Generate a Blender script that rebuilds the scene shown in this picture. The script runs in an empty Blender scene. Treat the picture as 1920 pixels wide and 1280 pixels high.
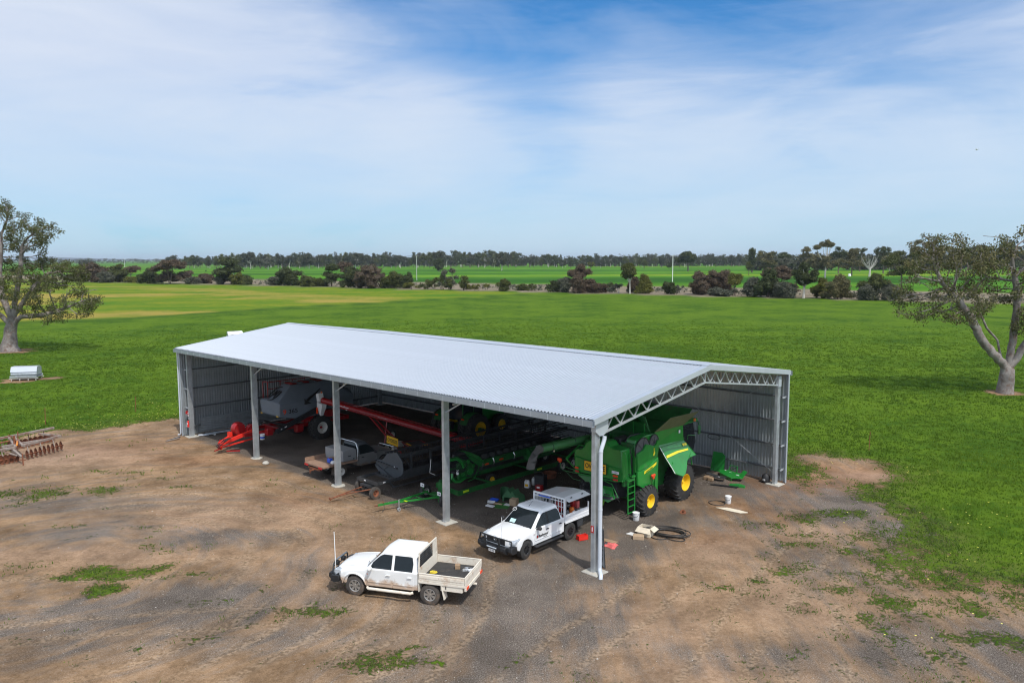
import bpy, bmesh, math, random
import numpy as np
from mathutils import Vector, Matrix, Euler, kdtree, noise as mnoise
R = math.radians
rnd = random.Random(7)
scene = bpy.context.scene
COL = scene.collection

# ---------------------------------------------------------------- camera
cam_d = bpy.data.cameras.new('camera'); cam = bpy.data.objects.new('camera', cam_d); COL.objects.link(cam)
cam.location = (0, 0, 12.831); cam.rotation_euler = (R(90) - 0.10523, 0.00232, 0)
cam_d.sensor_width = 36; cam_d.lens = 36 * 1458.46 / 1920
cam_d.clip_start = 0.5; cam_d.clip_end = 30000
scene.camera = cam

# ---------------------------------------------------------------- light, sky, exposure
SUN = Vector((0.323, -0.607, 1.0)).normalized()
sun_el = math.asin(SUN.z); sun_az = math.atan2(SUN.x, SUN.y)
sl = bpy.data.lights.new('sun', 'SUN'); sl.energy = 3.6; sl.angle = R(0.9); sl.color = (1.0, 0.955, 0.88)
so = bpy.data.objects.new('sun', sl); COL.objects.link(so); so.rotation_euler = SUN.to_track_quat('Z', 'Y').to_euler()
so.location = (30, -40, 60)
w = bpy.data.worlds.new('World'); scene.world = w; w.use_nodes = True
wn, wl = w.node_tree.nodes, w.node_tree.links
wn.clear()

def N(t, typ, **kw):
    n = t.nodes.new(typ)
    for k, v in kw.items():
        if k.startswith('i_'):
            key = k[2:].replace('_', ' ')
            n.inputs[int(key) if key.isdigit() else key].default_value = v
        else: setattr(n, k, v)
    return n
def ramp(t, fac, stops, interp='LINEAR'):
    r = t.nodes.new('ShaderNodeValToRGB'); r.color_ramp.interpolation = interp
    els = r.color_ramp.elements
    while len(els) < len(stops): els.new(0.5)
    for e, (p, c) in zip(els, stops):
        e.position = p
        e.color = c if isinstance(c, tuple) and len(c) == 4 else ((*c, 1) if isinstance(c, tuple) else (c, c, c, 1))
    t.links.new(fac, r.inputs[0]); return r.outputs[0]
def math_(t, op, a, b=None, c=None, clamp=False):
    m = t.nodes.new('ShaderNodeMath'); m.operation = op; m.use_clamp = clamp
    for i, v in enumerate((a, b, c)):
        if v is None: continue
        if isinstance(v, (int, float)): m.inputs[i].default_value = v
        else: t.links.new(v, m.inputs[i])
    return m.outputs[0]
def mixc(t, fac, a, b, mode='MIX'):
    m = t.nodes.new('ShaderNodeMix'); m.data_type = 'RGBA'; m.blend_type = mode
    for key, v in ((0, fac), (6, a), (7, b)):
        if isinstance(v, (int, float)): m.inputs[key].default_value = v if key == 0 else (v, v, v, 1)
        elif isinstance(v, tuple): m.inputs[key].default_value = (*v, 1) if len(v) == 3 else v
        else: t.links.new(v, m.inputs[key])
    return m.outputs[2]
def noise_(t, vec, scale, detail=4, rough=0.55, dist=0.0, out=0):
    n = t.nodes.new('ShaderNodeTexNoise'); n.inputs['Scale'].default_value = scale
    n.inputs['Detail'].default_value = detail; n.inputs['Roughness'].default_value = rough
    n.inputs['Distortion'].default_value = dist
    if vec is not None: t.links.new(vec, n.inputs['Vector'])
    return n.outputs[out]
def vmap(t, vec, scale=(1, 1, 1), rot=(0, 0, 0), loc=(0, 0, 0)):
    m = t.nodes.new('ShaderNodeMapping'); m.inputs['Scale'].default_value = scale
    m.inputs['Rotation'].default_value = rot; m.inputs['Location'].default_value = loc
    t.links.new(vec, m.inputs['Vector']); return m.outputs[0]

T = w.node_tree
sky = N(T, 'ShaderNodeTexSky', sky_type='NISHITA', sun_disc=False, sun_elevation=sun_el, sun_rotation=sun_az, altitude=200, air_density=1.0, dust_density=0.6, ozone_density=2.2)
tc = N(T, 'ShaderNodeTexCoord')
sep = N(T, 'ShaderNodeSeparateXYZ'); T.links.new(tc.outputs['Generated'], sep.inputs[0])
# cirrus sheet on a flat layer overhead: direction projected to a plane, stretched by wind
zz = math_(T, 'ADD', math_(T, 'MAXIMUM', sep.outputs[2], 0.0), 0.16)
cx = math_(T, 'DIVIDE', sep.outputs[0], zz); cy = math_(T, 'DIVIDE', sep.outputs[1], zz)
cmb = N(T, 'ShaderNodeCombineXYZ'); T.links.new(cx, cmb.inputs[0]); T.links.new(cy, cmb.inputs[1])
cv = vmap(T, tc.outputs['Generated'], (1.0, 1.0, 3.2), (0, R(-16), 0), (3.1, 1.7, 0.4))
c1 = noise_(T, cv, 3.2, 10, 0.60, 0.9)
cv2 = vmap(T, tc.outputs['Generated'], (1, 1, 2.2), (0, R(14), 0), (0.9, 4.2, 0))
c2 = noise_(T, cv2, 1.7, 3, 0.5, 0.3)
cv3 = vmap(T, tc.outputs['Generated'], (1, 1, 7), (0, R(-7), R(10)), (1.1, 0.2, 0))
c3 = noise_(T, cv3, 4.5, 8, 0.62, 0.6)
cl = math_(T, 'ADD', math_(T, 'MULTIPLY', c1, 0.55), math_(T, 'ADD', math_(T, 'MULTIPLY', c2, 0.75), math_(T, 'MULTIPLY', c3, 0.3)))
# the veil thins towards one quarter of the sky (the blue gap), thick elsewhere
def lump(dx, dy, dz, rad, amt):
    v = Vector((dx, dy, dz)).normalized()
    dn = N(T, 'ShaderNodeVectorMath', operation='DISTANCE'); T.links.new(tc.outputs['Generated'], dn.inputs[0]); dn.inputs[1].default_value = v
    s = N(T, 'ShaderNodeMapRange', interpolation_type='SMOOTHSTEP', i_1=0.0, i_2=rad, i_3=amt, i_4=0.0); T.links.new(dn.outputs['Value'], s.inputs[0])
    return s.outputs[0]
SKYGAPS = [(0.34, 0.86, 0.36, 0.30, 0.40), (0.04, 0.90, 0.38, 0.36, 0.54), (-0.22, 0.90, 0.35, 0.28, 0.42), (0.02, 0.97, 0.22, 0.15, 0.16), (0.60, 0.70, 0.45, 0.30, 0.12), (0.1, 0.62, 0.78, 0.75, 0.50)]
gap = None
for g in SKYGAPS:
    l_ = lump(*g); gap = l_ if gap is None else math_(T, 'ADD', gap, l_)
cl = math_(T, 'SUBTRACT', cl, gap)
cov = ramp(T, cl, [(0.22, 0.03), (0.48, 0.36), (0.72, 0.78), (0.95, 0.93)], 'LINEAR')
# towards the horizon the veil merges to an even milky blue
hz = ramp(T, sep.outputs[2], [(0.0, 0.92), (0.06, 0.92), (0.16, 1.0)])
cov = math_(T, 'MULTIPLY', cov, hz)
ccol = ramp(T, sep.outputs[2], [(0.0, (6.5, 8.0, 9.4)), (0.10, (6.9, 8.1, 9.5)), (0.22, (7.6, 8.3, 9.6)), (1.0, (7.4, 8.2, 9.6))])
# broad cirrus glow round the sun, out of view, added to lift the fill light
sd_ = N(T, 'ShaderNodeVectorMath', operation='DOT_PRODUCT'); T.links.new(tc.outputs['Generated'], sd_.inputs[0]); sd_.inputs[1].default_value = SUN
fill_glow = math_(T, 'POWER', math_(T, 'MULTIPLY', math_(T, 'ADD', sd_.outputs['Value'], 1.0), 0.5), 4.0)
ccol = mixc(T, 1.0, ccol, math_(T, 'ADD', math_(T, 'MULTIPLY', fill_glow, 1.0), 1.0), 'MULTIPLY')
skyb = mixc(T, 1.0, sky.outputs[0], (0.25, 0.92, 1.42), 'MULTIPLY')
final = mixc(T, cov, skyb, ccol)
bg = N(T, 'ShaderNodeBackground'); bg.inputs['Strength'].default_value = 0.1
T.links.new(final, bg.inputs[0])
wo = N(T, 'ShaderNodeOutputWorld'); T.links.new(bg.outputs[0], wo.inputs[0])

vs = scene.view_settings
vs.view_transform = 'Standard'; vs.look = 'None'; vs.exposure = -0.06; vs.gamma = 1.0; vs.use_curve_mapping = False
scene.cycles.filter_width = 1.15; scene.cycles.max_bounces = 6; scene.cycles.diffuse_bounces = 3; scene.cycles.glossy_bounces = 3
scene.cycles.transparent_max_bounces = 8

# ---------------------------------------------------------------- frames
YAW = -0.74884; OX, OY = 3.3867, 30.7974
MS = Matrix.Translation((OX, OY, 0)) @ Matrix.Rotation(YAW, 4, 'Z')      # shed frame: x along the front (right +), y into the shed
def S(a, b, z=0): return MS @ Vector((a, b, z))

# ---------------------------------------------------------------- mesh builder
class MB:
    def __init__(s, m=None): s.v = []; s.f = []; s.m = m or Matrix.Identity(4)
    def add(s, vs, fs, m=None):
        o = len(s.v); M = s.m @ m if m is not None else s.m
        s.v.extend([tuple(M @ Vector(p)) for p in vs]); s.f.extend([tuple(i + o for i in f) for f in fs]); return s
    def box(s, c, d, rot=None, m=None, ch=0.0):
        x, y, z = d[0] / 2, d[1] / 2, d[2] / 2
        M = Matrix.Translation(c)
        if rot is not None: M = M @ (Euler(rot).to_matrix().to_4x4() if not isinstance(rot, Matrix) else rot.to_4x4())
        if m is not None: M = m @ M
        if ch <= 0:
            vs = [(i, j, k) for i in (-x, x) for j in (-y, y) for k in (-z, z)]
            fs = [(0, 1, 3, 2), (4, 6, 7, 5), (0, 4, 5, 1), (2, 3, 7, 6), (0, 2, 6, 4), (1, 5, 7, 3)]
            return s.add(vs, fs, M)
        ch = min(ch, x * .9, y * .9, z * .9)
        prof = [(-y + ch, -z), (y - ch, -z), (y, -z + ch), (y, z - ch), (y - ch, z), (-y + ch, z), (-y, z - ch), (-y, -z + ch)]
        def ring(xx, k): return [(xx, p[0] * (1 - k / y) if abs(p[0]) > 0 else 0, p[1] * (1 - k / z)) for p in prof]
        return s.loft([ring(-x, ch), ring(-x + ch, 0), ring(x - ch, 0), ring(x, ch)], True, True, M)
    def loft(s, secs, closed=True, cap=True, m=None):
        n = len(secs[0]); vs = [p for q in secs for p in q]; fs = []
        for i in range(len(secs) - 1):
            for j in range(n if closed else n - 1):
                k = (j + 1) % n
                fs.append((i * n + j, i * n + k, (i + 1) * n + k, (i + 1) * n + j))
        if cap: fs.append(tuple(range(n))[::-1]); fs.append(tuple((len(secs) - 1) * n + j for j in range(n)))
        return s.add(vs, fs, m)
    def prism(s, pts, t0, t1, axis='y', m=None):
        def mp(p, t): return {'y': (p[0], t, p[1]), 'z': (p[0], p[1], t), 'x': (t, p[0], p[1])}[axis]
        return s.loft([[mp(p, t0) for p in pts], [mp(p, t1) for p in pts]], True, True, m)
    def tube(s, pts, r, n=8, cap=True, m=None, closed=False):
        pts = [Vector(p) for p in pts]; L = len(pts)
        rr = r if isinstance(r, (list, tuple)) else [r] * L
        t0 = (pts[1] - pts[0]).normalized(); up = Vector((0, 0, 1)) if abs(t0.z) < .9 else Vector((1, 0, 0))
        u = t0.cross(up).normalized(); secs = []
        for i in range(L):
            if closed: t = (pts[(i + 1) % L] - pts[i - 1])
            else: t = pts[min(i + 1, L - 1)] - pts[max(i - 1, 0)]
            t = t.normalized() if t.length > 1e-9 else t0
            u = (u - t * u.dot(t)).normalized(); v = t.cross(u)
            secs.append([tuple(pts[i] + (u * math.cos(2 * math.pi * j / n) + v * math.sin(2 * math.pi * j / n)) * rr[i]) for j in range(n)])
        if closed: secs.append(secs[0]); cap = False
        return s.loft(secs, True, cap, m)
    def cyl(s, p0, p1, r0, r1=None, n=12, cap=True, m=None):
        return s.tube([p0, p1], [r0, r0 if r1 is None else r1], n, cap, m)
    def bar(s, p0, p1, wd, ht=None, m=None, up=(0, 0, 1)):
        ht = ht or wd; p0, p1 = Vector(p0), Vector(p1); t = (p1 - p0); L = t.length; t.normalize(); up = Vector(up)
        if abs(t.dot(up)) > .98: up = Vector((1, 0, 0)) if abs(t.x) < .9 else Vector((0, 1, 0))
        y = up.cross(t).normalized(); z = t.cross(y)
        M = Matrix(((t.x, y.x, z.x), (t.y, y.y, z.y), (t.z, y.z, z.z)))
        return s.box((p0 + p1) / 2, (L, wd, ht), M, m)
    def lathe(s, prof, m=None, n=24, axis='z', cap=False, a0=0, a1=2 * math.pi):
        full = abs(a1 - a0 - 2 * math.pi) < 1e-6; k = n if full else n + 1; secs = []
        for r, h in prof:
            ring = []
            for j in range(k):
                a = a0 + (a1 - a0) * j / n; c, q = r * math.cos(a), r * math.sin(a)
                ring.append({'z': (c, q, h), 'y': (c, h, q), 'x': (h, c, q)}[axis])
            secs.append(ring)
        return s.loft(secs, full, cap, m)
    def quad(s, a, b, c, d, m=None): return s.add([a, b, c, d], [(0, 1, 2, 3)], m)
    def mesh(s, name):
        me = bpy.data.meshes.new(name); me.from_pydata(s.v, [], s.f); me.update(); return me

def fix(me, smooth=35, recalc=True):
    if recalc:
        bm = bmesh.new(); bm.from_mesh(me); bmesh.ops.recalc_face_normals(bm, faces=bm.faces); bm.to_mesh(me); bm.free()
    if smooth:
        me.polygons.foreach_set('use_smooth', [True] * len(me.polygons)); me.set_sharp_from_angle(angle=R(smooth))
    me.update()
def obj(name, mb, mat, parent=None, bevel=0, smooth=35, seg=2, recalc=True, loc=None, rotz=None):
    me = mb.mesh(name) if isinstance(mb, MB) else mb
    if mat is not None and not me.materials: me.materials.append(mat)
    if isinstance(mb, MB): fix(me, smooth, recalc)
    o = bpy.data.objects.new(name, me); COL.objects.link(o)
    if parent is not None: o.parent = parent
    if loc is not None: o.location = loc
    if rotz is not None: o.rotation_euler = (0, 0, rotz)
    if bevel:
        b = o.modifiers.new('bevel', 'BEVEL'); b.width = bevel; b.segments = seg; b.limit_method = 'ANGLE'; b.angle_limit = R(40)
        b.harden_normals = False
    return o
def tag(o, label, cat, group=None, kind=None):
    if label: o['label'] = label
    if cat: o['category'] = cat
    if group: o['group'] = group
    if kind: o['kind'] = kind
    return o
def thing(name, label, cat, loc=(0, 0, 0), rotz=0, group=None):
    o = bpy.data.objects.new(name, None); COL.objects.link(o); o.location = loc; o.rotation_euler = (0, 0, rotz)
    o.empty_display_size = .3
    return tag(o, label, cat, group)
def kids(o): return [c for c in bpy.data.objects if c.parent == o]
def dup(root, loc=None, rotz=None, label=None, group=None, parent=None, scale=None, ch=None):
    r = root.copy(); COL.objects.link(r)
    if parent is not None: r.parent = parent
    if loc is not None: r.location = loc
    if rotz is not None: r.rotation_euler = (0, 0, rotz)
    if scale is not None: r.scale = scale
    if label: r['label'] = label
    if group: r['group'] = group
    for c in (ch if ch is not None else kids(root)):
        d = c.copy(); COL.objects.link(d); d.parent = r
        for g in (kids(c) if ch is None else []):
            e = g.copy(); COL.objects.link(e); e.parent = d
    return r
def text_mesh(name, s, size, mat, parent, M, ext=0.002, sx=1.0, align='CENTER', shear=0, bold=0.0):
    cu = bpy.data.curves.new(name, 'FONT'); cu.body = s; cu.size = size; cu.extrude = ext; cu.align_x = align; cu.align_y = 'CENTER'; cu.shear = shear
    cu.offset = bold; cu.resolution_u = 3
    t = bpy.data.objects.new(name, cu); COL.objects.link(t)
    dg = bpy.context.evaluated_depsgraph_get(); me = bpy.data.meshes.new_from_object(t.evaluated_get(dg))
    bpy.data.objects.remove(t); bpy.data.curves.remove(cu)
    me.transform(M @ Matrix.Diagonal((sx, 1, 1, 1))); me.name = name; me.materials.clear(); me.materials.append(mat)
    o = bpy.data.objects.new(name, me); COL.objects.link(o); o.parent = parent; return o

# ---------------------------------------------------------------- materials
def pbr(name, col, rough=0.5, metal=0.0, var=0.12, vs_=3.0, dirt=None, dirt_amt=0.0, dirt_top=None, bump=0.0, bs=40, coat=0.0, streak=None, spec=None, speck=None):
    m = bpy.data.materials.new(name); m.use_nodes = True; t = m.node_tree; t.nodes.clear()
    b = N(t, 'ShaderNodeBsdfPrincipled'); o = N(t, 'ShaderNodeOutputMaterial'); t.links.new(b.outputs[0], o.inputs[0])
    tcn = N(t, 'ShaderNodeTexCoord'); oc = tcn.outputs['Object']
    n1 = noise_(t, oc, vs_, 5, 0.6)
    lo = tuple(c * (1 - var) for c in col); hi = tuple(min(1, c * (1 + var)) for c in col)
    c = ramp(t, n1, [(0.3, lo), (0.7, hi)])
    if streak:
        n3 = noise_(t, vmap(t, oc, streak), 6, 4, 0.6)
        c = mixc(t, math_(t, 'MULTIPLY', ramp(t, n3, [(0.4, 0.0), (0.75, 1.0)]), 0.5), c, tuple(x * 0.72 for x in col))
    if speck:
        n5 = noise_(t, oc, speck[1], 2, 0.5)
        c = mixc(t, ramp(t, n5, [(speck[2], 0.0), (speck[2] + .03, 1.0)]), c, speck[0])
    r_ = rough
    if dirt:
        n2 = noise_(t, oc, 2.3, 7, 0.68)
        f = n2
        if dirt_top is not None:
            sp = N(t, 'ShaderNodeSeparateXYZ'); t.links.new(oc, sp.inputs[0])
            mr = N(t, 'ShaderNodeMapRange', i_1=dirt_top[0], i_2=dirt_top[1], i_3=0.42, i_4=-0.35); mr.clamp = True; t.links.new(sp.outputs[2], mr.inputs[0])
            f = math_(t, 'ADD', n2, mr.outputs[0])
        f = ramp(t, f, [(0.62 - dirt_amt * .35, 0.0), (0.82 - dirt_amt * .35, 1.0)])
        c = mixc(t, math_(t, 'MULTIPLY', f, 0.85), c, dirt)
        rr = N(t, 'ShaderNodeMapRange', i_3=rough, i_4=0.9); t.links.new(f, rr.inputs[0]); t.links.new(rr.outputs[0], b.inputs['Roughness'])
    else: b.inputs['Roughness'].default_value = rough
    t.links.new(c, b.inputs['Base Color'])
    b.inputs['Metallic'].default_value = metal
    if coat: b.inputs['Coat Weight'].default_value = coat; b.inputs['Coat Roughness'].default_value = 0.08
    if spec is not None: b.inputs['Specular IOR Level'].default_value = spec
    if bump:
        bn = noise_(t, oc, bs, 4, 0.6); bp = N(t, 'ShaderNodeBump'); bp.inputs['Strength'].default_value = bump; bp.inputs['Distance'].default_value = 0.02
        t.links.new(bn, bp.inputs['Height']); t.links.new(bp.outputs[0], b.inputs['Normal'])
    return m
DUST = (0.33, 0.21, 0.12)
M = {}
M['zinc_roof'] = pbr('zinc_roof', (0.56, 0.58, 0.60), 0.31, 0.66, 0.04, 1.5)
M['zinc'] = pbr('galvanised_steel', (0.46, 0.49, 0.51), 0.45, 0.55, 0.22, 2.5, streak=(1, 1, .1))
M['zinc_wall'] = pbr('zinc_wall', (0.50, 0.54, 0.56), 0.31, 0.66, 0.14, 1.2, streak=(1, 1, .08))
M['girt'] = pbr('shaded_girt_steel', (0.16, 0.17, 0.18), 0.5, 0.5, 0.2, 2)  # girts and purlins: galvanised steel with the shade under the roof put into its colour
M['flashing'] = pbr('flashing', (0.50, 0.54, 0.58), 0.45, 0.35, 0.06, 1.0)
M['gutter'] = pbr('gutter_steel', (0.36, 0.40, 0.44), 0.45, 0.5, 0.08, 1.0)
M['truss'] = pbr('truss_steel', (0.55, 0.58, 0.61), 0.45, 0.5, 0.12, 2)
M['concrete'] = pbr('concrete_pad', (0.43, 0.41, 0.36), 0.9, 0, 0.2, 5, dirt=DUST, dirt_amt=0.2, bump=.5, bs=25)
M['pvc'] = pbr('white_pvc', (0.52, 0.56, 0.61), 0.32, 0, 0.03, 2)
M['white_clean'] = pbr('white_paint', (0.80, 0.81, 0.82), 0.22, 0, 0.015, 1, dirt=DUST, dirt_amt=-0.25, dirt_top=(.3, .75), coat=.6)
M['white_dusty'] = pbr('dusty_white_paint', (0.76, 0.765, 0.75), 0.35, 0, 0.03, 1.5, dirt=(0.44, 0.29, 0.18), dirt_amt=.16, dirt_top=(.48, 1.12), coat=.3)
M['cream_tray'] = pbr('worn_cream_tray', (0.72, 0.66, 0.56), 0.55, 0, 0.06, 3, dirt=(0.40, 0.21, 0.10), dirt_amt=0.26, speck=((0.30, .12, .05), 26, .72))
M['glass'] = pbr('dark_glass', (0.012, 0.017, 0.02), 0.06, 0, 0.3, 1, spec=.35)
M['tyre'] = pbr('tyre_rubber', (0.030, 0.029, 0.028), 0.75, 0, 0.25, 6, dirt=(0.12, 0.085, 0.055), dirt_amt=0.12)
M['tyre_dirty'] = pbr('dusty_tyre', (0.07, 0.06, 0.052), 0.85, 0, 0.3, 6, dirt=(0.22, 0.15, 0.10), dirt_amt=0.25)
M['alloy'] = pbr('alloy_rim', (0.45, 0.43, 0.40), 0.35, 0.7, 0.1, 4, dirt=(0.30, 0.2, 0.13), dirt_amt=.2)
M['black_metal'] = pbr('black_steel', (0.018, 0.019, 0.021), 0.42, 0, 0.25, 5)
M['black_plastic'] = pbr('black_plastic', (0.022, 0.022, 0.024), 0.6, 0, 0.2, 6)
M['dark_frame'] = pbr('dark_grey_steel', (0.045, 0.047, 0.05), 0.55, 0.2, 0.3, 4, dirt=(0.16, 0.11, 0.07), dirt_amt=0.1)
M['chrome'] = pbr('bright_steel', (0.72, 0.73, 0.74), 0.25, 0.9, 0.08, 4)
M['lamp_glass'] = pbr('lamp_glass', (0.55, 0.60, 0.66), 0.12, 0.3, 0.2, 12)
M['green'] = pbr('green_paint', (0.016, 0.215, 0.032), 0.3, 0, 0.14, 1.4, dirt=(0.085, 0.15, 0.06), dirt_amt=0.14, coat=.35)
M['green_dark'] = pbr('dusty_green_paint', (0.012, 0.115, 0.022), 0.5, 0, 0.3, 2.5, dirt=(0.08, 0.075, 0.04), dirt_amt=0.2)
M['green_light'] = pbr('light_green_tube', (0.055, 0.20, 0.065), 0.4, 0, 0.1, 1.5, dirt=(0.12, 0.13, 0.08), dirt_amt=.12)
M['lime'] = pbr('lime_guard', (0.16, 0.38, 0.03), 0.45, 0, 0.1, 2)
M['khaki'] = pbr('olive_panel', (0.12, 0.13, 0.065), 0.6, 0, 0.15, 2)
M['yellow'] = pbr('yellow_rim', (0.78, 0.50, 0.018), 0.38, 0, 0.06, 3, dirt=(0.3, 0.17, 0.05), dirt_amt=.0)
M['yellow_stripe'] = pbr('yellow_stripe', (0.82, 0.66, 0.03), 0.4, 0, 0.04, 3)
M['sign_yellow'] = pbr('sign_yellow', (0.80, 0.45, 0.015), 0.5, 0, 0.05, 3)
M['red'] = pbr('red_paint', (0.30, 0.008, 0.010), 0.35, 0, 0.12, 2, dirt=(0.14, 0.05, 0.035), dirt_amt=.06, coat=.2)
M['red_bright'] = pbr('bright_red', (0.72, 0.03, 0.018), 0.4, 0, 0.1, 4)
M['red_lens'] = pbr('red_lens', (0.78, 0.07, 0.02), 0.2, 0, 0.05, 4)
M['orange'] = pbr('orange_plastic', (0.80, 0.19, 0.02), 0.4, 0, 0.08, 4)
M['amber'] = pbr('amber_lens', (0.85, 0.30, 0.03), 0.3, 0, 0.05, 4)
M['rim_white'] = pbr('rim_white', (0.58, 0.56, 0.51), 0.5, 0, 0.1, 3, dirt=(0.25, 0.17, 0.11), dirt_amt=.1)
M['tank_grey'] = pbr('grey_poly_tank', (0.15, 0.175, 0.205), 0.5, 0, 0.08, 1.5)
M['silver_dusty'] = pbr('dusty_silver_paint', (0.20, 0.20, 0.195), 0.42, 0.15, 0.08, 2, dirt=(0.20, 0.13, 0.085), dirt_amt=0.08, dirt_top=(.4, .95))
M['dark_roof_paint'] = pbr('dark_vehicle_roof', (0.075, 0.085, 0.095), 0.4, 0.1, 0.1, 2)
M['grey_box'] = pbr('grey_toolbox', (0.27, 0.275, 0.28), 0.5, 0.2, 0.06, 2)
M['rust'] = pbr('rusty_steel', (0.19, 0.065, 0.03), 0.85, 0, 0.4, 6, dirt=(0.10, 0.035, 0.02), dirt_amt=.2)
M['worn_grey'] = pbr('weathered_grey_paint', (0.26, 0.22, 0.19), 0.8, 0, 0.2, 4, dirt=(0.17, 0.075, 0.042), dirt_amt=.48)
M['timber'] = pbr('weathered_timber', (0.30, 0.20, 0.12), 0.9, 0, 0.25, 6)
M['deck'] = pbr('rusty_deck', (0.27, 0.17, 0.12), 0.8, 0, 0.2, 5, dirt=DUST, dirt_amt=.3)
M['rubber_mat'] = pbr('tray_floor', (0.035, 0.033, 0.031), 0.8, 0, 0.3, 5, dirt=(0.15, 0.11, 0.08), dirt_amt=.12, bump=.6, bs=60)
M['blue'] = pbr('blue_plastic', (0.03, 0.10, 0.55), 0.4, 0, 0.1, 4)
M['white_plastic'] = pbr('white_plastic', (0.78, 0.78, 0.77), 0.45, 0, 0.04, 4)
M['pink_red'] = pbr('faded_red_cloth', (0.62, 0.13, 0.12), 0.85, 0, 0.2, 9)
M['cardboard'] = pbr('cardboard', (0.42, 0.30, 0.19), 0.85, 0, 0.12, 6)
M['card_light'] = pbr('pale_carton', (0.66, 0.58, 0.45), 0.85, 0, 0.12, 6)
M['rope_yellow'] = pbr('yellow_rope', (0.75, 0.58, 0.05), 0.8, 0, 0.1, 20)
M['hose'] = pbr('black_hose', (0.03, 0.028, 0.026), 0.6, 0, 0.2, 10, dirt=(0.14, .1, .07), dirt_amt=.1)
M['screen'] = pbr('screen_mesh', (0.10, 0.10, 0.105), 0.7, 0.2, 0.1, 30)
M['black_print'] = pbr('black_print', (0.015, 0.015, 0.015), 0.5, 0, 0.1, 4)
M['white_print'] = pbr('white_print', (0.8, 0.8, 0.8), 0.5, 0, 0.02, 4)
M['red_print'] = pbr('red_print', (0.45, 0.02, 0.02), 0.5, 0, 0.1, 4)
M['pole_timber'] = pbr('pole_timber', (0.38, 0.42, 0.36), 0.85, 0, 0.15, 2)
M['pole_pale'] = pbr('pole_pale', (0.66, 0.68, 0.64), 0.8, 0, 0.08, 2)
M['green_turf'] = pbr('green_mat', (0.04, 0.17, 0.03), 0.85, 0, 0.2, 12)
M['green_bin'] = pbr('green_plastic_cover', (0.045, 0.14, 0.06), 0.5, 0, 0.12, 4)
# ================================================================ GROUND
def vnoise(x, y, seed=0):
    xi = np.floor(x).astype(np.int64); yi = np.floor(y).astype(np.int64); xf = x - xi; yf = y - yi
    def h(i, j):
        n = (i * 374761393 + j * 668265263 + seed * 1442695041) & 0x7fffffff
        n = ((n ^ (n >> 13)) * 1274126177) & 0x7fffffff
        return ((n ^ (n >> 16)) & 0xffff) / 65535.0
    u = xf * xf * (3 - 2 * xf); v = yf * yf * (3 - 2 * yf)
    return (h(xi, yi) * (1 - u) + h(xi + 1, yi) * u) * (1 - v) + (h(xi, yi + 1) * (1 - u) + h(xi + 1, yi + 1) * u) * v
def fbm(x, y, s, o=4, seed=0):
    a, t, f = 1.0, 0.0, 0.0
    for i in range(o):
        t += a * vnoise(x / s * 2 ** i, y / s * 2 ** i, seed + i); f += a; a *= 0.55
    return t / f
def sstep(a, b, x): t = np.clip((x - a) / (b - a), 0, 1); return t * t * (3 - 2 * t)
def sw(a, b): v = S(a, b); return (v.x, v.y)
DIRT = [(-110, 12), (-62, 32), (-45, 43), (-34.3, 51), (-35.4, 56.3), (-34.2, 58.2), (-32, 57.8), (-30.6, 60.8), (-27.7, 62.4), sw(-39, 3), sw(-39.2, 19.2), sw(-20, 18.9), sw(1.2, 19.4),
        (18.5, 50.3), (20.6, 49.6), (22.6, 48.7), (24, 46), (23.3, 44.2), (21.1, 43.2), (19.5, 42), (20.1, 39.6), (20.3, 38.3), (19.5, 34.9), (17, 32.3), (19.4, 30.6), (20.5, 28.6), (34, 12), (34, -25), (-110, -25)]
def polysd(x, y, poly):
    d = np.full(x.shape, 1e9); ins = np.zeros(x.shape, bool); n = len(poly)
    for i in range(n):
        x0, y0 = poly[i]; x1, y1 = poly[(i + 1) % n]; ex, ey = x1 - x0, y1 - y0
        t = np.clip(((x - x0) * ex + (y - y0) * ey) / (ex * ex + ey * ey), 0, 1)
        d = np.minimum(d, np.hypot(x - x0 - t * ex, y - y0 - t * ey))
        c = ((y0 > y) != (y1 > y)) & (x < (x1 - x0) * (y - y0) / (y1 - y0 + 1e-12) + x0); ins ^= c
    return np.where(ins, -d, d)
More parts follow.
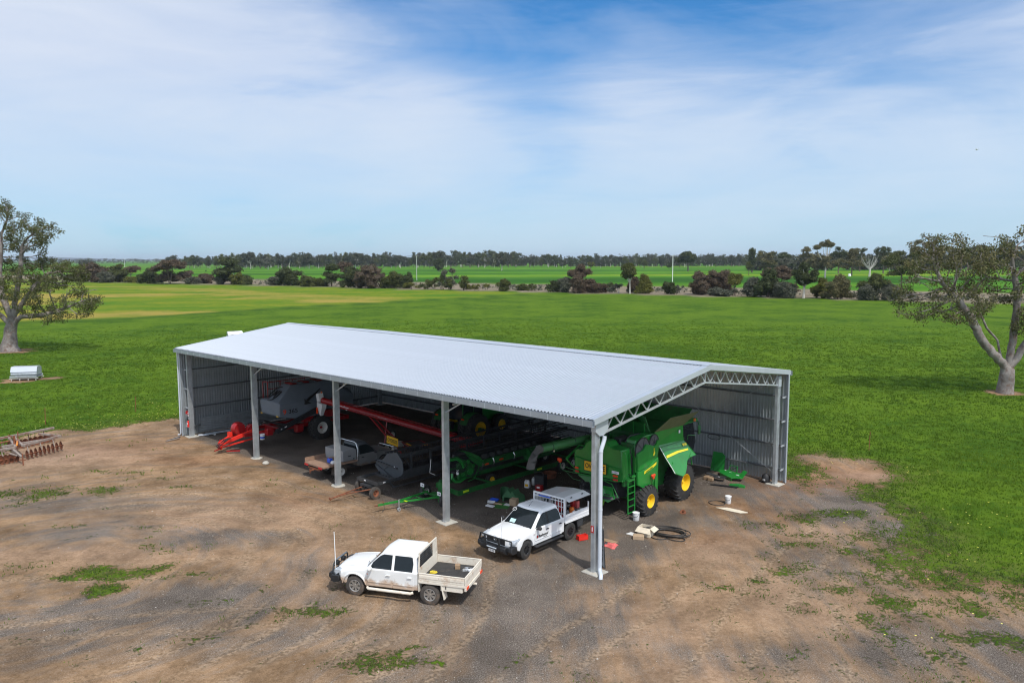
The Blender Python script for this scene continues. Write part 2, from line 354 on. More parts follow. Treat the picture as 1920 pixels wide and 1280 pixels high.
WEEDS = [(-17.2, 30.9, 1.3, .8, 1), (-15.9, 29.3, .9, .7, 1), (-15.4, 31.4, .9, .6, .9), (-18.3, 30.4, .7, .4, .8), (-7.6, 27.5, 1.3, .5, .85), (-8.7, 26.9, .6, .35, .6), (-4.1, 23.8, 1.3, .7, .9), (-2.6, 23.6, .3, .2, .9), (-3.1, 24.9, .3, .2, .9),
         (-26, 42, 1.6, 1.3, .7), (-22.9, 42.3, 1.3, .9, .75), (-28.4, 41.7, 1.8, .8, .7), (-25.5, 39.8, 1.5, .7, .5), (-16.1, 34, .8, .35, .7), (-15.5, 33.4, .6, .3, .6), (-21.4, 36.4, 1.0, .4, .65), (-19.8, 35.0, .7, .3, .6), (-20.1, 31.8, 1.4, .7, .5),
         (-24.2, 46.2, 2.2, .6, .6), (-21, 45, 1.2, .4, .5), (-19.0, 43.4, 1.0, .4, .55), (-13.5, 30.5, 2.2, .35, .5), (-8.5, 24.5, 1.5, .5, .35), (-5.6, 24.2, 1.4, .9, .45), (-12.6, 24.6, .8, .4, .5), (-27.5, 33.5, 2.5, 1, .4),
         (14.5, 37.5, 1.6, .8, .7), (16.6, 38.2, 1.4, .9, .75), (13.0, 34.0, 1.2, .6, .75), (11.6, 31.2, 1.0, .5, .75), (12.2, 29.2, 1.1, .5, .7), (14.8, 33.2, 1.6, .6, .6), (16.2, 34.9, 1.8, .7, .65), (9.9, 30.3, .7, .4, .7), (8.6, 29.1, .5, .35, .75), (10.4, 27.2, .7, .4, .75),
         (15.1, 30.0, 2.2, .8, .6), (13.6, 26.8, 1.8, .7, .6), (16.6, 27.6, 2.0, .8, .7), (15.6, 25.4, 1.8, .6, .7), (11.8, 25.0, 1.4, .5, .55), (12.4, 23.2, 1.0, .4, .5), (7.1, 26.3, .5, .3, .5), (9.6, 24.4, .7, .4, .5), (18.1, 33.0, 1.6, .8, .8), (18.6, 29.8, 1.6, .6, .7),
         (8.6, 39.2, 1.2, .6, .38), (7.8, 36.6, 1.2, .5, .36), (5.4, 36.3, .8, .4, .36), (14.9, 45.0, 1.2, .5, .5), (10.5, 42.2, 1.3, .5, .34), (4.9, 28.6, .9, .35, .4), (6.6, 29.8, .6, .25, .5)]
GRAVEL_AND_SHADE = [(.2, 26.6, 3.2, 4.2, .5), (1.6, 29.6, 2.2, 2.4, .42), (-1.6, 23.6, 3.2, 2.4, .3), (17.4, 39.4, 2.6, 2.8, .45), (18.3, 36, 1.8, 1.6, .45), (13.2, 32.2, 2.2, 3.5, .25), (-13.2, 34.9, 3.0, 1.0, .4), (-18.5, 35.6, 4, 1.3, .35), (-11.5, 28.6, 3.4, 1.4, .45), (-14.5, 27.0, 4.0, 1.3, .4),
          (-23, 40.2, 6, 1.8, .3), (-17, 25.3, 5, 1.2, .3), (12.8, 36.2, 2.4, 1.5, .25), (4.6, 33.5, 2, 1, .35), (6.5, 37, 2.5, 1.5, .35), (10.8, 43.6, 2.6, 2, .4), (-9.2, 25.2, 2.5, 1.0, .3), (7.6, 24.2, 2.5, 1.0, .3), (13.2, 24.4, 3, 2, .3), (16.8, 23.8, 2.5, 2, .4), (-6, 31.5, 4, 1.2, .3)]  # blob at the near right corner paints a shadow from outside the view as gravel
REDS = [(15.5, 43.5, 3.5, 2.2, .8), (19.5, 46.5, 2.6, 1.6, .6), (13.8, 40.5, 2.5, 1.6, .5), (-21.8, 25.6, 1.4, .8, 1.0), (-20.8, 49.2, 3.0, 1.3, .5), (-27.0, 52.5, 4, 2.2, .35), (12.5, 38.6, 2.0, 1.2, .5), (9.6, 35.2, 2.2, 1.2, .4), (-10.8, 41.2, 2.4, .9, .4)]
PALES = [(-33.5, 49.8, 6.5, 3.0, .9), (-29.0, 51.2, 3.5, 1.6, .8), (21.0, 45.4, 2.2, .8, .9), (8.2, 33.6, 3.2, 1.5, .7), (4.5, 26.5, 3.0, 2.5, .4), (-14.2, 37.8, 5, 2.2, .5), (-8.6, 33.2, 1.6, 5, .4), (14.5, 35.8, 1.6, .8, .7), (10.3, 28.0, 1.6, 3.0, .5), (-19.5, 33.1, 6, .9, .45), (6.4, 23.2, 2.5, 1.4, .5), (18.4, 31.6, 3, .7, .5), (14.5, 28.2, 2.5, .6, .45)]
def blobs(x, y, L, seed=0, warp=1.0):
    wx = x + (fbm(x, y, 2.2, 3, seed + 40) - .5) * 2.4 * warp; wy = y + (fbm(x, y, 2.2, 3, seed + 50) - .5) * 2.4 * warp
    m = np.zeros(x.shape)
    for (a, b, rx, ry, s) in L:
        m = np.maximum(m, s * np.clip(1.35 - np.hypot((wx - a) / rx, (wy - b) / ry) * .7, 0, 1))
    return m
RN = (0.535, 0.845)                                        # direction across the roadside strip
def masks(x, y):
    sd = polysd(x, y, DIRT) + (fbm(x, y, 3.0, 4, 3) - .5) * 3.2
    rt = sstep(9, 15, x) * sstep(50, 42, y); grass = sstep(-1.3 - 4.0 * rt, 1.6 + 1.5 * rt, sd + (fbm(x, y, 1.1, 4, 8) - .5) * 3.5 * rt)
    yard = 1 - sstep(0, 3, sd)
    wd = blobs(x, y, WEEDS, 1, .6) * yard
    right = sstep(8, 19, x) * sstep(42, 34, y) * sstep(10, 20, y)
    g = np.maximum(grass, np.maximum(wd * 0.72, yard * (0.14 + .18 * sstep(.55, .75, fbm(x, y, 1.4, 3, 10)) + .46 * right * sstep(.38, .60, fbm(x, y, 2.0, 4, 9)))))
    # under the roof nothing grows
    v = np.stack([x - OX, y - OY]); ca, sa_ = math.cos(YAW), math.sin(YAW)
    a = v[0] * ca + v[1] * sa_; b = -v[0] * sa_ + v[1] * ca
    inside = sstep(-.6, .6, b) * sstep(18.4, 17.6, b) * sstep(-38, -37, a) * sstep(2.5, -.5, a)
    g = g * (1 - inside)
    deep = inside * sstep(0, -7, a + (b > 9) * 1.5); gr = np.clip(blobs(x, y, GRAVEL_AND_SHADE, 2) + deep * .5 + inside * .1, 0, 1)
    rd = blobs(x, y, REDS, 3); pl = blobs(x, y, PALES, 4) * (1 - inside)
    # bare soil round the big trunks and the feeders
    for (tx, ty, r_) in ((-71.1, 109.2, 4.0), (47, 73.2, 2.6), (-52.6, 82.6, 2.8), (-46.8, 130.7, 3), (-50.2, 84.2, 1.6)):
        k = sstep(r_, r_ * .45, np.hypot(x - tx, (y - ty) * 1.0) + (fbm(x, y, 1.6, 3, 12) - .5) * 1.8); g = g * (1 - k); rd = np.maximum(rd, k * .2)
    s = x * RN[0] + y * RN[1]
    # crop that has yellowed: beyond an old bank, left of centre
    yx = np.interp(x, [-400, -103.9, -86.9, -72, -57.4, -26.7, 3.8, 20.5, 60], [40, 157.3, 166.4, 187.2, 208.9, 243.1, 281.1, 299.9, 345])
    yel = sstep(0, 10, y - yx) * sstep(262, 258, s)
    bank = np.exp(-((y - yx - 2) / 4.0) ** 2) * sstep(30, 0, x)
    brown = yel * sstep(.44, .66, fbm(x * .5, y * 1.3, 26, 5, 21)) * sstep(90, 10, s - 150) * sstep(40, -60, x)
    brown = np.maximum(brown, yel * .75 * np.exp(-((s - 205 - (fbm(x, y, 60, 2, 5) - .5) * 40) / 18) ** 2) * sstep(10, -60, x) )
    strip = sstep(261, 264, s + (fbm(x, y, 8, 3, 31) - .5) * 5) * sstep(348, 340, s + (fbm(x, y, 14, 3, 32) - .5) * 6)
    far = sstep(344, 350, s)
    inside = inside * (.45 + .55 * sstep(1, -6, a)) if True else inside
    return dict(grass=g, gravel=gr, red=rd, pale=pl, yellow=yel, brown=brown, strip=strip, far=far, bank=bank, s=s, sd=sd, inside=inside)
def lines(a0, a1, step, ext, gf=1.14):
    c = list(np.arange(a0, a1 + 1e-6, step)); st = step; v = c[-1]
    while v < ext[1]: st *= gf; v += st; c.append(v)
    st = step; v = c[0]; l = []
    while v > ext[0]: st *= gf; v -= st; l.append(v)
    return np.array(l[::-1] + c)
gx = lines(-44, 30, 0.24, (-9000, 9000), 1.07); gy = lines(18, 64, 0.24, (-300, 16000), 1.06)
X, Y = np.meshgrid(gx, gy); mk = masks(X, Y)
rough = sstep(.5, 4, mk['sd']); dist = np.hypot(X, Y)
Z = rough * ((fbm(X, Y, 14, 3, 61) - .5) * .35 + (fbm(X, Y, 1.3, 3, 62) - .5) * .16 * sstep(220, 60, dist)) * sstep(3000, 900, dist)
Z += (1 - rough) * ((fbm(X, Y, 1.1, 3, 63) - .5) * .035) * (1 - mk['inside'])
def ruts(x, y):
    wx = x + (fbm(x, y, 5, 2, 71) - .5) * 1.2; wy = y + (fbm(x, y, 5, 2, 72) - .5) * 1.2; m = np.zeros(x.shape); an = np.arctan2(wy - 30.8, wx + 18.2)
    for r_, a0, a1 in ((9.4, -1.2, 2.3), (11.0, -1.0, 2.2), (12.4, -1.3, 2.6), (13.9, -1.1, 2.5), (7.2, -.4, 2.0), (8.7, -.6, 2.1), (16.0, -.9, 1.2), (17.5, -.9, 1.1)): m = np.maximum(m, np.exp(-((np.hypot(wx + 18.2, wy - 30.8) - r_) / .19) ** 2) * sstep(a0, a0 + .4, an) * sstep(a1, a1 - .4, an))
    for (x0, y0, x1, y1) in ((3, 19, 17, 41), (4.6, 18.3, 18.6, 40), (-2, 20, 8.5, 34.5), (-.4, 19.4, 10.1, 33.4), (7, 18, 13.5, 34), (8.6, 17.5, 15, 33.2), (-9, 20, -1.5, 27), (-7.8, 19.0, -.2, 25.8), (-30, 29, -8, 33.5), (-30, 27.4, -8, 31.9), (-26, 22, -6, 27), (-26, 23.6, -6, 28.6)):
        ex, ey = x1 - x0, y1 - y0; L = math.hypot(ex, ey); t_ = ((wx - x0) * ex + (wy - y0) * ey) / L; d = ((wx - x0) * ey - (wy - y0) * ex) / L + .5 * np.sin(t_ * .18); m = np.maximum(m, np.exp(-(d / .19) ** 2) * sstep(0, 3, t_) * sstep(L, L - 4, t_))
    return m * sstep(.30, .55, fbm(x, y, 3.2, 3, 73)) * (mk['sd'] < 0) * (1 - mk['inside'])
rut = ruts(X, Y); Z -= rut * .035
ndx, ndy = len(gx), len(gy)
me = bpy.data.meshes.new('ground')
vv = np.stack([X, Y, Z], -1).reshape(-1, 3)
i = np.arange(ndy - 1)[:, None] * ndx + np.arange(ndx - 1)[None, :]
ff = np.stack([i, i + 1, i + 1 + ndx, i + ndx], -1).reshape(-1, 4)
me.vertices.add(len(vv)); me.vertices.foreach_set('co', vv.ravel())
me.loops.add(ff.size); me.loops.foreach_set('vertex_index', ff.ravel()); me.polygons.add(len(ff))
me.polygons.foreach_set('loop_start', np.arange(0, ff.size, 4)); me.update(calc_edges=True)
me.polygons.foreach_set('use_smooth', [True] * len(ff))
def vattr(me, name, chans):
    a = me.attributes.new(name, 'FLOAT_COLOR', 'POINT'); d = np.stack([np.asarray(c, float).ravel() for c in chans], -1); a.data.foreach_set('color', d.ravel())
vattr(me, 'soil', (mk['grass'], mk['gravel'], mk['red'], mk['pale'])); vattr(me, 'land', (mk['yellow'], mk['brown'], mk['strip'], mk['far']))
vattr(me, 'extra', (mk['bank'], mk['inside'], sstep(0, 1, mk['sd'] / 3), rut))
def ground_height(x, y):
    j = np.clip(np.searchsorted(gx, x) - 1, 0, ndx - 2); k = np.clip(np.searchsorted(gy, y) - 1, 0, ndy - 2)
    u = (x - gx[j]) / (gx[j + 1] - gx[j]); v = (y - gy[k]) / (gy[k + 1] - gy[k])
    return (Z[k, j] * (1 - u) + Z[k, j + 1] * u) * (1 - v) + (Z[k + 1, j] * (1 - u) + Z[k + 1, j + 1] * u) * v

gm = bpy.data.materials.new('ground'); gm.use_nodes = True; t = gm.node_tree; t.nodes.clear()
b = N(t, 'ShaderNodeBsdfPrincipled'); b.inputs['Roughness'].default_value = 0.95; b.inputs['Specular IOR Level'].default_value = 0.04
o_ = N(t, 'ShaderNodeOutputMaterial'); t.links.new(b.outputs[0], o_.inputs[0])
def attr(name):
    a = N(t, 'ShaderNodeAttribute', attribute_name=name); s_ = N(t, 'ShaderNodeSeparateColor'); t.links.new(a.outputs['Color'], s_.inputs[0])
    return s_.outputs[0], s_.outputs[1], s_.outputs[2], a.outputs['Alpha']
aG, aV, aR, aP = attr('soil'); aY, aB, aS, aF = attr('land'); aK, aI, aE, aT = attr('extra')
geo = N(t, 'ShaderNodeNewGeometry'); pos = geo.outputs['Position']
n_big = noise_(t, pos, 0.22, 5, .6); n_mid = noise_(t, pos, 0.9, 6, .65); n_fine = noise_(t, pos, 5.5, 6, .7); n_grit = noise_(t, pos, 22, 4, .75)
# wheel tracks sweeping round the yard: noise along circles about the turning point
sp = N(t, 'ShaderNodeSeparateXYZ'); t.links.new(pos, sp.inputs[0])
dx = math_(t, 'SUBTRACT', sp.outputs[0], -18.2); dy = math_(t, 'SUBTRACT', sp.outputs[1], 30.8)
rad = math_(t, 'SQRT', math_(t, 'ADD', math_(t, 'MULTIPLY', dx, dx), math_(t, 'MULTIPLY', dy, dy)))
wob = math_(t, 'MULTIPLY', noise_(t, pos, .12, 2, .5), 5.0); rad2 = math_(t, 'ADD', rad, wob)
ang = math_(t, 'ARCTAN2', dy, dx)
cr = N(t, 'ShaderNodeCombineXYZ'); t.links.new(math_(t, 'MULTIPLY', rad2, 1.5), cr.inputs[0]); t.links.new(math_(t, 'MULTIPLY', ang, 1.6), cr.inputs[1])
arc = noise_(t, cr.outputs[0], 1.0, 6, .6)
lin = noise_(t, vmap(t, pos, (2.2, .35, 1), (0, 0, R(-38))), .7, 6, .62)
side = N(t, 'ShaderNodeMapRange', i_1=-6.0, i_2=2.0); t.links.new(sp.outputs[0], side.inputs[0])
trk = math_(t, 'ADD', math_(t, 'MULTIPLY', arc, math_(t, 'SUBTRACT', 1.0, side.outputs[0])), math_(t, 'MULTIPLY', lin, side.outputs[0]))
sand = ramp(t, math_(t, 'ADD', math_(t, 'MULTIPLY', n_mid, .42), math_(t, 'ADD', math_(t, 'MULTIPLY', n_fine, .33), math_(t, 'MULTIPLY', n_grit, .25))), [(.37, (.140, .092, .054)), (.48, (.268, .170, .096)), (.58, (.395, .262, .158))])
sand = mixc(t, math_(t, 'MULTIPLY', aP, .62), sand, ramp(t, n_fine, [(.3, (.30, .195, .135)), (.7, (.44, .315, .24))]))
sand = mixc(t, math_(t, 'MULTIPLY', aR, .75), sand, ramp(t, n_fine, [(.3, (.19, .092, .048)), (.7, (.31, .155, .085))]))
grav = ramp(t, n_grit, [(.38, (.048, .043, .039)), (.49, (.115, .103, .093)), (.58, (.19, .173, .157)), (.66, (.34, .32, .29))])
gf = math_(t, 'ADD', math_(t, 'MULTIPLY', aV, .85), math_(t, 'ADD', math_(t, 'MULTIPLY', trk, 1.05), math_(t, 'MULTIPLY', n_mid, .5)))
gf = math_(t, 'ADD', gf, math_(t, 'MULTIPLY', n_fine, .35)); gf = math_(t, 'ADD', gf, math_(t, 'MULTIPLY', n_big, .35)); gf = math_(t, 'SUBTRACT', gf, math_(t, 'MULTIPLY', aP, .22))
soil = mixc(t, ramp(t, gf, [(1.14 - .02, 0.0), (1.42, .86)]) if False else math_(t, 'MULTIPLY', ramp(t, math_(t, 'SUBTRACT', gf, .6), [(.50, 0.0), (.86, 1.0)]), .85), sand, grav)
# grit and small stones
vor = N(t, 'ShaderNodeTexVoronoi'); vor.inputs['Scale'].default_value = 9; t.links.new(pos, vor.inputs['Vector'])
stone = ramp(t, vor.outputs['Distance'], [(.10, 1.0), (.17, 0.0)])
sel = ramp(t, noise_(t, pos, 3.1, 3, .6), [(.5, 0.0), (.62, .8)])
soil = mixc(t, math_(t, 'MULTIPLY', stone, sel), soil, ramp(t, n_grit, [(.4, (.09, .08, .07)), (.6, (.40, .36, .31))]))
lug = ramp(t, noise_(t, pos, 7.5, 2, .5), [(.42, 0.0), (.56, 1.0)])
soil = mixc(t, math_(t, 'MULTIPLY', aT, .62), soil, mixc(t, lug, (.155, .108, .068), (.40, .285, .185)))
damp = ramp(t, noise_(t, pos, .35, 5, .65), [(.36, .66), (.64, 1.12)]); soil = mixc(t, 1.0, soil, damp, 'MULTIPLY')
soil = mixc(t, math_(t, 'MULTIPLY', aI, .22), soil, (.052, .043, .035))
# living grass
gn = noise_(t, vmap(t, pos, (1, 1.0, 1)), .07, 6, .62); gn2 = noise_(t, pos, 1.1, 6, .7); gn3 = noise_(t, pos, 9, 4, .7)
gc = ramp(t, math_(t, 'ADD', math_(t, 'MULTIPLY', gn, .34), math_(t, 'ADD', math_(t, 'MULTIPLY', noise_(t, pos, .30, 8, .8), .34), math_(t, 'ADD', math_(t, 'MULTIPLY', noise_(t, pos, 1.5, 5, .75), .26), math_(t, 'MULTIPLY', gn3, .14)))), [(.40, (.023, .054, .006)), (.49, (.043, .094, .008)), (.57, (.088, .150, .011))])
gdry = ramp(t, gn3, [(.3, (.075, .070, .025)), (.7, (.15, .135, .05))])
edge = math_(t, 'MULTIPLY', math_(t, 'SUBTRACT', 1.0, aE), ramp(t, noise_(t, pos, 1.7, 5, .7), [(.4, 0.0), (.62, .65)]))
gc = mixc(t, edge, gc, gdry)
thr = math_(t, 'ADD', aG, math_(t, 'MULTIPLY', math_(t, 'SUBTRACT', math_(t, 'ADD', math_(t, 'MULTIPLY', n_fine, .65), math_(t, 'MULTIPLY', n_mid, .45)), .55), 2.6))
gfac = ramp(t, thr, [(.46, 0.0), (.62, 1.0)])
col = mixc(t, gfac, soil, gc)
# yellowing crop, bank, roadside strip, far fields
yn = noise_(t, vmap(t, pos, (.6, 1.4, 1)), .05, 6, .65)
yc = ramp(t, math_(t, 'ADD', math_(t, 'MULTIPLY', yn, .55), math_(t, 'MULTIPLY', noise_(t, pos, .3, 6, .75), .45)), [(.38, (.045, .135, .010)), (.52, (.125, .175, .013)), (.66, (.225, .215, .02))])
yc = mixc(t, ramp(t, math_(t, 'ADD', aB, math_(t, 'ADD', math_(t, 'MULTIPLY', math_(t, 'SUBTRACT', yn, .5), .9), math_(t, 'MULTIPLY', math_(t, 'SUBTRACT', noise_(t, pos, .22, 6, .8), .5), 1.2))), [(.40, 0.0), (.9, .80)]), yc, (.31, .225, .055))
col = mixc(t, aY, col, yc)
col = mixc(t, math_(t, 'MULTIPLY', aK, .8), col, (.030, .070, .010))
sc = ramp(t, math_(t, 'ADD', math_(t, 'MULTIPLY', noise_(t, pos, .11, 6, .7), .6), math_(t, 'MULTIPLY', gn2, .4)), [(.36, (.095, .080, .045)), (.5, (.20, .165, .115)), (.66, (.285, .235, .18))])
col = mixc(t, aS, col, sc)
sv = N(t, 'ShaderNodeVectorMath', operation='DOT_PRODUCT'); t.links.new(pos, sv.inputs[0]); sv.inputs[1].default_value = (RN[0], RN[1], 0)
fn = noise_(t, vmap(t, pos, (.0014, .009, 1), (0, 0, R(-32.3))), 1.0, 5, .6)
fc = ramp(t, fn, [(.36, (.026, .090, .008)), (.47, (.055, .155, .010)), (.56, (.078, .192, .012)), (.66, (.175, .245, .016)), (.76, (.22, .20, .06))])
fc = mixc(t, 1.0, fc, ramp(t, noise_(t, pos, .02, 5, .6), [(.3, .8), (.7, 1.15)]), 'MULTIPLY')
col = mixc(t, aF, col, fc)
t.links.new(col, b.inputs['Base Color'])
bh = math_(t, 'ADD', math_(t, 'MULTIPLY', n_fine, .5), math_(t, 'ADD', math_(t, 'MULTIPLY', n_grit, .22), math_(t, 'MULTIPLY', stone, .12)))
bh = math_(t, 'ADD', bh, math_(t, 'MULTIPLY', math_(t, 'MULTIPLY', gfac, gn2), 1.4)); bh = math_(t, 'ADD', bh, math_(t, 'MULTIPLY', math_(t, 'MULTIPLY', gfac, gn3), .6)); bh = math_(t, 'ADD', bh, math_(t, 'MULTIPLY', trk, .5))
bp = N(t, 'ShaderNodeBump'); bp.inputs['Strength'].default_value = 0.75; bp.inputs['Distance'].default_value = 0.10
t.links.new(bh, bp.inputs['Height']); t.links.new(bp.outputs[0], b.inputs['Normal'])
me.materials.append(gm)
go = bpy.data.objects.new('ground', me); COL.objects.link(go); go['kind'] = 'structure'; go['label'] = 'flat farm yard of gravel and sand running into green paddocks'

# ---------------------------------------------------------------- grass blades, weeds, flowers, stones (numpy-built stuff)
rs = np.random.RandomState(5)
def leafmat(name, lo, hi, scale=1.0, rough=.6, trans=.25):
    m = bpy.data.materials.new(name); m.use_nodes = True; t = m.node_tree; t.nodes.clear()
    o = N(t, 'ShaderNodeOutputMaterial'); g = N(t, 'ShaderNodeNewGeometry')
    a = N(t, 'ShaderNodeAttribute', attribute_name='tone')
    n = noise_(t, g.outputs['Position'], scale, 3, .6)
    c = ramp(t, math_(t, 'ADD', math_(t, 'MULTIPLY', n, .5), math_(t, 'MULTIPLY', a.outputs['Fac'], .5)), [(.2, lo), (.8, hi)])
    d = N(t, 'ShaderNodeBsdfPrincipled'); d.inputs['Roughness'].default_value = rough; d.inputs['Specular IOR Level'].default_value = .25; t.links.new(c, d.inputs['Base Color'])
    tr = N(t, 'ShaderNodeBsdfTranslucent'); t.links.new(c, tr.inputs[0]); mx = N(t, 'ShaderNodeMixShader'); mx.inputs[0].default_value = trans
    t.links.new(d.outputs[0], mx.inputs[1]); t.links.new(tr.outputs[0], mx.inputs[2]); t.links.new(mx.outputs[0], o.inputs[0]); return m
def tri_mesh(name, P, tone, mat):                       # P: n x 3 x 3
    n = len(P); me = bpy.data.meshes.new(name); me.vertices.add(3 * n); me.vertices.foreach_set('co', P.reshape(-1))
    me.loops.add(3 * n); me.loops.foreach_set('vertex_index', np.arange(3 * n)); me.polygons.add(n); me.polygons.foreach_set('loop_start', np.arange(0, 3 * n, 3))
    me.update(calc_edges=True); a = me.attributes.new('tone', 'FLOAT', 'POINT'); a.data.foreach_set('value', np.repeat(tone, 3)); me.materials.append(mat); return me
def blades(px, py, pz, k, h, wd, spread, lean):
    n = len(px) * k; bx = np.repeat(px, k) + rs.normal(0, spread, n); by = np.repeat(py, k) + rs.normal(0, spread, n); bz = np.repeat(pz, k) - .01
    H = np.repeat(h, k) * rs.uniform(.6, 1.25, n); a = rs.uniform(0, 2 * np.pi, n); l = rs.uniform(.15, lean, n) * H; a2 = rs.uniform(0, 2 * np.pi, n)
    W = np.repeat(wd, k) * rs.uniform(.7, 1.3, n) * .5
    P = np.zeros((n, 3, 3)); P[:, 0] = np.stack([bx - np.cos(a) * W, by - np.sin(a) * W, bz], -1); P[:, 1] = np.stack([bx + np.cos(a) * W, by + np.sin(a) * W, bz], -1)
    P[:, 2] = np.stack([bx + np.cos(a2) * l, by + np.sin(a2) * l, bz + H], -1); return P
def scatter(n, x0, x1, y0, y1, f):
    x = rs.uniform(x0, x1, n); y = rs.uniform(y0, y1, n); k = f(x, y, masks(x, y)) > rs.uniform(0, 1, n); return x[k], y[k]
def infront(x, y): return (np.abs(x) < y * .70 + 2) & (y > 20)
M['grass'] = leafmat('grass_blades', (.044, .098, .009), (.145, .228, .018), .35, .8, .35)
M['weed'] = leafmat('weed_leaves', (.034, .060, .014), (.098, .138, .034), 1.2)
M['dry'] = leafmat('dry_grass', (.16, .12, .06), (.36, .29, .18), .6)
gxp, gyp = [], []
x, y = scatter(1150000, -110, 110, 22, 175, lambda x, y, m: np.clip((m['grass'] - .25) * 1.6, 0, 1) * infront(x, y) * (1 - m['inside']) * np.interp(np.hypot(x, y), [25, 45, 80, 120, 172], [1, .75, .28, .12, 0]) * (.35 + .65 * fbm(x, y, 3.5, 3, 90))); gxp.append(x); gyp.append(y)
gxp = np.concatenate(gxp); gyp = np.concatenate(gyp); dd = np.hypot(gxp, gyp)
hh = (.06 + .10 * fbm(gxp, gyp, 2.4, 3, 77)) * np.interp(dd, [30, 110, 170], [1, 1.35, .9]); ww = np.interp(dd, [25, 60, 130, 170], [.035, .07, .14, .16])
P = blades(gxp, gyp, ground_height(gxp, gyp), 5, hh, ww, np.interp(50, [0, 1], [.1, .14]), .9)
tone = np.repeat(np.clip(fbm(gxp, gyp, 5, 3, 78) * 1.3 - .15, 0, 1), 5) * .6 + rs.uniform(0, .4, len(P))
g_ = bpy.data.objects.new('paddock_grass', tri_mesh('paddock_grass', P, tone, M['grass'])); COL.objects.link(g_); tag(g_, 'short green pasture grass round the gravel yard', 'grass', kind='stuff')
# weeds rosettes on the yard
x, y = scatter(260000, -34, 22, 21, 52, lambda x, y, m: sstep(.50, .80, m['grass'] + (fbm(x, y, .7, 3, 15) - .5) * .8) * (m['sd'] < .8) * (1 - m['inside']) * infront(x, y) * .5)
P = blades(x, y, ground_height(x, y), 5, np.full(len(x), .045), np.full(len(x), .055), .05, 1.6)
tone = np.repeat(fbm(x, y, 1.2, 2, 16), 5) * .6 + rs.uniform(0, .4, len(P))
g_ = bpy.data.objects.new('weed_patches', tri_mesh('weed_patches', P, tone, M['weed'])); COL.objects.link(g_); tag(g_, 'low green weed rosettes in patches on the bare yard', 'weeds', kind='stuff')
x, y = scatter(26000, -34, 24, 21, 62, lambda x, y, m: .5 * sstep(.45, .65, fbm(x, y, 2.5, 3, 19)) * (m['sd'] < 2.5) * (m['sd'] > -9) * (1 - m['inside']) * infront(x, y))
P = blades(x, y, ground_height(x, y), 4, np.full(len(x), .05), np.full(len(x), .03), .07, 1.3)
g_ = bpy.data.objects.new('dry_grass', tri_mesh('dry_grass', P, rs.uniform(0, 1, len(P)), M['dry'])); COL.objects.link(g_); tag(g_, 'sparse dry straw along the yard edge', 'dry grass', kind='stuff')
# capeweed flowers
FL = [(-33.2, 59.2, 3.2, .8, .9), (-31.0, 62.8, 2.8, .9, 1), (-29.2, 64.5, 2.4, 1.2, 1), (-35.2, 62, 3, 1.2, .25), (-33, 67.3, 4, 1.5, .35), (-30, 69, 3, 1.5, .3), (19.6, 37.6, 2.2, 1.6, .4), (21.4, 35.6, 2.4, 1.6, .6), (20.6, 32.4, 1.8, 1.2, .4), (23, 38, 2.5, 2, .35), (20.8, 47.8, 2.5, .9, .4), (18, 50.5, 1.4, .5, .4), (24.4, 46, 2, 1.2, .3), (15, 26, 2, 1.5, .2), (17, 29.8, 1.6, .8, .3)]
x = rs.uniform(-38, 28, 90000); y = rs.uniform(24, 72, 90000); k = (blobs(x, y, FL, 7, .5) * np.where(x > 0, .055, .15) > rs.uniform(0, 1, 90000)); x, y = x[k], y[k]
n = len(x); z = ground_height(x, y) + rs.uniform(.10, .17, n); r_ = rs.uniform(.025, .050, n); a = rs.uniform(0, 6.28, n); Q = []
for kk in range(6):
    a0, a1 = a + kk * 1.047, a + (kk + 1) * 1.047
    Q.append(np.stack([np.stack([x, y, z + .004], -1), np.stack([x + np.cos(a0) * r_, y + np.sin(a0) * r_, z + .012], -1), np.stack([x + np.cos(a1) * r_, y + np.sin(a1) * r_, z + .012], -1)], 1))
P = np.concatenate(Q); M['petal'] = leafmat('yellow_petals', (.62, .55, .06), (.85, .80, .22), 2, .6, .1)
g_ = bpy.data.objects.new('yellow_flowers', tri_mesh('yellow_flowers', P, rs.uniform(0, 1, len(P)), M['petal'])); COL.objects.link(g_); tag(g_, 'yellow capeweed flowers in the grass at the yard edge', 'flowers', kind='stuff')
# loose stones
x, y = scatter(30000, -30, 20, 21, 46, lambda x, y, m: (.06 + .5 * m['gravel']) * (m['grass'] < .6) * infront(x, y))
n = len(x); z = ground_height(x, y); r_ = rs.uniform(.009, .026, n) * (1 + 1.0 * (rs.uniform(0, 1, n) > .97)); a = rs.uniform(0, 6.28, n); Q = []
for kk in range(4):
    a0, a1 = a + kk * 1.571, a + (kk + 1) * 1.571
    p0 = np.stack([x + np.cos(a0) * r_, y + np.sin(a0) * r_ * .8, z - .004], -1); p1 = np.stack([x + np.cos(a1) * r_, y + np.sin(a1) * r_ * .8, z - .004], -1)
    Q.append(np.stack([p0, p1, np.stack([x + .2 * r_, y, z + r_ * .8], -1)], 1))
M['stone'] = leafmat('stones', (.10, .09, .08), (.52, .47, .41), 9, .9, 0.0)
g_ = bpy.data.objects.new('loose_stones', tri_mesh('loose_stones', np.concatenate(Q), np.tile(rs.uniform(0, 1, n), 4), M['stone'])); COL.objects.link(g_); tag(g_, 'small loose stones scattered over the gravel yard', 'stones', kind='stuff')
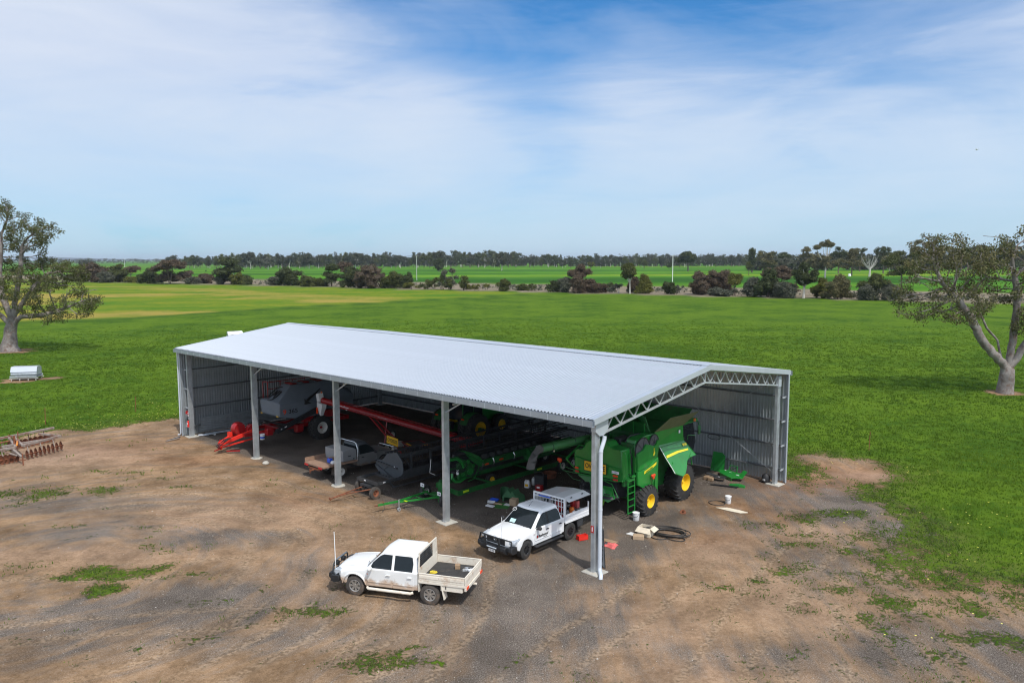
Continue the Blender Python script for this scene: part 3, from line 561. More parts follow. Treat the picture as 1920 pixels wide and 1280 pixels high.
# ================================================================ SHED
SH = thing('machinery_shed', 'long open-fronted steel machinery shed with white corrugated skillion gable roof', 'shed', (OX, OY, 0), YAW)
BAY, WID, EZ, RZ, A0, A1, BF, BB, BR = 9.1523, 17.56, 6.478, 7.717, -37.5, 0.22, -0.446, 18.006, 8.78
SL = (RZ - EZ) / (BR - BF)
def rz(b): return RZ - abs(b - BR) * SL
nsh = 50; per = (A1 - A0) / nsh; rp = per / 4
def sheet(b0, b1):
    mb = MB(); prof = []
    for k in range(4):
        o = k * rp; prof += [(o, 0), (o + rp * .26, 0), (o + rp * .46, .055), (o + rp * .74, .055), (o + rp * .96, 0)]
    prof.append((per, 0)); secs = [[(p[0], b, rz(b) + p[1]) for p in prof] for b in (b0, b1)]
    mb.loft(secs, False, False); return mb
for (b0, b1, nm) in ((BF - .05, BR, 'front'), (BR, BB + .05, 'back')):
    first = None
    for k in range(nsh):
        if first is None: first = obj('roof_sheet', sheet(b0, b1), M['zinc_roof'], SH, smooth=0, loc=(A0, 0, 0))
        else:
            c = first.copy(); COL.objects.link(c); c.parent = SH; c.location = (A0 + k * per, 0, (k % 3) * .0012)
# screws lines and rib ends shade come from the sheets themselves
mb = MB(); 
for sgn in (-1, 1): mb.quad((A0 - .02, BR, RZ + .075), (A1 + .02, BR, RZ + .075), (A1 + .02, BR + sgn * .24, RZ + .075 - .24 * SL - .008), (A0 - .02, BR + sgn * .24, RZ + .075 - .24 * SL - .008))
obj('ridge_cap', mb, M['flashing'], SH, smooth=0)
# barge flashings on both gables: top cover and face
for a, sg in ((A1, 1), (A0, -1)):
    for b0, b1 in ((BF - .06, BR), (BR, BB + .06)):
        z0, z1 = rz(b0) + .05, rz(b1) + .05; mb = MB()
        mb.loft([[(a - sg * .22, b, z - .045), (a - sg * .20, b, z), (a + sg * .03, b, z), (a + sg * .03, b, z - .25), (a + sg * .015, b, z - .25), (a + sg * .015, b, z - .02), (a - sg * .2, b, z - .02)] for b, z in ((b0, z0), (b1, z1))])
        obj('barge_flashing', mb, M['flashing'], SH, smooth=0)
# eaves gutters
for b, sg in ((BF - .05, -1), (BB + .05, 1)):
    z = EZ - .01; mb = MB(); prof = [(b, z), (b, z - .25), (b + sg * .15, z - .25), (b + sg * .15, z), (b + sg * .14, z), (b + sg * .14, z - .24), (b + sg * .01, z - .24), (b + sg * .01, z)]
    mb.prism(prof, A0, A1 + .06, 'x'); g = obj('gutter', mb, M['gutter'], SH, smooth=0)
    if sg < 0:
        k0 = None
        for k in range(41):
            a = A0 + .5 + k * .92
            if k0 is None:
                s_ = MB(); s_.box((0, b - .156, z - .125), (.022, .008, .262)); k0 = obj('gutter_strap', s_, M['flashing'], g, smooth=0, loc=(a, 0, 0))
            else: c = k0.copy(); COL.objects.link(c); c.parent = g; c.location = (a, 0, 0)
# purlins under the roof
p0 = None
for b in [0.15, 1.6, 3.1, 4.6, 6.1, 7.6, 8.6, 8.96, 10, 11.5, 13, 14.5, 16, 17.4]:
    if p0 is None: mb = MB(); mb.box(((A0 + A1) / 2, 0, 0), (A1 - A0 - .3, .07, .17)); p0 = obj('purlin', mb, M['girt'], SH, smooth=0, loc=(0, b, rz(b) - .10))
    else: c = p0.copy(); COL.objects.link(c); c.parent = SH; c.location = (0, b, rz(b) - .10)
# columns (C section: web and two lips), cleats, pads
def column_mb(h, deep=.35, wide=.16):
    mb = MB(); mb.box((0, 0, h / 2), (wide, deep, h)); mb.box((0, 0, .01), (wide + .12, deep + .1, .02)); return mb
cols_a = [-4 * BAY - .12, -3 * BAY, -2 * BAY, -BAY, -.10]
cf = None; padm = []
for i, a in enumerate(cols_a):
    for b, h in ((.10, 6.15), (17.2, 6.0)):
        if cf is None: cf = obj('column', column_mb(6.12), M['zinc'], SH, smooth=0, loc=(a, b, 0))
        else: c = cf.copy(); COL.objects.link(c); c.parent = SH; c.location = (a, b, 0)
        mb = MB(); pr = random.Random(i * 7 + int(b)); n = 11
        rr = [(pr.uniform(.36, .46) * (1.05 if i in (1, 2) else 1.1), 2 * math.pi * k / n) for k in range(n)]
        if i in (3, 4, 0): pts = [(-.42, -.36), (.40, -.42), (.44, .36), (-.38, .42)]
        else: pts = [(r_ * math.cos(t_), r_ * .85 * math.sin(t_)) for r_, t_ in rr]
        mb.prism(pts, -.2, .035, 'z'); obj('footing_pad', mb, M['concrete'], SH, smooth=0, bevel=.015, loc=(a, b, 0))
        if b < 1 and i > 0 and i < 4:
            mb = MB(); mb.bar((.0, .02, 0), (1.15, .02, .62), .06, .05); mb.bar((0, -.08, -.0), (.02, .14, 0), .1, .012); obj('knee_brace', mb, M['truss'], SH, smooth=0, loc=(a + .08, b, 5.5))
# trusses, all frames
def truss(a, first=None):
    fr = thing('truss', None, None); fr.parent = SH; fr.location = (a, 0, 0)
    mb = MB(); dT, dB = .24, .86
    for b0, b1 in ((.1, BR), (BR, 17.3)):
        mb.bar((0, b0, rz(b0) - dT), (0, b1, rz(b1) - dT), .07, .06)
    obj('top_chord', mb, M['truss'], fr, smooth=0)
    mb = MB()
    zb = lambda b: rz(b) - dB + (.02 if b < 9 else 0)
    for b0, b1 in ((.6, BR), (BR, 17.1)): mb.bar((0, b0, zb(b0)), (0, b1, zb(b1)), .09, .075)
    obj('bottom_chord', mb, M['truss'], fr, smooth=0)
    mb = MB(); mb.bar((0, BR, RZ - .22), (0, BR, zb(BR) - .02), .06, .06, up=(0, 1, 0)); obj('king_post', mb, M['truss'], fr, smooth=0)
    for side in (0, 1):
        n = 8; e0, e1 = (.75, BR) if side == 0 else (BR, 17.0)
        for k in range(n):
            u0 = e0 + (e1 - e0) * k / n; u1 = e0 + (e1 - e0) * (k + .5) / n; u2 = e0 + (e1 - e0) * (k + 1) / n
            if side == 0: seq = ((u0, 1), (u1, 0)), ((u1, 0), (u2, 1))
            else: seq = ((u0, 0), (u1, 1)), ((u1, 1), (u2, 0))
            for (p, pt), (q, qt) in seq:
                mb = MB(); zf = lambda b, top: (zb(b) + .03) if top else (rz(b) - dT - .02)
                f = lambda b, s_: (0, b, zf(b, s_))
                mb.bar(f(p, pt), f(q, qt), .045, .045, up=(1, 0, 0)); obj('web_brace', mb, M['truss'], fr, smooth=0)
        for k in range(1, n, 2):     # fly braces back to the purlins
            bb = e0 + (e1 - e0) * k / n; mb = MB(); mb.bar((0, bb, zb(bb)), (-.55, bb + .05, rz(bb) - .12), .04, .03); obj('fly_brace', mb, M['truss'], fr, smooth=0)
    return fr
tr0 = truss(cols_a[4] + .04)
for a in cols_a[:4]: dup(tr0, (a + .02, 0, 0), parent=SH)
# haunch plates at the gable columns
for a in (cols_a[4] + .06,):
    mb = MB(); mb.prism([(-.12, 6.30), (.74, 6.30), (.74, 5.97), (.56, 5.76), (.40, 5.70), (.16, 5.71), (-.12, 5.92)], a - .14, a + .10, 'x'); obj('haunch_box', mb, M['flashing'], SH, smooth=0, bevel=.01)
    mb = MB(); mb.box((a, 17.15, 5.95), (.16, .36, .6)); obj('haunch_box', mb, M['flashing'], SH, smooth=0)
# back wall, left gable wall: trapezoid sheets
WB, WA = 17.88, -37.32
def wsheet(width, n):
    mb = MB(); p = width / n; prof = []
    for k in range(n): o = k * p; prof += [(o, 0), (o + p * .45, 0), (o + p * .60, .05), (o + p * .80, .05), (o + p * .95, 0)]
    prof.append((width, 0)); return prof
w_n = 49; w_w = (A1 - A0 - .1) / w_n; pf = wsheet(w_w, 4); f0 = None
for k in range(w_n):
    if f0 is None: mb = MB(); mb.loft([[(p[0], -p[1], z) for p in pf] for z in (.06, 6.30)], False, False); f0 = obj('wall_sheet', mb, M['zinc_wall'], SH, smooth=0, loc=(A0 + .05, WB, 0))
    else: c = f0.copy(); COL.objects.link(c); c.parent = SH; c.location = (A0 + .05 + k * w_w, WB + (k % 2) * .002, 0)
g_n = 23; g_w = (WB - (-.30)) / g_n; pf = wsheet(g_w, 4)
for k in range(g_n):
    b0 = -.30 + k * g_w; mb = MB(); mb.loft([[(p[1], p[0], .06) for p in pf], [(p[1], p[0], rz(b0 + p[0]) - .06) for p in pf]], False, False)
    obj('gable_wall_sheet', mb, M['zinc_wall'], SH, smooth=0, loc=(WA, b0, 0))
for z in (5.0, 3.6, 2.2, .8):
    mb = MB(); mb.box(((WA + A1) / 2, WB - .14, z), (A1 - WA - .25, .16, .07)); mb.box(((WA + A1) / 2, WB - .215, z - .02), (A1 - WA - .25, .012, .06)); obj('girt', mb, M['girt'], SH, smooth=0)
    mb = MB(); mb.box((WA + .16, 8.75, z - .12), (.16, 17.5, .07)); obj('girt', mb, M['girt'], SH, smooth=0)
# corner flashings with girt ends visible between them and the end columns
mb = MB(); mb.box((A1 - .05, WB + .01, 3.16), (.20, .03, 6.3)); mb.box((A1 + .05, WB - .06, 3.16), (.02, .14, 6.3)); obj('corner_flashing', mb, M['flashing'], SH, smooth=0)
mb = MB(); mb.box((WA - .03, -.31, 3.16), (.16, .02, 6.3)); mb.box((WA - .06, -.20, 3.16), (.03, .22, 6.3)); obj('corner_flashing', mb, M['flashing'], SH, smooth=0)
for z in (5.0, 3.6, 2.2, .8):
    mb = MB(); mb.box((A1 - .10, WB - .27, z), (.05, .46, .09)); obj('girt_cleat', mb, M['truss'], SH, smooth=0)
    mb = MB(); mb.box((WA + .26, -.02, z - .1), (.46, .05, .09)); obj('girt_cleat', mb, M['truss'], SH, smooth=0)
# stiffening rods on the back wall
mb = MB(); mb.tube([(-.5, 17.6, .6), (-8.9, 17.6, 5.9)], .012, 5); mb.tube([(-.5, 17.6, 5.9), (-8.9, 17.6, .6)], .012, 5); obj('bracing_rod', mb, M['truss'], SH)
# left downpipe and right downpipe in white PVC
def downpipe(pts, r=.085):
    mb = MB(); mb.tube(pts, r, 12); p = obj('downpipe', mb, M['pvc'], SH, smooth=50)
    for z in (4.35, 2.7, 5.1):
        if pts[0][2] > z: m2 = MB(); m2.cyl((pts[4][0], pts[4][1], z - .03), (pts[4][0], pts[4][1], z + .03), r * 1.1, n=12); obj('pipe_collar', m2, M['pvc'], p, smooth=50)
downpipe([(.16, .34, 5.70), (.16, .33, 5.58), (.16, .24, 5.40), (.17, .10, 5.18), (.17, .08, 5.0), (.17, .08, .32), (.18, .07, .20), (.25, .0, .13), (.38, -.14, .12), (.47, -.24, .09), (.50, -.30, .02), (.51, -.31, -.05)])
downpipe([(WA - .18, -.36, 6.2), (WA - .18, -.36, 6.1), (WA - .18, -.36, 5.9), (WA - .18, -.36, 5.7), (WA - .18, -.36, 5.5), (WA - .18, -.36, .22), (WA - .22, -.40, .12), (WA - .35, -.5, .09)], .05)
# horizontal sheets stacked along the left wall
mb = MB()
for k in range(6):
    z0 = .28 + k * .17; a_ = -36.62 + (.0 if k % 2 else .02)
    mb.loft([[(a_, b, z0), (a_, b, z0 + .09), (a_ + .035, b, z0 + .105), (a_ + .035, b, z0 + .15), (a_, b, z0 + .165)] for b in (.75, 13.5)], False, False)
t_ = tag(obj('leaning_sheet_stack', mb, M['zinc_wall'], None, smooth=0), 'bright ribbed steel sheets laid on edge along the left end wall', 'roofing sheets'); t_.matrix_world = MS
# ================================================================ VEHICLES
def wheel(parent, x, y, z, r, wd, rr, tyre, rim, style='alloy', side=1, hubmat=None, steer=0, lugs=0, name='wheel'):
    e = bpy.data.objects.new(name, None); COL.objects.link(e); e.parent = parent; e.location = (x, y, z); e.rotation_euler = (0, 0, steer)
    h = wd / 2; mb = MB(); k = min(.045, h * .3) if not lugs else h * .22
    prof = [(rr, -h * .8), (rr + .02, -h), (r - k * 1.2, -h), (r - k * .3, -h * .86), (r, -h * .6), (r, 0), (r, h * .6), (r - k * .3, h * .86), (r - k * 1.2, h), (rr + .02, h), (rr, h * .8)]
    mb.lathe(prof, n=40, axis='y')
    if lugs:
        for i in range(lugs):
            for sg in (-1, 1):
                a = 2 * math.pi * (i + (.5 if sg > 0 else 0)) / lugs; da = .30 * (2 * math.pi / 20)
                def P(ang, yy, rad): return (rad * math.cos(ang), yy, rad * math.sin(ang))
                w_ = .085 / r * .42; H = .055 if r > .6 else .03
                s0 = [P(a - w_, sg * .02 * r, r - .01), P(a + w_, sg * .02 * r, r - .01), P(a + w_ * .8, sg * .02 * r, r + H), P(a - w_ * .8, sg * .02 * r, r + H)]
                am = a - .16; s1 = [P(am - w_, sg * h * .72, r - .015), P(am + w_, sg * h * .72, r - .015), P(am + w_ * .8, sg * h * .72, r + H * .9), P(am - w_ * .8, sg * h * .72, r + H * .9)]
                am = a - .24; s2 = [P(am - w_, sg * h * 1.03, r - .14), P(am + w_, sg * h * 1.03, r - .14), P(am + w_ * .8, sg * h * 1.04, r - .02), P(am - w_ * .8, sg * h * 1.04, r - .02)]
                mb.loft([s0, s1, s2])
    else:
        for i in range(36):
            a = 2 * math.pi * i / 36
            for yy in (-h * .62, h * .62): mb.box((0, yy, 0), (.018, h * .5, .045), m=Matrix.Rotation(a, 4, 'Y') @ Matrix.Translation((r - .002, 0, 0)))
    obj('tyre', mb, tyre, e, smooth=40)
    mb = MB(); s = side
    if style == 'alloy':
        mb.lathe([(rr + .004, -h * .8), (rr - .015, -h * .7), (rr - .02, h * .1 * s), (rr - .015, h * .78 * s), (rr + .012, h * .95 * s), (rr + .004, h * .99 * s), (rr - .02, h * .92 * s)], n=32, axis='y')
        n = 7 if hubmat is None else 10
        for i in range(n):
            Mx = Matrix.Rotation(2 * math.pi * i / n, 4, 'Y'); w0 = .055 if hubmat is None else .022
            mb.loft([[(.05, h * .55 * s, -w0 * .55), (.05, h * .55 * s, w0 * .55), (.05, h * .82 * s, w0 * .5), (.05, h * .82 * s, -w0 * .5)], [(rr - .01, h * .55 * s, -w0), (rr - .01, h * .55 * s, w0), (rr - .01, h * .9 * s, w0 * .9), (rr - .01, h * .9 * s, -w0 * .9)]], m=Mx)
        mb.cyl((0, h * .5 * s, 0), (0, h * .88 * s, 0), .065, .05, 16)
    else:
        mb.lathe([(rr + .004, -h * .8), (rr - .01, -h * .7), (rr - .03, 0), (rr - .01, h * .8 * s), (rr + .02, h * .98 * s), (rr + .005, h * 1.0 * s), (rr - .03, h * .8 * s), (rr - .06, h * .3 * s), (rr * .55, h * .18 * s), (rr * .45, h * .35 * s), (rr * .25, h * .36 * s), (0.001, h * .36 * s)], n=32, axis='y')
    obj('rim', mb, rim, e, smooth=40)
    if style == 'alloy':
        mb = MB(); mb.lathe([(rr - .02, 0), (.001, 0)], n=24, axis='y', m=Matrix.Translation((0, h * .3 * s, 0))); obj('brake_disc', mb, M['black_plastic'] if hubmat is None else M['black_plastic'], e)
        if hubmat is not None:
            mb = MB()
            for i in range(20): mb.box((0, 0, 0), (.03, .012, .012), m=Matrix.Rotation(2 * math.pi * i / 20 + .1, 4, 'Y') @ Matrix.Translation((rr - .025, h * .95 * s, 0)))
            obj('rim_bolts', mb, M['chrome'], e)
    else:
        mb = MB(); mb.cyl((0, h * .3 * s, 0), (0, h * .62 * s, 0), rr * .26, rr * .18, 16)
        for i in range(8): mb.cyl((rr * .36 * math.cos(i * .785), h * .3 * s, rr * .36 * math.sin(i * .785)), (rr * .36 * math.cos(i * .785), h * .5 * s, rr * .36 * math.sin(i * .785)), rr * .035, n=6)
        obj('hub', mb, hubmat or M['dark_frame'], e)
    return e

def arcpts(cx_, cz_, r, a0, a1, n): return [(cx_ + r * math.cos(R(a0 + (a1 - a0) * i / n)), cz_ + r * math.sin(R(a0 + (a1 - a0) * i / n))) for i in range(n + 1)]
def cab_body(root, pm):
    """lower body with bonnet and front wheel arches, greenhouse, doors, panes"""
    X0, XF = pm['rear'], 1.545; paint = pm['paint']; hz_ = pm.get('hood', 1.13); W0 = .94
    P = [(X0, .50), (XF - .50, .44)] + arcpts(XF, .40, .475, 176, 4, 12) + [(2.36, .50), (2.44, .58), (2.47, .78), (2.44, .93), (2.36, 1.01), (2.2, hz_ - .06), (1.85, hz_ - .005), (1.5, hz_ + .035), (1.18, hz_ + .065), (.9, 1.165), (X0, 1.165)]
    mb = MB(); secs = []
    for y in (-.95, -.935, -.89, -.80, -.55, -.25, 0, .25, .55, .80, .89, .935, .95):
        q = abs(y) / .95; s = []
        for (x, z) in P:
            xx, z2 = x, z
            if x > 1.7: xx = x - max(0, (x - 1.7)) / .77 * .34 * q ** 4
            if z > .95:
                drop = .085 * q ** 4 + (.045 if q > .999 else .012 if q > .98 else 0)
                if x > 1.0: z2 = z - drop - (.05 * q ** 2)
                else: z2 = z - (.03 if q > .999 else .008 if q > .98 else 0)
            if z < .55 and q > .99 and not (XF - .48 < x < XF + .48): z2 = z + .01
            yy = y
            if q > .9 and z < .62: yy = y * (1 - .05 * (0.62 - z) / .2)
            s.append((xx, yy, z2))
        secs.append(s)
    mb.loft(secs); obj('body', mb, paint, root, smooth=32)
    mb = MB(); mb.box((XF, 0, .62), (1.05, 1.35, .5)); mb.box(((X0 + 1) / 2, 0, .42), (1 - X0 + .1, 1.3, .16)); obj('chassis', mb, M['black_plastic'], root, smooth=0)
    # bonnet shut line and centre panel
    mb = MB()
    gh = []
    xr, rt, rf = pm['rear'] - .0, pm.get('roof_rear', X0 + .14), pm.get('roof_front', .44); RZ_ = pm.get('roof', 1.83); wt = pm.get('wtop', .70)
    def ring(t):
        z = 1.12 + (1.74 - 1.12) * t; w_ = .905 + (wt + .01 - .905) * t; xb = xr + (rt - xr) * t; xs = 1.04 + (rf - .02 - 1.04) * t; xc = 1.21 + (rf + .09 - 1.21) * t
        return [(xb, -w_ * .9, z), (xb + .07, -w_, z), (xs - .05, -w_, z), (xs + .03, -w_ * .93, z), (xc - .03, -w_ * .5, z), (xc, 0, z), (xc - .03, w_ * .5, z), (xs + .03, w_ * .93, z), (xs - .05, w_, z), (xb + .07, w_, z), (xb, w_ * .9, z)]
    secs = [ring(0), ring(1)]
    top = ring(1)
    def shr(k, dz): 
        cxm = (rt + rf) / 2; return [(cxm + (p[0] - cxm) * k, p[1] * k, 1.74 + dz) for p in top]
    secs += [shr(.955, .055), shr(.86, .082), shr(.60, .098), shr(.2, .103)]
    mb.loft(secs); obj('cab', mb, pm.get('roofmat', paint), root, smooth=38, bevel=.012)
    def ys(z): return .905 + (wt + .01 - .905) * (z - 1.12) / .62
    def side_plate(pts, off0, off1, sg):
        return [[(x, sg * (ys(z) + o), z) for x, z in pts] for o in (off0, off1)]
    for sg in (1, -1):
        for k, pts in enumerate(pm['windows']):
            mb = MB(); mb.loft(side_plate(pts, -.01, .006, sg)); g = obj('side_window', mb, M['glass'], root, smooth=0)
            cxw = sum(p[0] for p in pts) / len(pts); czw = sum(p[1] for p in pts) / len(pts)
            if pm.get('seal', True):
                mb = MB(); loop = [(x, sg * (ys(z) + .006), z) for x, z in pts]; mb.tube(loop, .011, 4, closed=True); obj('window_seal', mb, M['black_plastic'], g, smooth=0)
        for k, (xa, xb) in enumerate(pm['doors']):
            zb_ = .475; pts = [(xa - .0, zb_), (xb, zb_), (xb, 1.135), (xa, 1.135)]
            if xb > .8: pts = [(xa, zb_), (xb - .02, zb_), (xb, .7), (xb + .0, 1.10), (xb - .03, 1.135), (xa, 1.135)]
            mb = MB(); yb = .951
            prof = lambda o: [(x, sg * (yb + o - (.045 * (.62 - z) / .2 if z < .62 else 0) - (.012 if z > 1.1 else 0)), z) for x, z in pts]
            mid = [(x, z) for x, z in pts]
            mb.loft([prof(-.02), prof(.010)]); dr = obj('door', mb, paint, root, smooth=0, bevel=.006)
            hb = MB(); hx = xa + .16; hb.box((hx, sg * (yb + .035), pm.get('hz', .98)), (.20, .022, .035), ch=.01); hb.box((hx, sg * (yb + .012), pm.get('hz', .98)), (.13, .012, .055), ch=.004); obj('door_handle', hb, pm.get('handle', paint), dr, smooth=30)
            cb = MB(); cb.box(((xa + xb) / 2, sg * (yb + .011), .655), (xb - xa - .08, .012, .022), ch=.004); obj('door_crease', cb, paint, dr, smooth=30)
        mb = MB(); mx_ = pm.get('mirror_x', .86)
        mb.loft([[(mx_ - .03 + .10 * c_ * s_, sg * (1.0 + .135 * a_), 1.20 + .095 * d_ * s_) for c_, d_ in [(math.cos(R(t_)) * .9, math.sin(R(t_))) for t_ in range(0, 360, 45)]] for a_, s_ in ((-.1, .55), (.15, .95), (.7, 1.0), (1.25, .8), (1.45, .4))])
        mb.bar((mx_, sg * .90, 1.14), (mx_, sg * 1.03, 1.17), .05, .04); obj('side_mirror', mb, pm.get('mirror', paint), root, smooth=40)
    # windscreen and rear screen
    mb = MB(); g = []
    for t_ in (.06, .5, .965):
        row = []
        for q in (-1, -.66, -.33, 0, .33, .66, 1):
            w_ = (.905 + (wt + .01 - .905) * t_) * .90; z = 1.12 + .62 * t_; xc = 1.21 + (rf + .09 - 1.21) * t_; xs = 1.04 + (rf - .02 - 1.04) * t_ + .03
            x = xc - (xc - xs) * abs(q) ** 1.9 * .86
            row.append((x + .013, q * w_ * .985, z + .006))
        g.append(row)
    mb.loft(g, False, False); obj('windscreen', mb, M['glass'], root, smooth=60)
    mb = MB(); mb.loft([[(xr + (rt - xr) * t_ - .008, q * .9 * .88, 1.12 + .62 * t_) for q in (-.8, .8)] for t_ in (.1, .85)], False, False); obj('rear_window', mb, M['glass'], root, smooth=0)
    for q in (-.35, .3):
        mb = MB(); mb.tube([(1.225, q, 1.165), (1.10, q + .22, 1.255), (1.03, q + .42, 1.30)], .010, 4); obj('wiper', mb, M['black_plastic'], root)
    for y in (-.45, -.15, .15, .45):
        mb = MB(); mb.box(((rt + rf) / 2, y, 1.838), (rf - rt - .35, .035, .012), ch=.004); obj('roof_rib', mb, pm.get('roofmat', paint), root, smooth=30)
    for sg in (1, -1):     # bonnet edges
        mb = MB(); mb.tube([(2.18, sg * .62, hz_ - .085), (1.8, sg * .68, hz_ - .035), (1.25, sg * .74, hz_ + .0)], .012, 5); obj('bonnet_crease', mb, paint, root)
def tray(root, x0, x1, zd, paint, deckm, sideh=.30, ribs=2, w_=.95, gates=('left', 'right', 'tail')):
    mb = MB(); mb.box(((x0 + x1) / 2, 0, zd), (x0 - x1, w_ * 2 - .06, .05)); obj('tray_floor', mb, deckm, root, smooth=0)
    mb = MB()
    for y in (-.45, .45): mb.box(((x0 + x1) / 2 - .0, y, zd - .14), (x0 - x1, .08, .16))
    for k in range(4): mb.box((x0 - .15 - k * (x0 - x1 - .3) / 3, 0, zd - .05), (.06, w_ * 2 - .1, .06))
    obj('tray_subframe', mb, M['dark_frame'], root, smooth=0)
    mb = MB()
    for sg in (1, -1): mb.box(((x0 + x1) / 2, sg * (w_ - .005), zd - .035), (x0 - x1, .05, .09))
    mb.box((x1 + .01, 0, zd - .035), (.05, w_ * 2 - .06, .09)); obj('tray_rail', mb, paint, root, smooth=0, bevel=.008)
    for sg, nm in ((1, 'left'), (-1, 'right')):
        if nm not in gates: continue
        mb = MB(); L = x0 - x1 - .04; mb.box(((x0 + x1) / 2, sg * (w_ + .0), zd + .02 + sideh / 2), (L, .025, sideh))
        for k in range(ribs): mb.box(((x0 + x1) / 2, sg * (w_ + .018), zd + .07 + (k + .5) * (sideh - .06) / ribs), (L - .02, .014, (sideh - .06) / ribs * .55))
        mb.box(((x0 + x1) / 2, sg * (w_ + .0), zd + sideh + .03), (L, .045, .03)); obj('drop_side', mb, paint, root, smooth=0, bevel=.005)
    if 'tail' in gates:
        mb = MB(); mb.box((x1 - .005, 0, zd + .02 + sideh / 2), (.025, w_ * 2 + .02, sideh))
        for k in range(ribs): mb.box((x1 - .022, 0, zd + .07 + (k + .5) * (sideh - .06) / ribs), (.014, w_ * 2 - .02, (sideh - .06) / ribs * .55))
        mb.box((x1 - .005, 0, zd + sideh + .03), (.045, w_ * 2 + .02, .03)); obj('tailgate', mb, paint, root, smooth=0, bevel=.005)
def mudflap(root, x, y, z0, z1, m):
    mb = MB(); mb.prism([(x, z1), (x - .12, z0), (x - .15, z0), (x - .05, z1)], y - .16, y + .16, 'y'); obj('mudflap', mb, m, root, smooth=0)

# ---- white dusty dual-cab ute with cream tray, in the open
hx, hy = -3.0, .87; am_rz = math.atan2(hy, hx)
mid = (Vector((-6.09, 28.74, 0)) + Vector((-3.09, 27.87, 0))) / 2
perp = Vector((-math.sin(am_rz), math.cos(am_rz), 0))       # vehicle left = towards the camera
ute = thing('dual_cab_ute', 'dusty white dual-cab ute with a worn cream tray parked in the open yard', 'ute', mid - perp * .93, am_rz)
WIN2 = [[(.90, 1.165), (.02, 1.165), (.02, 1.68), (.36, 1.68), (.50, 1.62), (.78, 1.37)], [(-.10, 1.165), (-.84, 1.165), (-.85, 1.45), (-.80, 1.66), (-.74, 1.68), (-.10, 1.68)]]
cab_body(ute, dict(rear=-1.06, paint=M['white_dusty'], windows=WIN2, doors=[(-.035, .985), (-.915, -.05)], hz=.97))
for sg in (1, -1):
    mb = MB(); mb.tube([(x, sg * .965, z) for x, z in arcpts(1.545, .40, .50, 168, 8, 14)], [.02] + [.035] * 13 + [.02], 6); obj('wheel_arch_flare', mb, M['white_dusty'], ute)
    for xx in (1.545, -1.545): wheel(ute, xx, sg * .80, .385, .385, .27, .225, M['tyre_dirty'], M['alloy'], 'alloy', sg, steer=.0)
    mb = MB(); mb.tube([(.98, sg * .98, .42), (.92, sg * 1.04, .40), (-.82, sg * 1.04, .40), (-.90, sg * .98, .42)], .055, 8); obj('side_step', mb, M['cream_tray'], ute)
    mudflap(ute, -2.0, sg * .80, .28, .82, M['cream_tray'])
    mb = MB(); mb.box((-2.42, sg * .86, .74), (.86, .16, .26), ch=.01); bx_ = obj('underbody_box', mb, M['cream_tray'], ute, smooth=0)
    mb = MB(); mb.box((-2.2, sg * .945, .75), (.03, .012, .12)); obj('box_latch', mb, M['black_metal'], bx_, smooth=0)
    mb = MB(); mb.box((-1.12, sg * .80, .70), (.03, .30, .46)); obj('mudflap', mb, M['cream_tray'], ute, smooth=0)
    mb = MB(); mb.prism([(2.40, .70), (2.46, .74), (2.42, .93), (2.15, .97), (2.10, .90)], sg * .62, sg * .885, 'y'); obj('headlight', mb, M['lamp_glass'], ute, smooth=20, bevel=.01)
tray(ute, -1.12, -2.95, .90, M['cream_tray'], M['rubber_mat'], .27, 1)
mb = MB()      # headboard: solid lower panel, meshed window
mb.prism([(-.93, .90), (.93, .90), (.93, 1.35), (-.93, 1.35)], -1.14, -1.10, 'x'); mb.prism([(-.93, 1.35), (-.87, 1.35), (-.80, 1.93), (-.86, 1.93)], -1.14, -1.10, 'x'); mb.prism([(.93, 1.35), (.87, 1.35), (.80, 1.93), (.86, 1.93)], -1.14, -1.10, 'x')
mb.box((-1.12, 0, 1.925), (.045, 1.72, .05)); mb.prism([(-.80, 1.35), (-.45, 1.35), (-.45, 1.92), (-.80, 1.92)], -1.135, -1.105, 'x'); obj('headboard', mb, M['cream_tray'], ute, smooth=0, bevel=.004)
mb = MB()
for k in range(14): y = -.44 + k * .10; mb.box((-1.12, y, 1.64), (.012, .016, .56))
for k in range(8): mb.box((-1.12, .2, 1.38 + k * .075), (.014, 1.30, .016))
obj('headboard_mesh', mb, M['dark_frame'], ute, smooth=0)
mb = MB(); mb.box((-2.96, .0, .74), (.08, 1.86, .12)); mb.box((-3.02, 0, .62), (.14, .08, .07)); obj('rear_bar', mb, M['cream_tray'], ute, smooth=0, bevel=.01)
for sg in (1, -1): mb = MB(); mb.box((-3.01, sg * .78, .78), (.03, .22, .10)); obj('tail_light', mb, M['red_lens'], ute, smooth=0)
mb = MB()       # bull bar
mb.prism([(2.40, .42), (2.60, .45), (2.72, .58), (2.70, .74), (2.44, .76)], -.82, .82, 'y'); mb.prism([(2.40, .45), (2.55, .5), (2.52, .74), (2.2, .74), (2.18, .5)], .82, .99, 'y'); mb.prism([(2.40, .45), (2.55, .5), (2.52, .74), (2.2, .74), (2.18, .5)], -.99, -.82, 'y'); obj('bull_bar', mb, M['black_metal'], ute, smooth=20, bevel=.02)
mb = MB(); mb.tube([(2.66, -.58, .72), (2.63, -.56, .98), (2.60, -.46, 1.10), (2.60, .46, 1.10), (2.63, .56, .98), (2.66, .58, .72)], .032, 8); mb.tube([(2.64, -.55, .88), (2.66, .55, .88)], .022, 6)
mb.tube([(2.64, .57, .86), (2.52, .84, .86), (2.38, .93, .78)], .028, 6); mb.tube([(2.64, -.57, .86), (2.52, -.84, .86), (2.38, -.93, .78)], .028, 6); obj('bull_bar_hoop', mb, M['dark_frame'], ute)
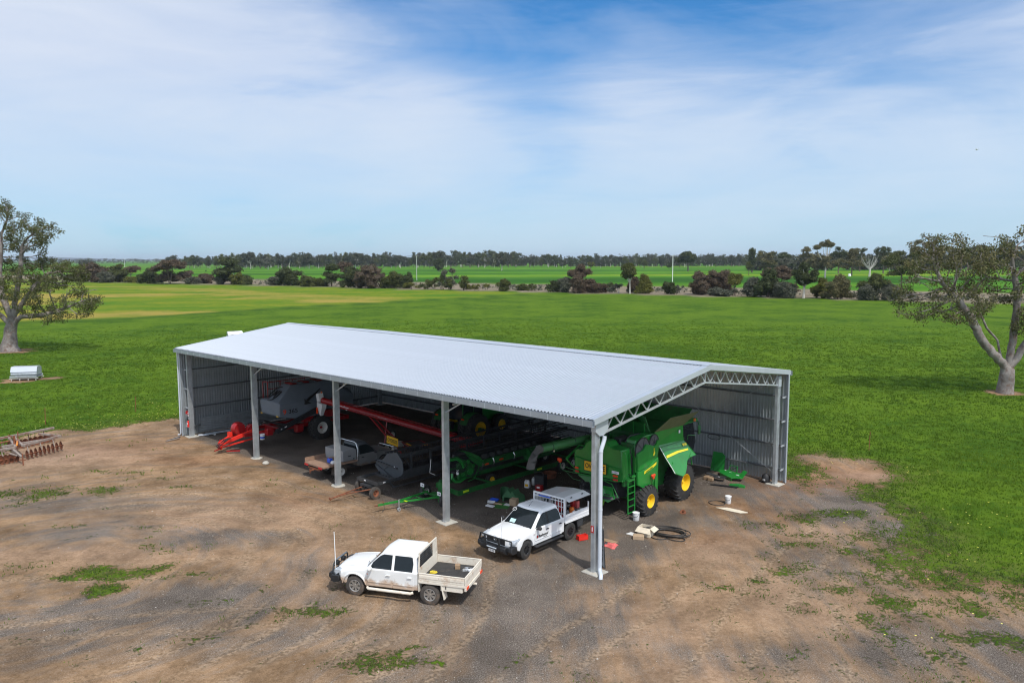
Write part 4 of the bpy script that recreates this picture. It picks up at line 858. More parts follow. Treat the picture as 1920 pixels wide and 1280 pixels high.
mb = MB(); mb.tube([(2.60, -.40, 1.11), (2.60, .44, 1.11)], .034, 8); obj('hoop_top_rail', mb, M['chrome'], ute)
for y in (-.25, .25): mb = MB(); mb.cyl((2.58, y, .93), (2.70, y, .93), .10, .11, 16); obj('driving_light', mb, M['black_plastic'], ute)
mb = MB(); mb.box((2.455, 0, .82), (.03, 1.15, .20)); obj('grille', mb, M['black_plastic'], ute, smooth=0)
mb = MB(); mb.tube([(2.58, .50, .78), (2.585, .50, 1.05), (2.60, .52, 2.28)], [.018, .016, .014], 6); obj('antenna', mb, M['white_plastic'], ute)
mb = MB(); mb.cyl((.98, .955, .93), (1.0, .968, .93), .025, n=8); obj('side_repeater', mb, M['orange'], ute)
def on(root, name, label, cat, mbs, x, y, z, rz_=0, group=None):
    """a loose thing lying at x, y, z of another thing's frame; mbs: [(part, MB, material)]"""
    Mw = Matrix.Translation(root.location) @ Matrix.Rotation(root.rotation_euler.z, 4, 'Z') @ Matrix.Translation((x, y, z)) @ Matrix.Rotation(rz_, 4, 'Z')
    if len(mbs) == 1: o = obj(name, mbs[0][1], mbs[0][2]); tag(o, label, cat, group); o.matrix_world = Mw; return o
    o = thing(name, label, cat, group=group); o.matrix_world = Mw
    for nm, mb, m in mbs: obj(nm, mb, m, o)
    return o
mb = MB(); rr_ = random.Random(4); pts = []
for k in range(70): a = k * .55; q = .10 + .05 * math.sin(k * .37); pts.append((q * math.cos(a) + .02 * rr_.random(), q * .8 * math.sin(a), .02 + .05 * abs(math.sin(k * .21)) + .01 * rr_.random()))
mb.tube(pts, .011, 5); mb.tube([(0.05, 0, .02), (.2, .12, .015), (.12, .3, .015), (.22, .42, .015)], .010, 5)
on(ute, 'rope_coil', 'yellow rope coiled on the dark tray floor of the dusty ute', 'rope', [('rope', mb, M['rope_yellow'])], -1.45, .25, .93)
mb = MB(); mb.box((0, 0, .085), (.20, .20, .17), ch=.01); on(ute, 'timber_block', 'short square timber block standing on the cream tray', 'block', [('block', mb, M['timber'])], -2.15, -.48, .926, .3)
mb = MB(); 
for k in range(26): mb.tube([(rr_.uniform(-.25, .25), rr_.uniform(-.2, .2), .012) for _ in range(2)], .006, 4)
tag(on(ute, 'swarf', 'thin pale scraps of wire scattered in the far corner of the tray', 'scraps', [('swarf', mb, M['chrome'])], -2.62, -.45, .93), None, None, kind='stuff')

# ---- clean white dual-cab service ute with open canopy
hr = math.atan2(-2.25, -2.02); mid = (Vector((.60, 32.38, 0)) + Vector((2.62, 34.63, 0))) / 2; perp = Vector((-math.sin(hr), math.cos(hr), 0))
hil = thing('service_ute', 'clean white service ute with black bull bar and open canopy lid by the corner column', 'ute', mid - perp * .93, hr)
cab_body(hil, dict(rear=-1.08, paint=M['white_clean'], roof_front=.28, roof_rear=-.86, windows=[[(.90, 1.15), (.02, 1.15), (.02, 1.66), (.20, 1.66), (.36, 1.59), (.70, 1.34)], [(-.05, 1.15), (-.86, 1.15), (-.86, 1.42), (-.78, 1.60), (-.68, 1.66), (-.05, 1.66)]],
    doors=[(-.02, .985), (-.93, -.035)], hood=1.16, handle=M['black_plastic'], mirror=M['black_plastic'], hz=.99))
mb = MB(); mb.prism([(.03, 1.15), (-.06, 1.15), (-.06, 1.68), (.03, 1.68)], -.005, .005, 'y')
for sg in (1, -1):
    mb = MB(); mb.loft([[(x, sg * (.905 + (.71 - .905) * (z - 1.12) / .62 + o), z) for x, z in ((.03, 1.15), (-.06, 1.15), (-.06, 1.67), (.03, 1.67))] for o in (0, .009)]); obj('door_pillar', mb, M['black_plastic'], hil, smooth=0)
    for xx in (1.545, -1.545): wheel(hil, xx, sg * .81, .40, .40, .28, .235, M['tyre'], M['black_metal'], 'alloy', sg, hubmat=M['black_metal'], steer=.12 if xx > 0 else 0)
    mb = MB(); mb.box((.05, sg * 1.00, .40), (1.95, .17, .07), ch=.025); mb.box((.9, sg * .97, .41), (.12, .12, .06)); obj('side_step', mb, M['black_plastic'], hil, smooth=30)
    mb = MB(); mb.prism([(2.18, .80), (2.36, .82), (2.34, .93), (1.92, 1.02), (1.90, .99)], sg * .60, sg * .945, 'y'); obj('headlight', mb, M['lamp_glass'], hil, smooth=20, bevel=.015)
    mb = MB(); mb.box((2.52, sg * .70, .60), (.05, .30, .07), ch=.02); obj('fog_light', mb, M['lamp_glass'], hil, smooth=20)
    mudflap(hil, -2.0, sg * .8, .30, .80, M['black_plastic'])
tray(hil, -1.16, -2.95, .92, M['white_clean'], M['black_metal'], .30, 2, .95, ('left', 'right'))
mb = MB(); mb.prism([(2.38, .38), (2.62, .42), (2.72, .55), (2.70, .70), (2.44, .70)], -.72, .72, 'y'); mb.prism([(2.18, .45), (2.50, .44), (2.58, .56), (2.54, .72), (2.20, .74)], .72, .995, 'y'); mb.prism([(2.18, .45), (2.50, .44), (2.58, .56), (2.54, .72), (2.20, .74)], -.995, -.72, 'y'); obj('bull_bar', mb, M['black_metal'], hil, smooth=20, bevel=.02)
mb = MB()
mb.tube([(2.50, -.93, .72), (2.46, -.90, 1.0), (2.60, -.60, 1.06), (2.66, -.3, 1.08), (2.67, .3, 1.08), (2.60, .60, 1.06), (2.46, .90, 1.0), (2.50, .93, .72)], .036, 8)
for y in (-.42, .42): mb.box((2.70, y, .80), (.09, .07, .62), ch=.02)
mb.tube([(2.64, -.42, .90), (2.66, .42, .90)], .02, 6); obj('bull_bar_hoop', mb, M['black_metal'], hil)
mb = MB(); mb.box((2.45, 0, .86), (.05, 1.05, .26), ch=.02); obj('grille', mb, M['black_plastic'], hil, smooth=20)
mb = MB(); mb.lathe([(.070, -.008), (.085, 0), (.070, .008)], n=20, axis='x', m=Matrix.Translation((2.50, 0, .93)) @ Matrix.Diagonal((1, 1.3, .85, 1))); mb.lathe([(.035, -.008), (.045, 0), (.035, .008)], n=16, axis='x', m=Matrix.Translation((2.505, 0, .94)) @ Matrix.Diagonal((1, .9, 1.1, 1))); obj('grille_emblem', mb, M['chrome'], hil)
mb = MB(); mb.box((2.73, 0, .63), (.05, .56, .05), ch=.015); obj('light_bar', mb, M['lamp_glass'], hil, smooth=20)
mb = MB(); mb.box((2.73, .02, .50), (.012, .37, .115)); pl_ = obj('number_plate', mb, M['white_plastic'], hil, smooth=0)
Mfront = Matrix(((0, 0, 1, 2.737), (1, 0, 0, .02), (0, 1, 0, .50), (0, 0, 0, 1)))
text_mesh('plate_number', '1NL·8RR', .085, M['black_print'], pl_, Mfront)
mb = MB(); mb.tube([(2.58, .46, 1.05), (2.58, .46, 2.0)], [.016, .012], 6); obj('antenna', mb, M['white_plastic'], hil)
mb = MB(); mb.tube([(.30, .02, 1.85), (.22, .02, 1.90), (.02, .02, 2.02)], [.016, .008, .005], 5); obj('roof_antenna', mb, M['black_plastic'], hil)
mb = MB(); mb.box((1.02, -.30, 1.305), (.18, .30, .004), rot=(0, R(44), 0)); obj('dashboard_paper', mb, pbr('pale_paper', (.50, .72, .72), .6), hil, smooth=0)
mb = MB(); mb.tube([(.60 + .09 * math.cos(a) * .75, -.56 + .10 * math.sin(a), 1.667 - .09 * math.cos(a) * .65) for a in [k * .52 for k in range(12)]], .010, 4, closed=True); obj('windscreen_sticker', mb, M['white_print'], hil)
Mdoor = Matrix(((-1, 0, 0, .42), (0, 0, 1, .968), (0, 1, 0, .80), (0, 0, 0, 1)))
text_mesh('door_lettering', 'Bushwood', .15, M['black_print'], hil, Mdoor, shear=.25, bold=.004)
text_mesh('door_small_print', 'engineering', .055, M['black_print'], hil, Matrix.Translation((-.12, 0, -.10)) @ Mdoor, shear=.1)
mb = MB(); mb.box((.82, .967, .80), (.09, .006, .12)); dl = obj('door_logo', mb, M['black_print'], hil, smooth=0)
mb = MB(); mb.box((.82, .972, .80), (.03, .004, .12)); mb.box((.82, .972, .80), (.09, .004, .02)); obj('logo_cross', mb, M['red_print'], dl, smooth=0)
text_mesh('wing_badge', '4x4', .07, M['worn_grey'], hil, Matrix(((-1, 0, 0, 1.03), (0, 0, 1, .966), (0, 1, 0, .95), (0, 0, 0, 1))))
# tray headboard frame, canopy, lid
mb = MB()
for y in (-.90, .90): mb.box((-1.16, y, 1.46), (.09, .08, 1.12), ch=.012)
mb.box((-1.16, 0, 2.0), (.09, 1.88, .08), ch=.012); obj('headboard', mb, M['white_clean'], hil, smooth=30)
mb = MB()
for k in range(9): mb.box((-1.16, -.72 + k * .18, 1.5), (.025, .022, .95))
for z in (1.3, 1.6, 1.85): mb.tube([(-1.15, -.86, z), (-1.15, .86, z)], .018, 6)
obj('headboard_bars', mb, M['white_clean'], hil)
mb = MB(); mb.box((-1.06, -.2, 1.93), (.05, .7, .05), ch=.01); obj('work_light', mb, M['blue'], hil)
mb = MB()
for x in (-1.26, -1.85, -2.42, -2.88):
    for y in (-.88, .02): mb.box((x, y, 1.40), (.035, .035, .9))
for z in (1.18, 1.45, 1.80):
    for y in (.02, -.88): mb.tube([(-1.26, y, z), (-2.88, y, z)], .018, 6)
for x in (-1.26, -2.88): mb.tube([(x, -.88, 1.80), (x, .92, 1.80)], .018, 6); 
mb.box((-2.07, -.90, 1.5), (1.7, .01, .6)); obj('canopy_frame', mb, M['white_clean'], hil)
mb = MB(); 
for z in (1.20, 1.47): mb.box((-2.07, -.43, z), (1.6, .86, .02))
obj('canopy_shelf', mb, M['dark_frame'], hil, smooth=0)
mb = MB(); mb.loft([[(x, -.92, 1.86), (x, .10, 1.99), (x, .72, 2.00), (x, 1.12, 1.88), (x, 1.10, 1.86), (x, .71, 1.975), (x, .10, 1.965), (x, -.92, 1.84)] for x in (-1.24, -2.86)]); lid = obj('canopy_lid', mb, M['white_clean'], hil, smooth=0)
mb = MB()
for x in (-1.62, -2.45): mb.box((x, .93, 1.965), (.10, .05, .02)); mb.tube([(x - .05, .93, 1.97), (x, .93, 2.02), (x + .05, .93, 1.97)], .009, 4)
obj('lid_latch', mb, M['black_metal'], lid)
mb = MB(); mb.box((-2.91, 0, 1.16), (.05, .06, .42)); mb.box((-2.93, .93, 1.20), (.05, .05, .60)); mb.box((-2.93, -.93, 1.20), (.05, .05, .60)); mb.box((-2.93, 0, 1.0), (.04, 1.86, .16)); obj('tailgate_frame', mb, M['white_clean'], hil, smooth=0)
mb = MB(); mb.tube([(-2.15, .86, .86), (-2.15, .90, .46), (-2.55, .90, .46), (-2.62, .86, .86)], .014, 5); mb.box((-2.37, .88, .62), (.40, .01, .30)); obj('spare_carrier', mb, M['dark_frame'], hil)
def bagmb(w_, d_, h_, s=3):
    q = random.Random(s); mb = MB(); secs = []
    for z, k in ((0, .92), (.12, 1.04), (.5, 1.02), (.85, .9), (1, .62)):
        secs.append([((w_ / 2 * math.cos(t_) * abs(math.cos(t_)) ** -.35 if abs(math.cos(t_)) > .01 else 0) * k * q.uniform(.92, 1.06), (d_ / 2 * math.sin(t_) * (abs(math.sin(t_)) + .001) ** -.35) * k * q.uniform(.92, 1.06), h_ * z + q.uniform(-.01, .01)) for t_ in [i * math.pi / 8 for i in range(16)]])
    mb.loft(secs); return mb
def strap(w_, h_): mb = MB(); mb.tube([(-w_ * .3, .0, h_ * .8), (-w_ * .25, .0, h_ * 1.15), (w_ * .25, 0, h_ * 1.15), (w_ * .3, 0, h_ * .8)], .012, 5); return mb
on(hil, 'tool_bag', 'bulky red tool bag on the canopy shelf nearest the cab', 'bag', [('bag', bagmb(.42, .30, .50), M['red']), ('handle', strap(.4, .5), M['black_plastic'])], -1.52, .26, 1.22)
on(hil, 'tool_bag', 'red harness bag hanging at the rear of the open canopy', 'bag', [('bag', bagmb(.22, .22, .44, 5), M['red']), ('handle', strap(.2, .45), M['black_plastic'])], -2.50, .34, 1.22)
on(hil, 'tool_bag', 'small red bag hung high by the canopy rear post', 'bag', [('bag', bagmb(.16, .14, .3, 8), M['red_bright']), ('handle', strap(.14, .3), M['black_plastic'])], -2.42, .30, 1.60)
on(hil, 'fuel_can', 'pinkish red plastic can at the tail end of the service tray', 'can', [('can', (lambda m_: (m_.box((0, 0, .17), (.2, .16, .34), ch=.02), m_)[1])(MB()), M['pink_red']), ('cap', (lambda m_: (m_.cyl((0, 0, .34), (0, 0, .39), .03), m_)[1])(MB()), M['black_plastic'])], -2.74, .42, 1.10)
on(hil, 'water_cooler', 'orange water cooler between the red bags in the canopy', 'cooler', [('barrel', (lambda m_: (m_.lathe([(.001, 0), (.11, 0), (.125, .05), (.12, .28), (.10, .32), (.001, .33)], n=16), m_)[1])(MB()), M['orange']), ('label', (lambda m_: (m_.box((0, .115, .12), (.13, .03, .16)), m_)[1])(MB()), M['white_plastic'])], -2.22, .50, .95)
on(hil, 'hose_reel', 'grey steel hose reel low in the canopy behind the headboard', 'reel', [('reel', (lambda m_: (m_.lathe([(.05, -.07), (.14, -.07), (.14, -.06), (.05, -.05), (.05, .05), (.14, .06), (.14, .07), (.05, .07)], n=16, axis='y', m=Matrix.Translation((0, 0, .15))), m_)[1])(MB()), M['zinc']), ('cable', (lambda m_: (m_.lathe([(.11, -.05), (.12, 0), (.11, .05)], n=16, axis='y', m=Matrix.Translation((0, 0, .15))), m_)[1])(MB()), M['hose'])], -1.85, .45, .945)
on(hil, 'tool_case', 'red-brown tool case on the tray floor inside the canopy', 'case', [('case', (lambda m_: (m_.box((0, 0, .08), (.42, .24, .15), ch=.012), m_)[1])(MB()), M['red']), ('handle', (lambda m_: (m_.tube([(-.08, 0, .15), (-.07, 0, .19), (.07, 0, .19), (.08, 0, .15)], .01, 5), m_)[1])(MB()), M['black_plastic'])], -1.48, .55, .945)

# ---- dusty silver single-cab ute inside the shed (we see its right side and tail)
c_ = S(-20.40, 2.72); old = thing('single_cab_ute', 'dusty silver single-cab ute with grey toolbox on a rusty flat tray, under the shed roof', 'ute', c_, YAW + math.pi / 2)
cab_body(old, dict(rear=-.36, paint=M['silver_dusty'], roofmat=M['dark_roof_paint'], windows=[[(.90, 1.165), (-.20, 1.165), (-.20, 1.60), (-.12, 1.68), (.36, 1.68), (.52, 1.60), (.78, 1.36)]], doors=[(-.22, .985)], roof_rear=-.26, handle=M['black_plastic'], mirror=M['black_plastic']))
for sg in (1, -1):
    for xx in (1.545, -1.53): wheel(old, xx, sg * .78, .36, .36, .23, .20, M['tyre_dirty'], M['rim_white'], 'disc', sg, hubmat=M['dark_frame'])
    mb = MB(); mb.box((-1.53, sg * .78, .80), (.9, .28, .02)); obj('mudguard', mb, M['dark_frame'], old, smooth=0); mudflap(old, -1.95, sg * .78, .25, .78, M['tyre_dirty'])
    mb = MB(); mb.prism([(2.36, .72), (2.44, .76), (2.40, .93), (2.15, .96)], sg * .60, sg * .88, 'y'); obj('headlight', mb, M['lamp_glass'], old, smooth=0)
tray(old, -.46, -2.85, .88, M['deck'], M['deck'], .22, 1, .97, ('left',))
mb = MB(); mb.prism([(-.48, .93), (-1.45, .93), (-1.45, 1.58), (-.62, 1.62), (-.52, 1.55)], -.93, .90, 'y'); tb = obj('tray_toolbox', mb, M['grey_box'], old, smooth=0, bevel=.015)
mb = MB(); mb.box((-1.0, -.94, 1.22), (.20, .02, .05)); obj('toolbox_latch', mb, M['black_metal'], tb, smooth=0)
mb = MB(); mb.box((-.70, -.94, 1.02), (.10, .012, .07)); obj('toolbox_badge', mb, M['dark_frame'], tb, smooth=0)
mb = MB(); mb.tube([(-.44, -.95, .85), (-.40, -.95, 1.50), (-.42, -.80, 1.88), (-.42, -.62, 1.93), (-.42, .62, 1.93), (-.42, .80, 1.88), (-.40, .95, 1.50), (-.44, .95, .85)], .035, 8); obj('headboard_hoop', mb, M['chrome'], old)
mb = MB(); mb.tube([(2.62, -.95, .55), (2.60, -.95, .95), (2.58, -.82, 1.10), (2.58, .82, 1.10), (2.60, .95, .95), (2.62, .95, .55)], .035, 8); mb.tube([(2.58, -.82, 1.10), (1.60, -.93, 1.16), (1.2, -.95, 1.18)], .028, 6); mb.box((2.60, 0, .6), (.12, 1.7, .22), ch=.03); obj('bull_bar', mb, M['chrome'], old)
mb = MB(); mb.bar((-2.85, 0, .62), (-3.15, 0, .58), .07); mb.box((-2.80, 0, .66), (.1, 1.2, .1)); mb.tube([(-3.12, 0, .62), (-3.12, .0, .45), (-3.05, .12, .40)], .025, 6); mb.cyl((-3.12, 0, .60), (-3.12, 0, .70), .03, n=8); obj('tow_bar', mb, M['rust'], old)
for sg in (1, -1): mb = MB(); mb.box((-2.90, sg * .72, .80), (.04, .34, .10)); obj('tail_light', mb, M['red_print'], old, smooth=0)
def boxmb(w_, d_, h_, ch=.01): mb = MB(); mb.box((0, 0, h_ / 2), (w_, d_, h_), ch=ch); return mb
on(old, 'water_drum', 'blue plastic drum beside the grey toolbox on the rusty tray', 'drum', [('drum', boxmb(.24, .3, .26, .03), M['blue']), ('cap', (lambda m_: (m_.cyl((0, 0, .26), (0, 0, .30), .035), m_)[1])(MB()), M['red'])], -1.98, -.35, .91)
on(old, 'plastic_bag', 'crumpled white bag on the tray between blue drum and column', 'bag', [('bag', bagmb(.34, .26, .16, 11), M['white_plastic'])], -1.95, -.68, .91)
on(old, 'carton', 'brown carton behind the blue drum on the rusty tray', 'carton', [('carton', boxmb(.35, .28, .24), M['timber'])], -1.70, -.15, .91)
# ================================================================ FARM MACHINES (drawn in shed coordinates a, b, z)
def sthing(name, label, cat, a, b, group=None, turn=0):
    o = thing(name, label, cat, S(a, b), YAW + turn, group); return o, Matrix.Translation((-a, -b, 0))
def wl(parent, T, a, b, z, r, wd, rr, tyre, rim, side, hub=None, lugs=0, style='disc'):
    """wheel whose axle runs along a; side +1 shows its outer face towards +a"""
    p = T @ Vector((a, b, z)); e = wheel(parent, p.x, p.y, p.z, r, wd, rr, tyre, rim, style, 1, hub, 0, lugs); e.rotation_euler = (0, 0, -math.pi / 2 * side); return e
def rings(mb, c, rad, r, axis='a', n=16, w_=None):
    ax = {'a': ((0, 1, 0), (0, 0, 1)), 'b': ((1, 0, 0), (0, 0, 1)), 'z': ((1, 0, 0), (0, 1, 0))}[axis]
    u, v = Vector(ax[0]), Vector(ax[1]); c = Vector(c)
    mb.tube([c + u * rad * math.cos(2 * math.pi * k / n) + v * rad * math.sin(2 * math.pi * k / n) for k in range(n)], r, 6, closed=True)
def slab(mb, pts, th, nrm):
    nv = Vector(nrm).normalized() * th; mb.loft([[tuple(Vector(p)) for p in pts], [tuple(Vector(p) + nv) for p in pts]]); return mb

# ---- combine harvester -------------------------------------------------
cmb_, T = sthing('combine_harvester', 'green combine harvester with yellow wheels, its tail and ladder towards the yard', 'combine', -4.3, 8.6)
G, GD, BK = M['green'], M['green_dark'], M['black_metal']
def c_(name, fn, mat, parent=cmb_, **kw):
    mb = MB(T); fn(mb); return obj(name, mb, mat, parent, **kw)
for sd, aa in ((1, -2.62), (-1, -5.98)): wl(cmb_, T, aa, 7.70, .75, .75, .66, .34, M['tyre'], M['yellow'], sd, M['yellow'], 20)
for sd, aa in ((1, -2.74), (-1, -5.86)): wl(cmb_, T, aa, 11.15, .96, .96, .82, .44, M['tyre'], M['yellow'], sd, M['yellow'], 22)
c_('axle', lambda m: (m.box((-4.3, 7.7, .72), (2.9, .22, .24)), m.box((-4.3, 11.15, .95), (2.8, .4, .5))), GD, smooth=0)
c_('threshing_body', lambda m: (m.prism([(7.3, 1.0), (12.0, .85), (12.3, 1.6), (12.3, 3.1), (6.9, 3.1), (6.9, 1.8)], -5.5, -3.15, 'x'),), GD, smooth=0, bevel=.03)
c_('frame_post', lambda m: m.box((-2.95, 9.1, 1.7), (.16, .26, 2.6)), G, smooth=0, bevel=.01)
c_('frame_plate', lambda m: m.box((-2.86, 9.08, 2.22), (.01, .20, .34)), M['white_print'], smooth=0)
# tail hood
pts = [(-5.76, 2.00), (-5.78, 2.75), (-5.76, 3.14), (-5.62, 3.20), (-5.40, 3.20), (-5.22, 3.30), (-5.08, 3.55), (-4.95, 3.70), (-4.70, 3.80), (-3.96, 3.86), (-3.80, 3.82), (-3.60, 3.62), (-3.37, 3.56), (-2.98, 3.56), (-2.92, 3.50), (-2.86, 2.75), (-2.82, 2.00)]
def tail(m):
    def sec(b, k, dz=0, sh=0): return [((p[0] + 4.3) * k - 4.3, b + (2.75 - p[1]) * .0 + (.10 if p[1] < 2.6 else 0) * sh, p[1] + dz) for p in pts]
    m.loft([sec(5.98, .97, 0, 1), sec(5.90, 1.0, 0, 1), sec(5.96, 1.0), ])
    m.loft([[(p[0], 5.97, p[1]) for p in pts], [((p[0] + 4.3) * 1.0 - 4.3, 6.75, p[1] * .995) for p in pts]], True, True)
c_('tail_hood', tail, G, smooth=30, bevel=.02)
c_('hood_crease', lambda m: (m.tube([(-5.74, 5.93, 2.80), (-4.6, 5.86, 2.66), (-4.0, 5.86, 2.66), (-2.86, 5.93, 2.62)], .022, 6)), G)
c_('hood_lip', lambda m: (m.tube([(-5.80, 5.90, 2.02), (-5.4, 5.84, 1.96), (-3.2, 5.84, 1.98), (-2.80, 5.90, 2.06)], .035, 6)), G)
c_('hood_side_rail', lambda m: m.tube([(-2.95, 6.0, 3.46), (-2.72, 6.02, 3.46), (-2.68, 6.02, 3.3), (-2.66, 6.02, 2.2), (-2.80, 6.0, 2.1)], .018, 6), G)
sg_ = c_('oversize_sign', lambda m: m.box((-4.42, 5.855, 2.46), (1.34, .012, .48), ch=.004), M['sign_yellow'], smooth=0)
mb = MB(T); mb.box((-4.42, 5.862, 2.46), (1.40, .008, .54)); obj('sign_frame', mb, M['black_print'], sg_, smooth=0)
text_mesh('sign_text', 'OVERSIZE', .36, M['black_print'], sg_, T @ Matrix(((1, 0, 0, -4.42), (0, 0, -1, 5.845), (0, 1, 0, 2.46), (0, 0, 0, 1))), sx=.78, bold=.006)
np_ = c_('number_plate', lambda m: m.box((-3.18, 5.85, 2.43), (.42, .012, .13)), M['white_print'], smooth=0)
text_mesh('plate_number', 'C·198-T', .10, pbr('plate_blue', (.03, .08, .3)), np_, T @ Matrix(((1, 0, 0, -3.18), (0, 0, -1, 5.842), (0, 1, 0, 2.43), (0, 0, 0, 1))), sx=1.1)
for a_, z_, k in ((-3.18, 2.25, 1), (-3.17, 2.06, 1), (-5.58, 2.24, .8), (-5.56, 2.06, .8)): c_('tail_lamp', lambda m: m.box((a_, 5.85, z_), (.28 * k, .05, .10), ch=.012), M['red_lens'] if z_ > 2.1 else M['red_print'], smooth=30)
c_('hood_vent', lambda m: m.cyl((-4.02, 5.90, 3.36), (-4.02, 5.86, 3.36), .05, n=10), BK)
# engine deck behind the hood
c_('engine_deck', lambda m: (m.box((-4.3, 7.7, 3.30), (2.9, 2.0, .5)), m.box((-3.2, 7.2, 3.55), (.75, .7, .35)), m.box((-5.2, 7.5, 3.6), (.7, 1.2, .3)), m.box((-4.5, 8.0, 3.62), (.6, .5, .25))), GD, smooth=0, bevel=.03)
c_('air_intake', lambda m: (m.cyl((-3.80, 6.85, 3.72), (-3.80, 7.5, 3.72), .22, n=20), m.cyl((-3.80, 6.80, 3.72), (-3.80, 6.86, 3.72), .14, n=16), m.lathe([(.20, 0), (.24, .03), (.20, .06)], n=20, axis='y', m=Matrix.Translation((-3.8, 6.84, 3.72)))), BK)
c_('exhaust_pipe', lambda m: m.tube([(-4.9, 7.6, 3.6), (-4.9, 7.6, 4.1), (-4.9, 7.45, 4.25)], .07, 8), BK)
c_('deck_rail', lambda m: (m.tube([(-3.35, 6.9, 3.75), (-3.3, 7.2, 4.0), (-3.2, 7.9, 4.02), (-3.15, 8.2, 3.9)], .035, 6)), BK)
# dark gap between hood and side panel with hoses and frame
c_('inner_wall', lambda m: (m.box((-3.05, 6.75, 2.5), (.12, .9, 1.7)), m.box((-2.98, 6.52, 2.7), (.06, .10, 1.7))), GD, smooth=0)
c_('hydraulic_hose', lambda m: (m.tube([(-2.92, 6.70, 3.5), (-2.84, 6.72, 3.0), (-2.90, 6.75, 2.4), (-2.86, 6.72, 1.9)], .04, 6), m.tube([(-2.9, 6.85, 3.5), (-2.88, 6.85, 2.6), (-2.85, 6.9, 1.8)], .03, 6), m.tube([(-2.9, 6.45, 2.3), (-2.7, 6.5, 2.25), (-2.66, 6.6, 2.1)], .02, 5)), BK)
c_('side_frame', lambda m: (m.box((-2.82, 6.55, 2.55), (.05, .05, 1.5)), m.box((-2.8, 6.7, 2.15), (.3, .35, .06)), m.box((-2.72, 6.95, 2.75), (.10, .18, .9), ch=.02)), G, smooth=0)
# rotary screens
for (bb, zz, rr_, aa) in ((7.45, 3.34, .63, -2.72), (8.55, 3.55, .40, -2.76)):
    e = c_('rotary_screen', lambda m: m.lathe([(.001, 0), (rr_, 0), (rr_, .05), (.001, .05)], n=40, axis='x', m=Matrix.Translation((aa, bb, zz))), M['screen'], smooth=30)
    mb = MB(T); rings(mb, (aa + .05, bb, zz), rr_, .028, 'a', 36)
    for k in range(6): an = k * math.pi / 3 + .3; mb.bar((aa + .06, bb, zz), (aa + .06, bb + rr_ * math.cos(an), zz + rr_ * math.sin(an)), .014)
    obj('screen_rim', mb, BK, e)
c_('radiator_housing', lambda m: (m.prism([(6.9, 2.0), (8.9, 2.0), (8.9, 3.95), (8.0, 4.0), (7.0, 3.9), (6.9, 3.4)], -3.35, -2.78, 'x')), G, smooth=0, bevel=.04)
# right side panels: lower moulded shell with concave top edge
def bulge(b, z): return .10 * max(0, 1 - ((b - 7.9) / 1.2) ** 2) * max(0, 1 - ((z - 2.3) / 1.2) ** 2)
def shell(m, outl, a0, th=.06):
    cx_ = sum(p[0] for p in outl) / len(outl); cz_ = sum(p[1] for p in outl) / len(outl); rows = []
    for k in (1.0, .97, .75, .4): rows.append([(a0 + (0 if k == 1 else .03) + bulge(cx_ + (p[0] - cx_) * k, cz_ + (p[1] - cz_) * k) * (1 if k < 1 else .9), cx_ + (p[0] - cx_) * k, cz_ + (p[1] - cz_) * k) for p in outl])
    m.loft([[(a0 - th, p[0], p[1]) for p in outl]] + rows, True, True)
low = [(6.95, 1.66), (7.29, 1.46), (7.55, 1.40), (7.91, 1.42), (8.18, 1.46), (8.33, 1.58), (8.42, 1.80), (8.56, 1.92), (8.70, 2.10), (8.76, 2.60), (8.70, 2.78), (8.2, 2.62), (7.5, 2.42), (6.92, 2.34)]
up_ = [(6.92, 2.36), (7.5, 2.44), (7.95, 2.56), (7.86, 3.0), (7.80, 3.54), (7.66, 3.62), (7.52, 3.52), (7.42, 3.40), (7.26, 3.34), (6.99, 3.30), (6.84, 3.24)]
fr_ = [(7.97, 2.58), (8.2, 2.64), (8.72, 2.80), (8.84, 3.10), (8.90, 3.40), (8.88, 3.60), (8.82, 3.66), (8.72, 3.50), (8.55, 3.40), (8.35, 3.40), (8.1, 3.50), (7.84, 3.56), (7.88, 3.0)]
c_('side_panel', lambda m: shell(m, low, -2.62), G, smooth=30, bevel=.008); c_('side_panel', lambda m: shell(m, up_, -2.60), G, smooth=30, bevel=.008); sp2 = c_('side_panel', lambda m: shell(m, fr_, -2.66), G, smooth=30, bevel=.008)
st = c_('yellow_stripe', lambda m: m.loft([[(-2.53, 7.38, 2.16), (-2.53, 7.40, 2.30), (-2.505, 8.1, 2.46), (-2.56, 8.70, 2.62), (-2.56, 8.71, 2.49), (-2.505, 8.1, 2.33)], [(-2.50, 7.38, 2.16), (-2.50, 7.40, 2.30), (-2.475, 8.1, 2.46), (-2.54, 8.70, 2.62), (-2.54, 8.71, 2.49), (-2.475, 8.1, 2.33)]]), M['yellow_stripe'], smooth=0)
text_mesh('maker_name', 'JOHN DEERE', .11, M['green'], st, T @ Matrix.Translation((-2.462, 7.78, 2.32)) @ Matrix.Rotation(R(12.5), 4, 'X') @ Matrix(((0, 0, 1, 0), (1, 0, 0, 0), (0, 1, 0, 0), (0, 0, 0, 1))), sx=1.0, bold=.002)
c_('leaping_emblem', lambda m: (m.prism([(8.26, 2.96), (8.30, 3.02), (8.34, 3.16), (8.38, 3.30), (8.36, 3.18), (8.40, 3.12), (8.44, 3.04), (8.40, 3.02), (8.36, 2.94), (8.30, 2.90)], -2.60, -2.555, 'x')), M['yellow_stripe'], smooth=0)
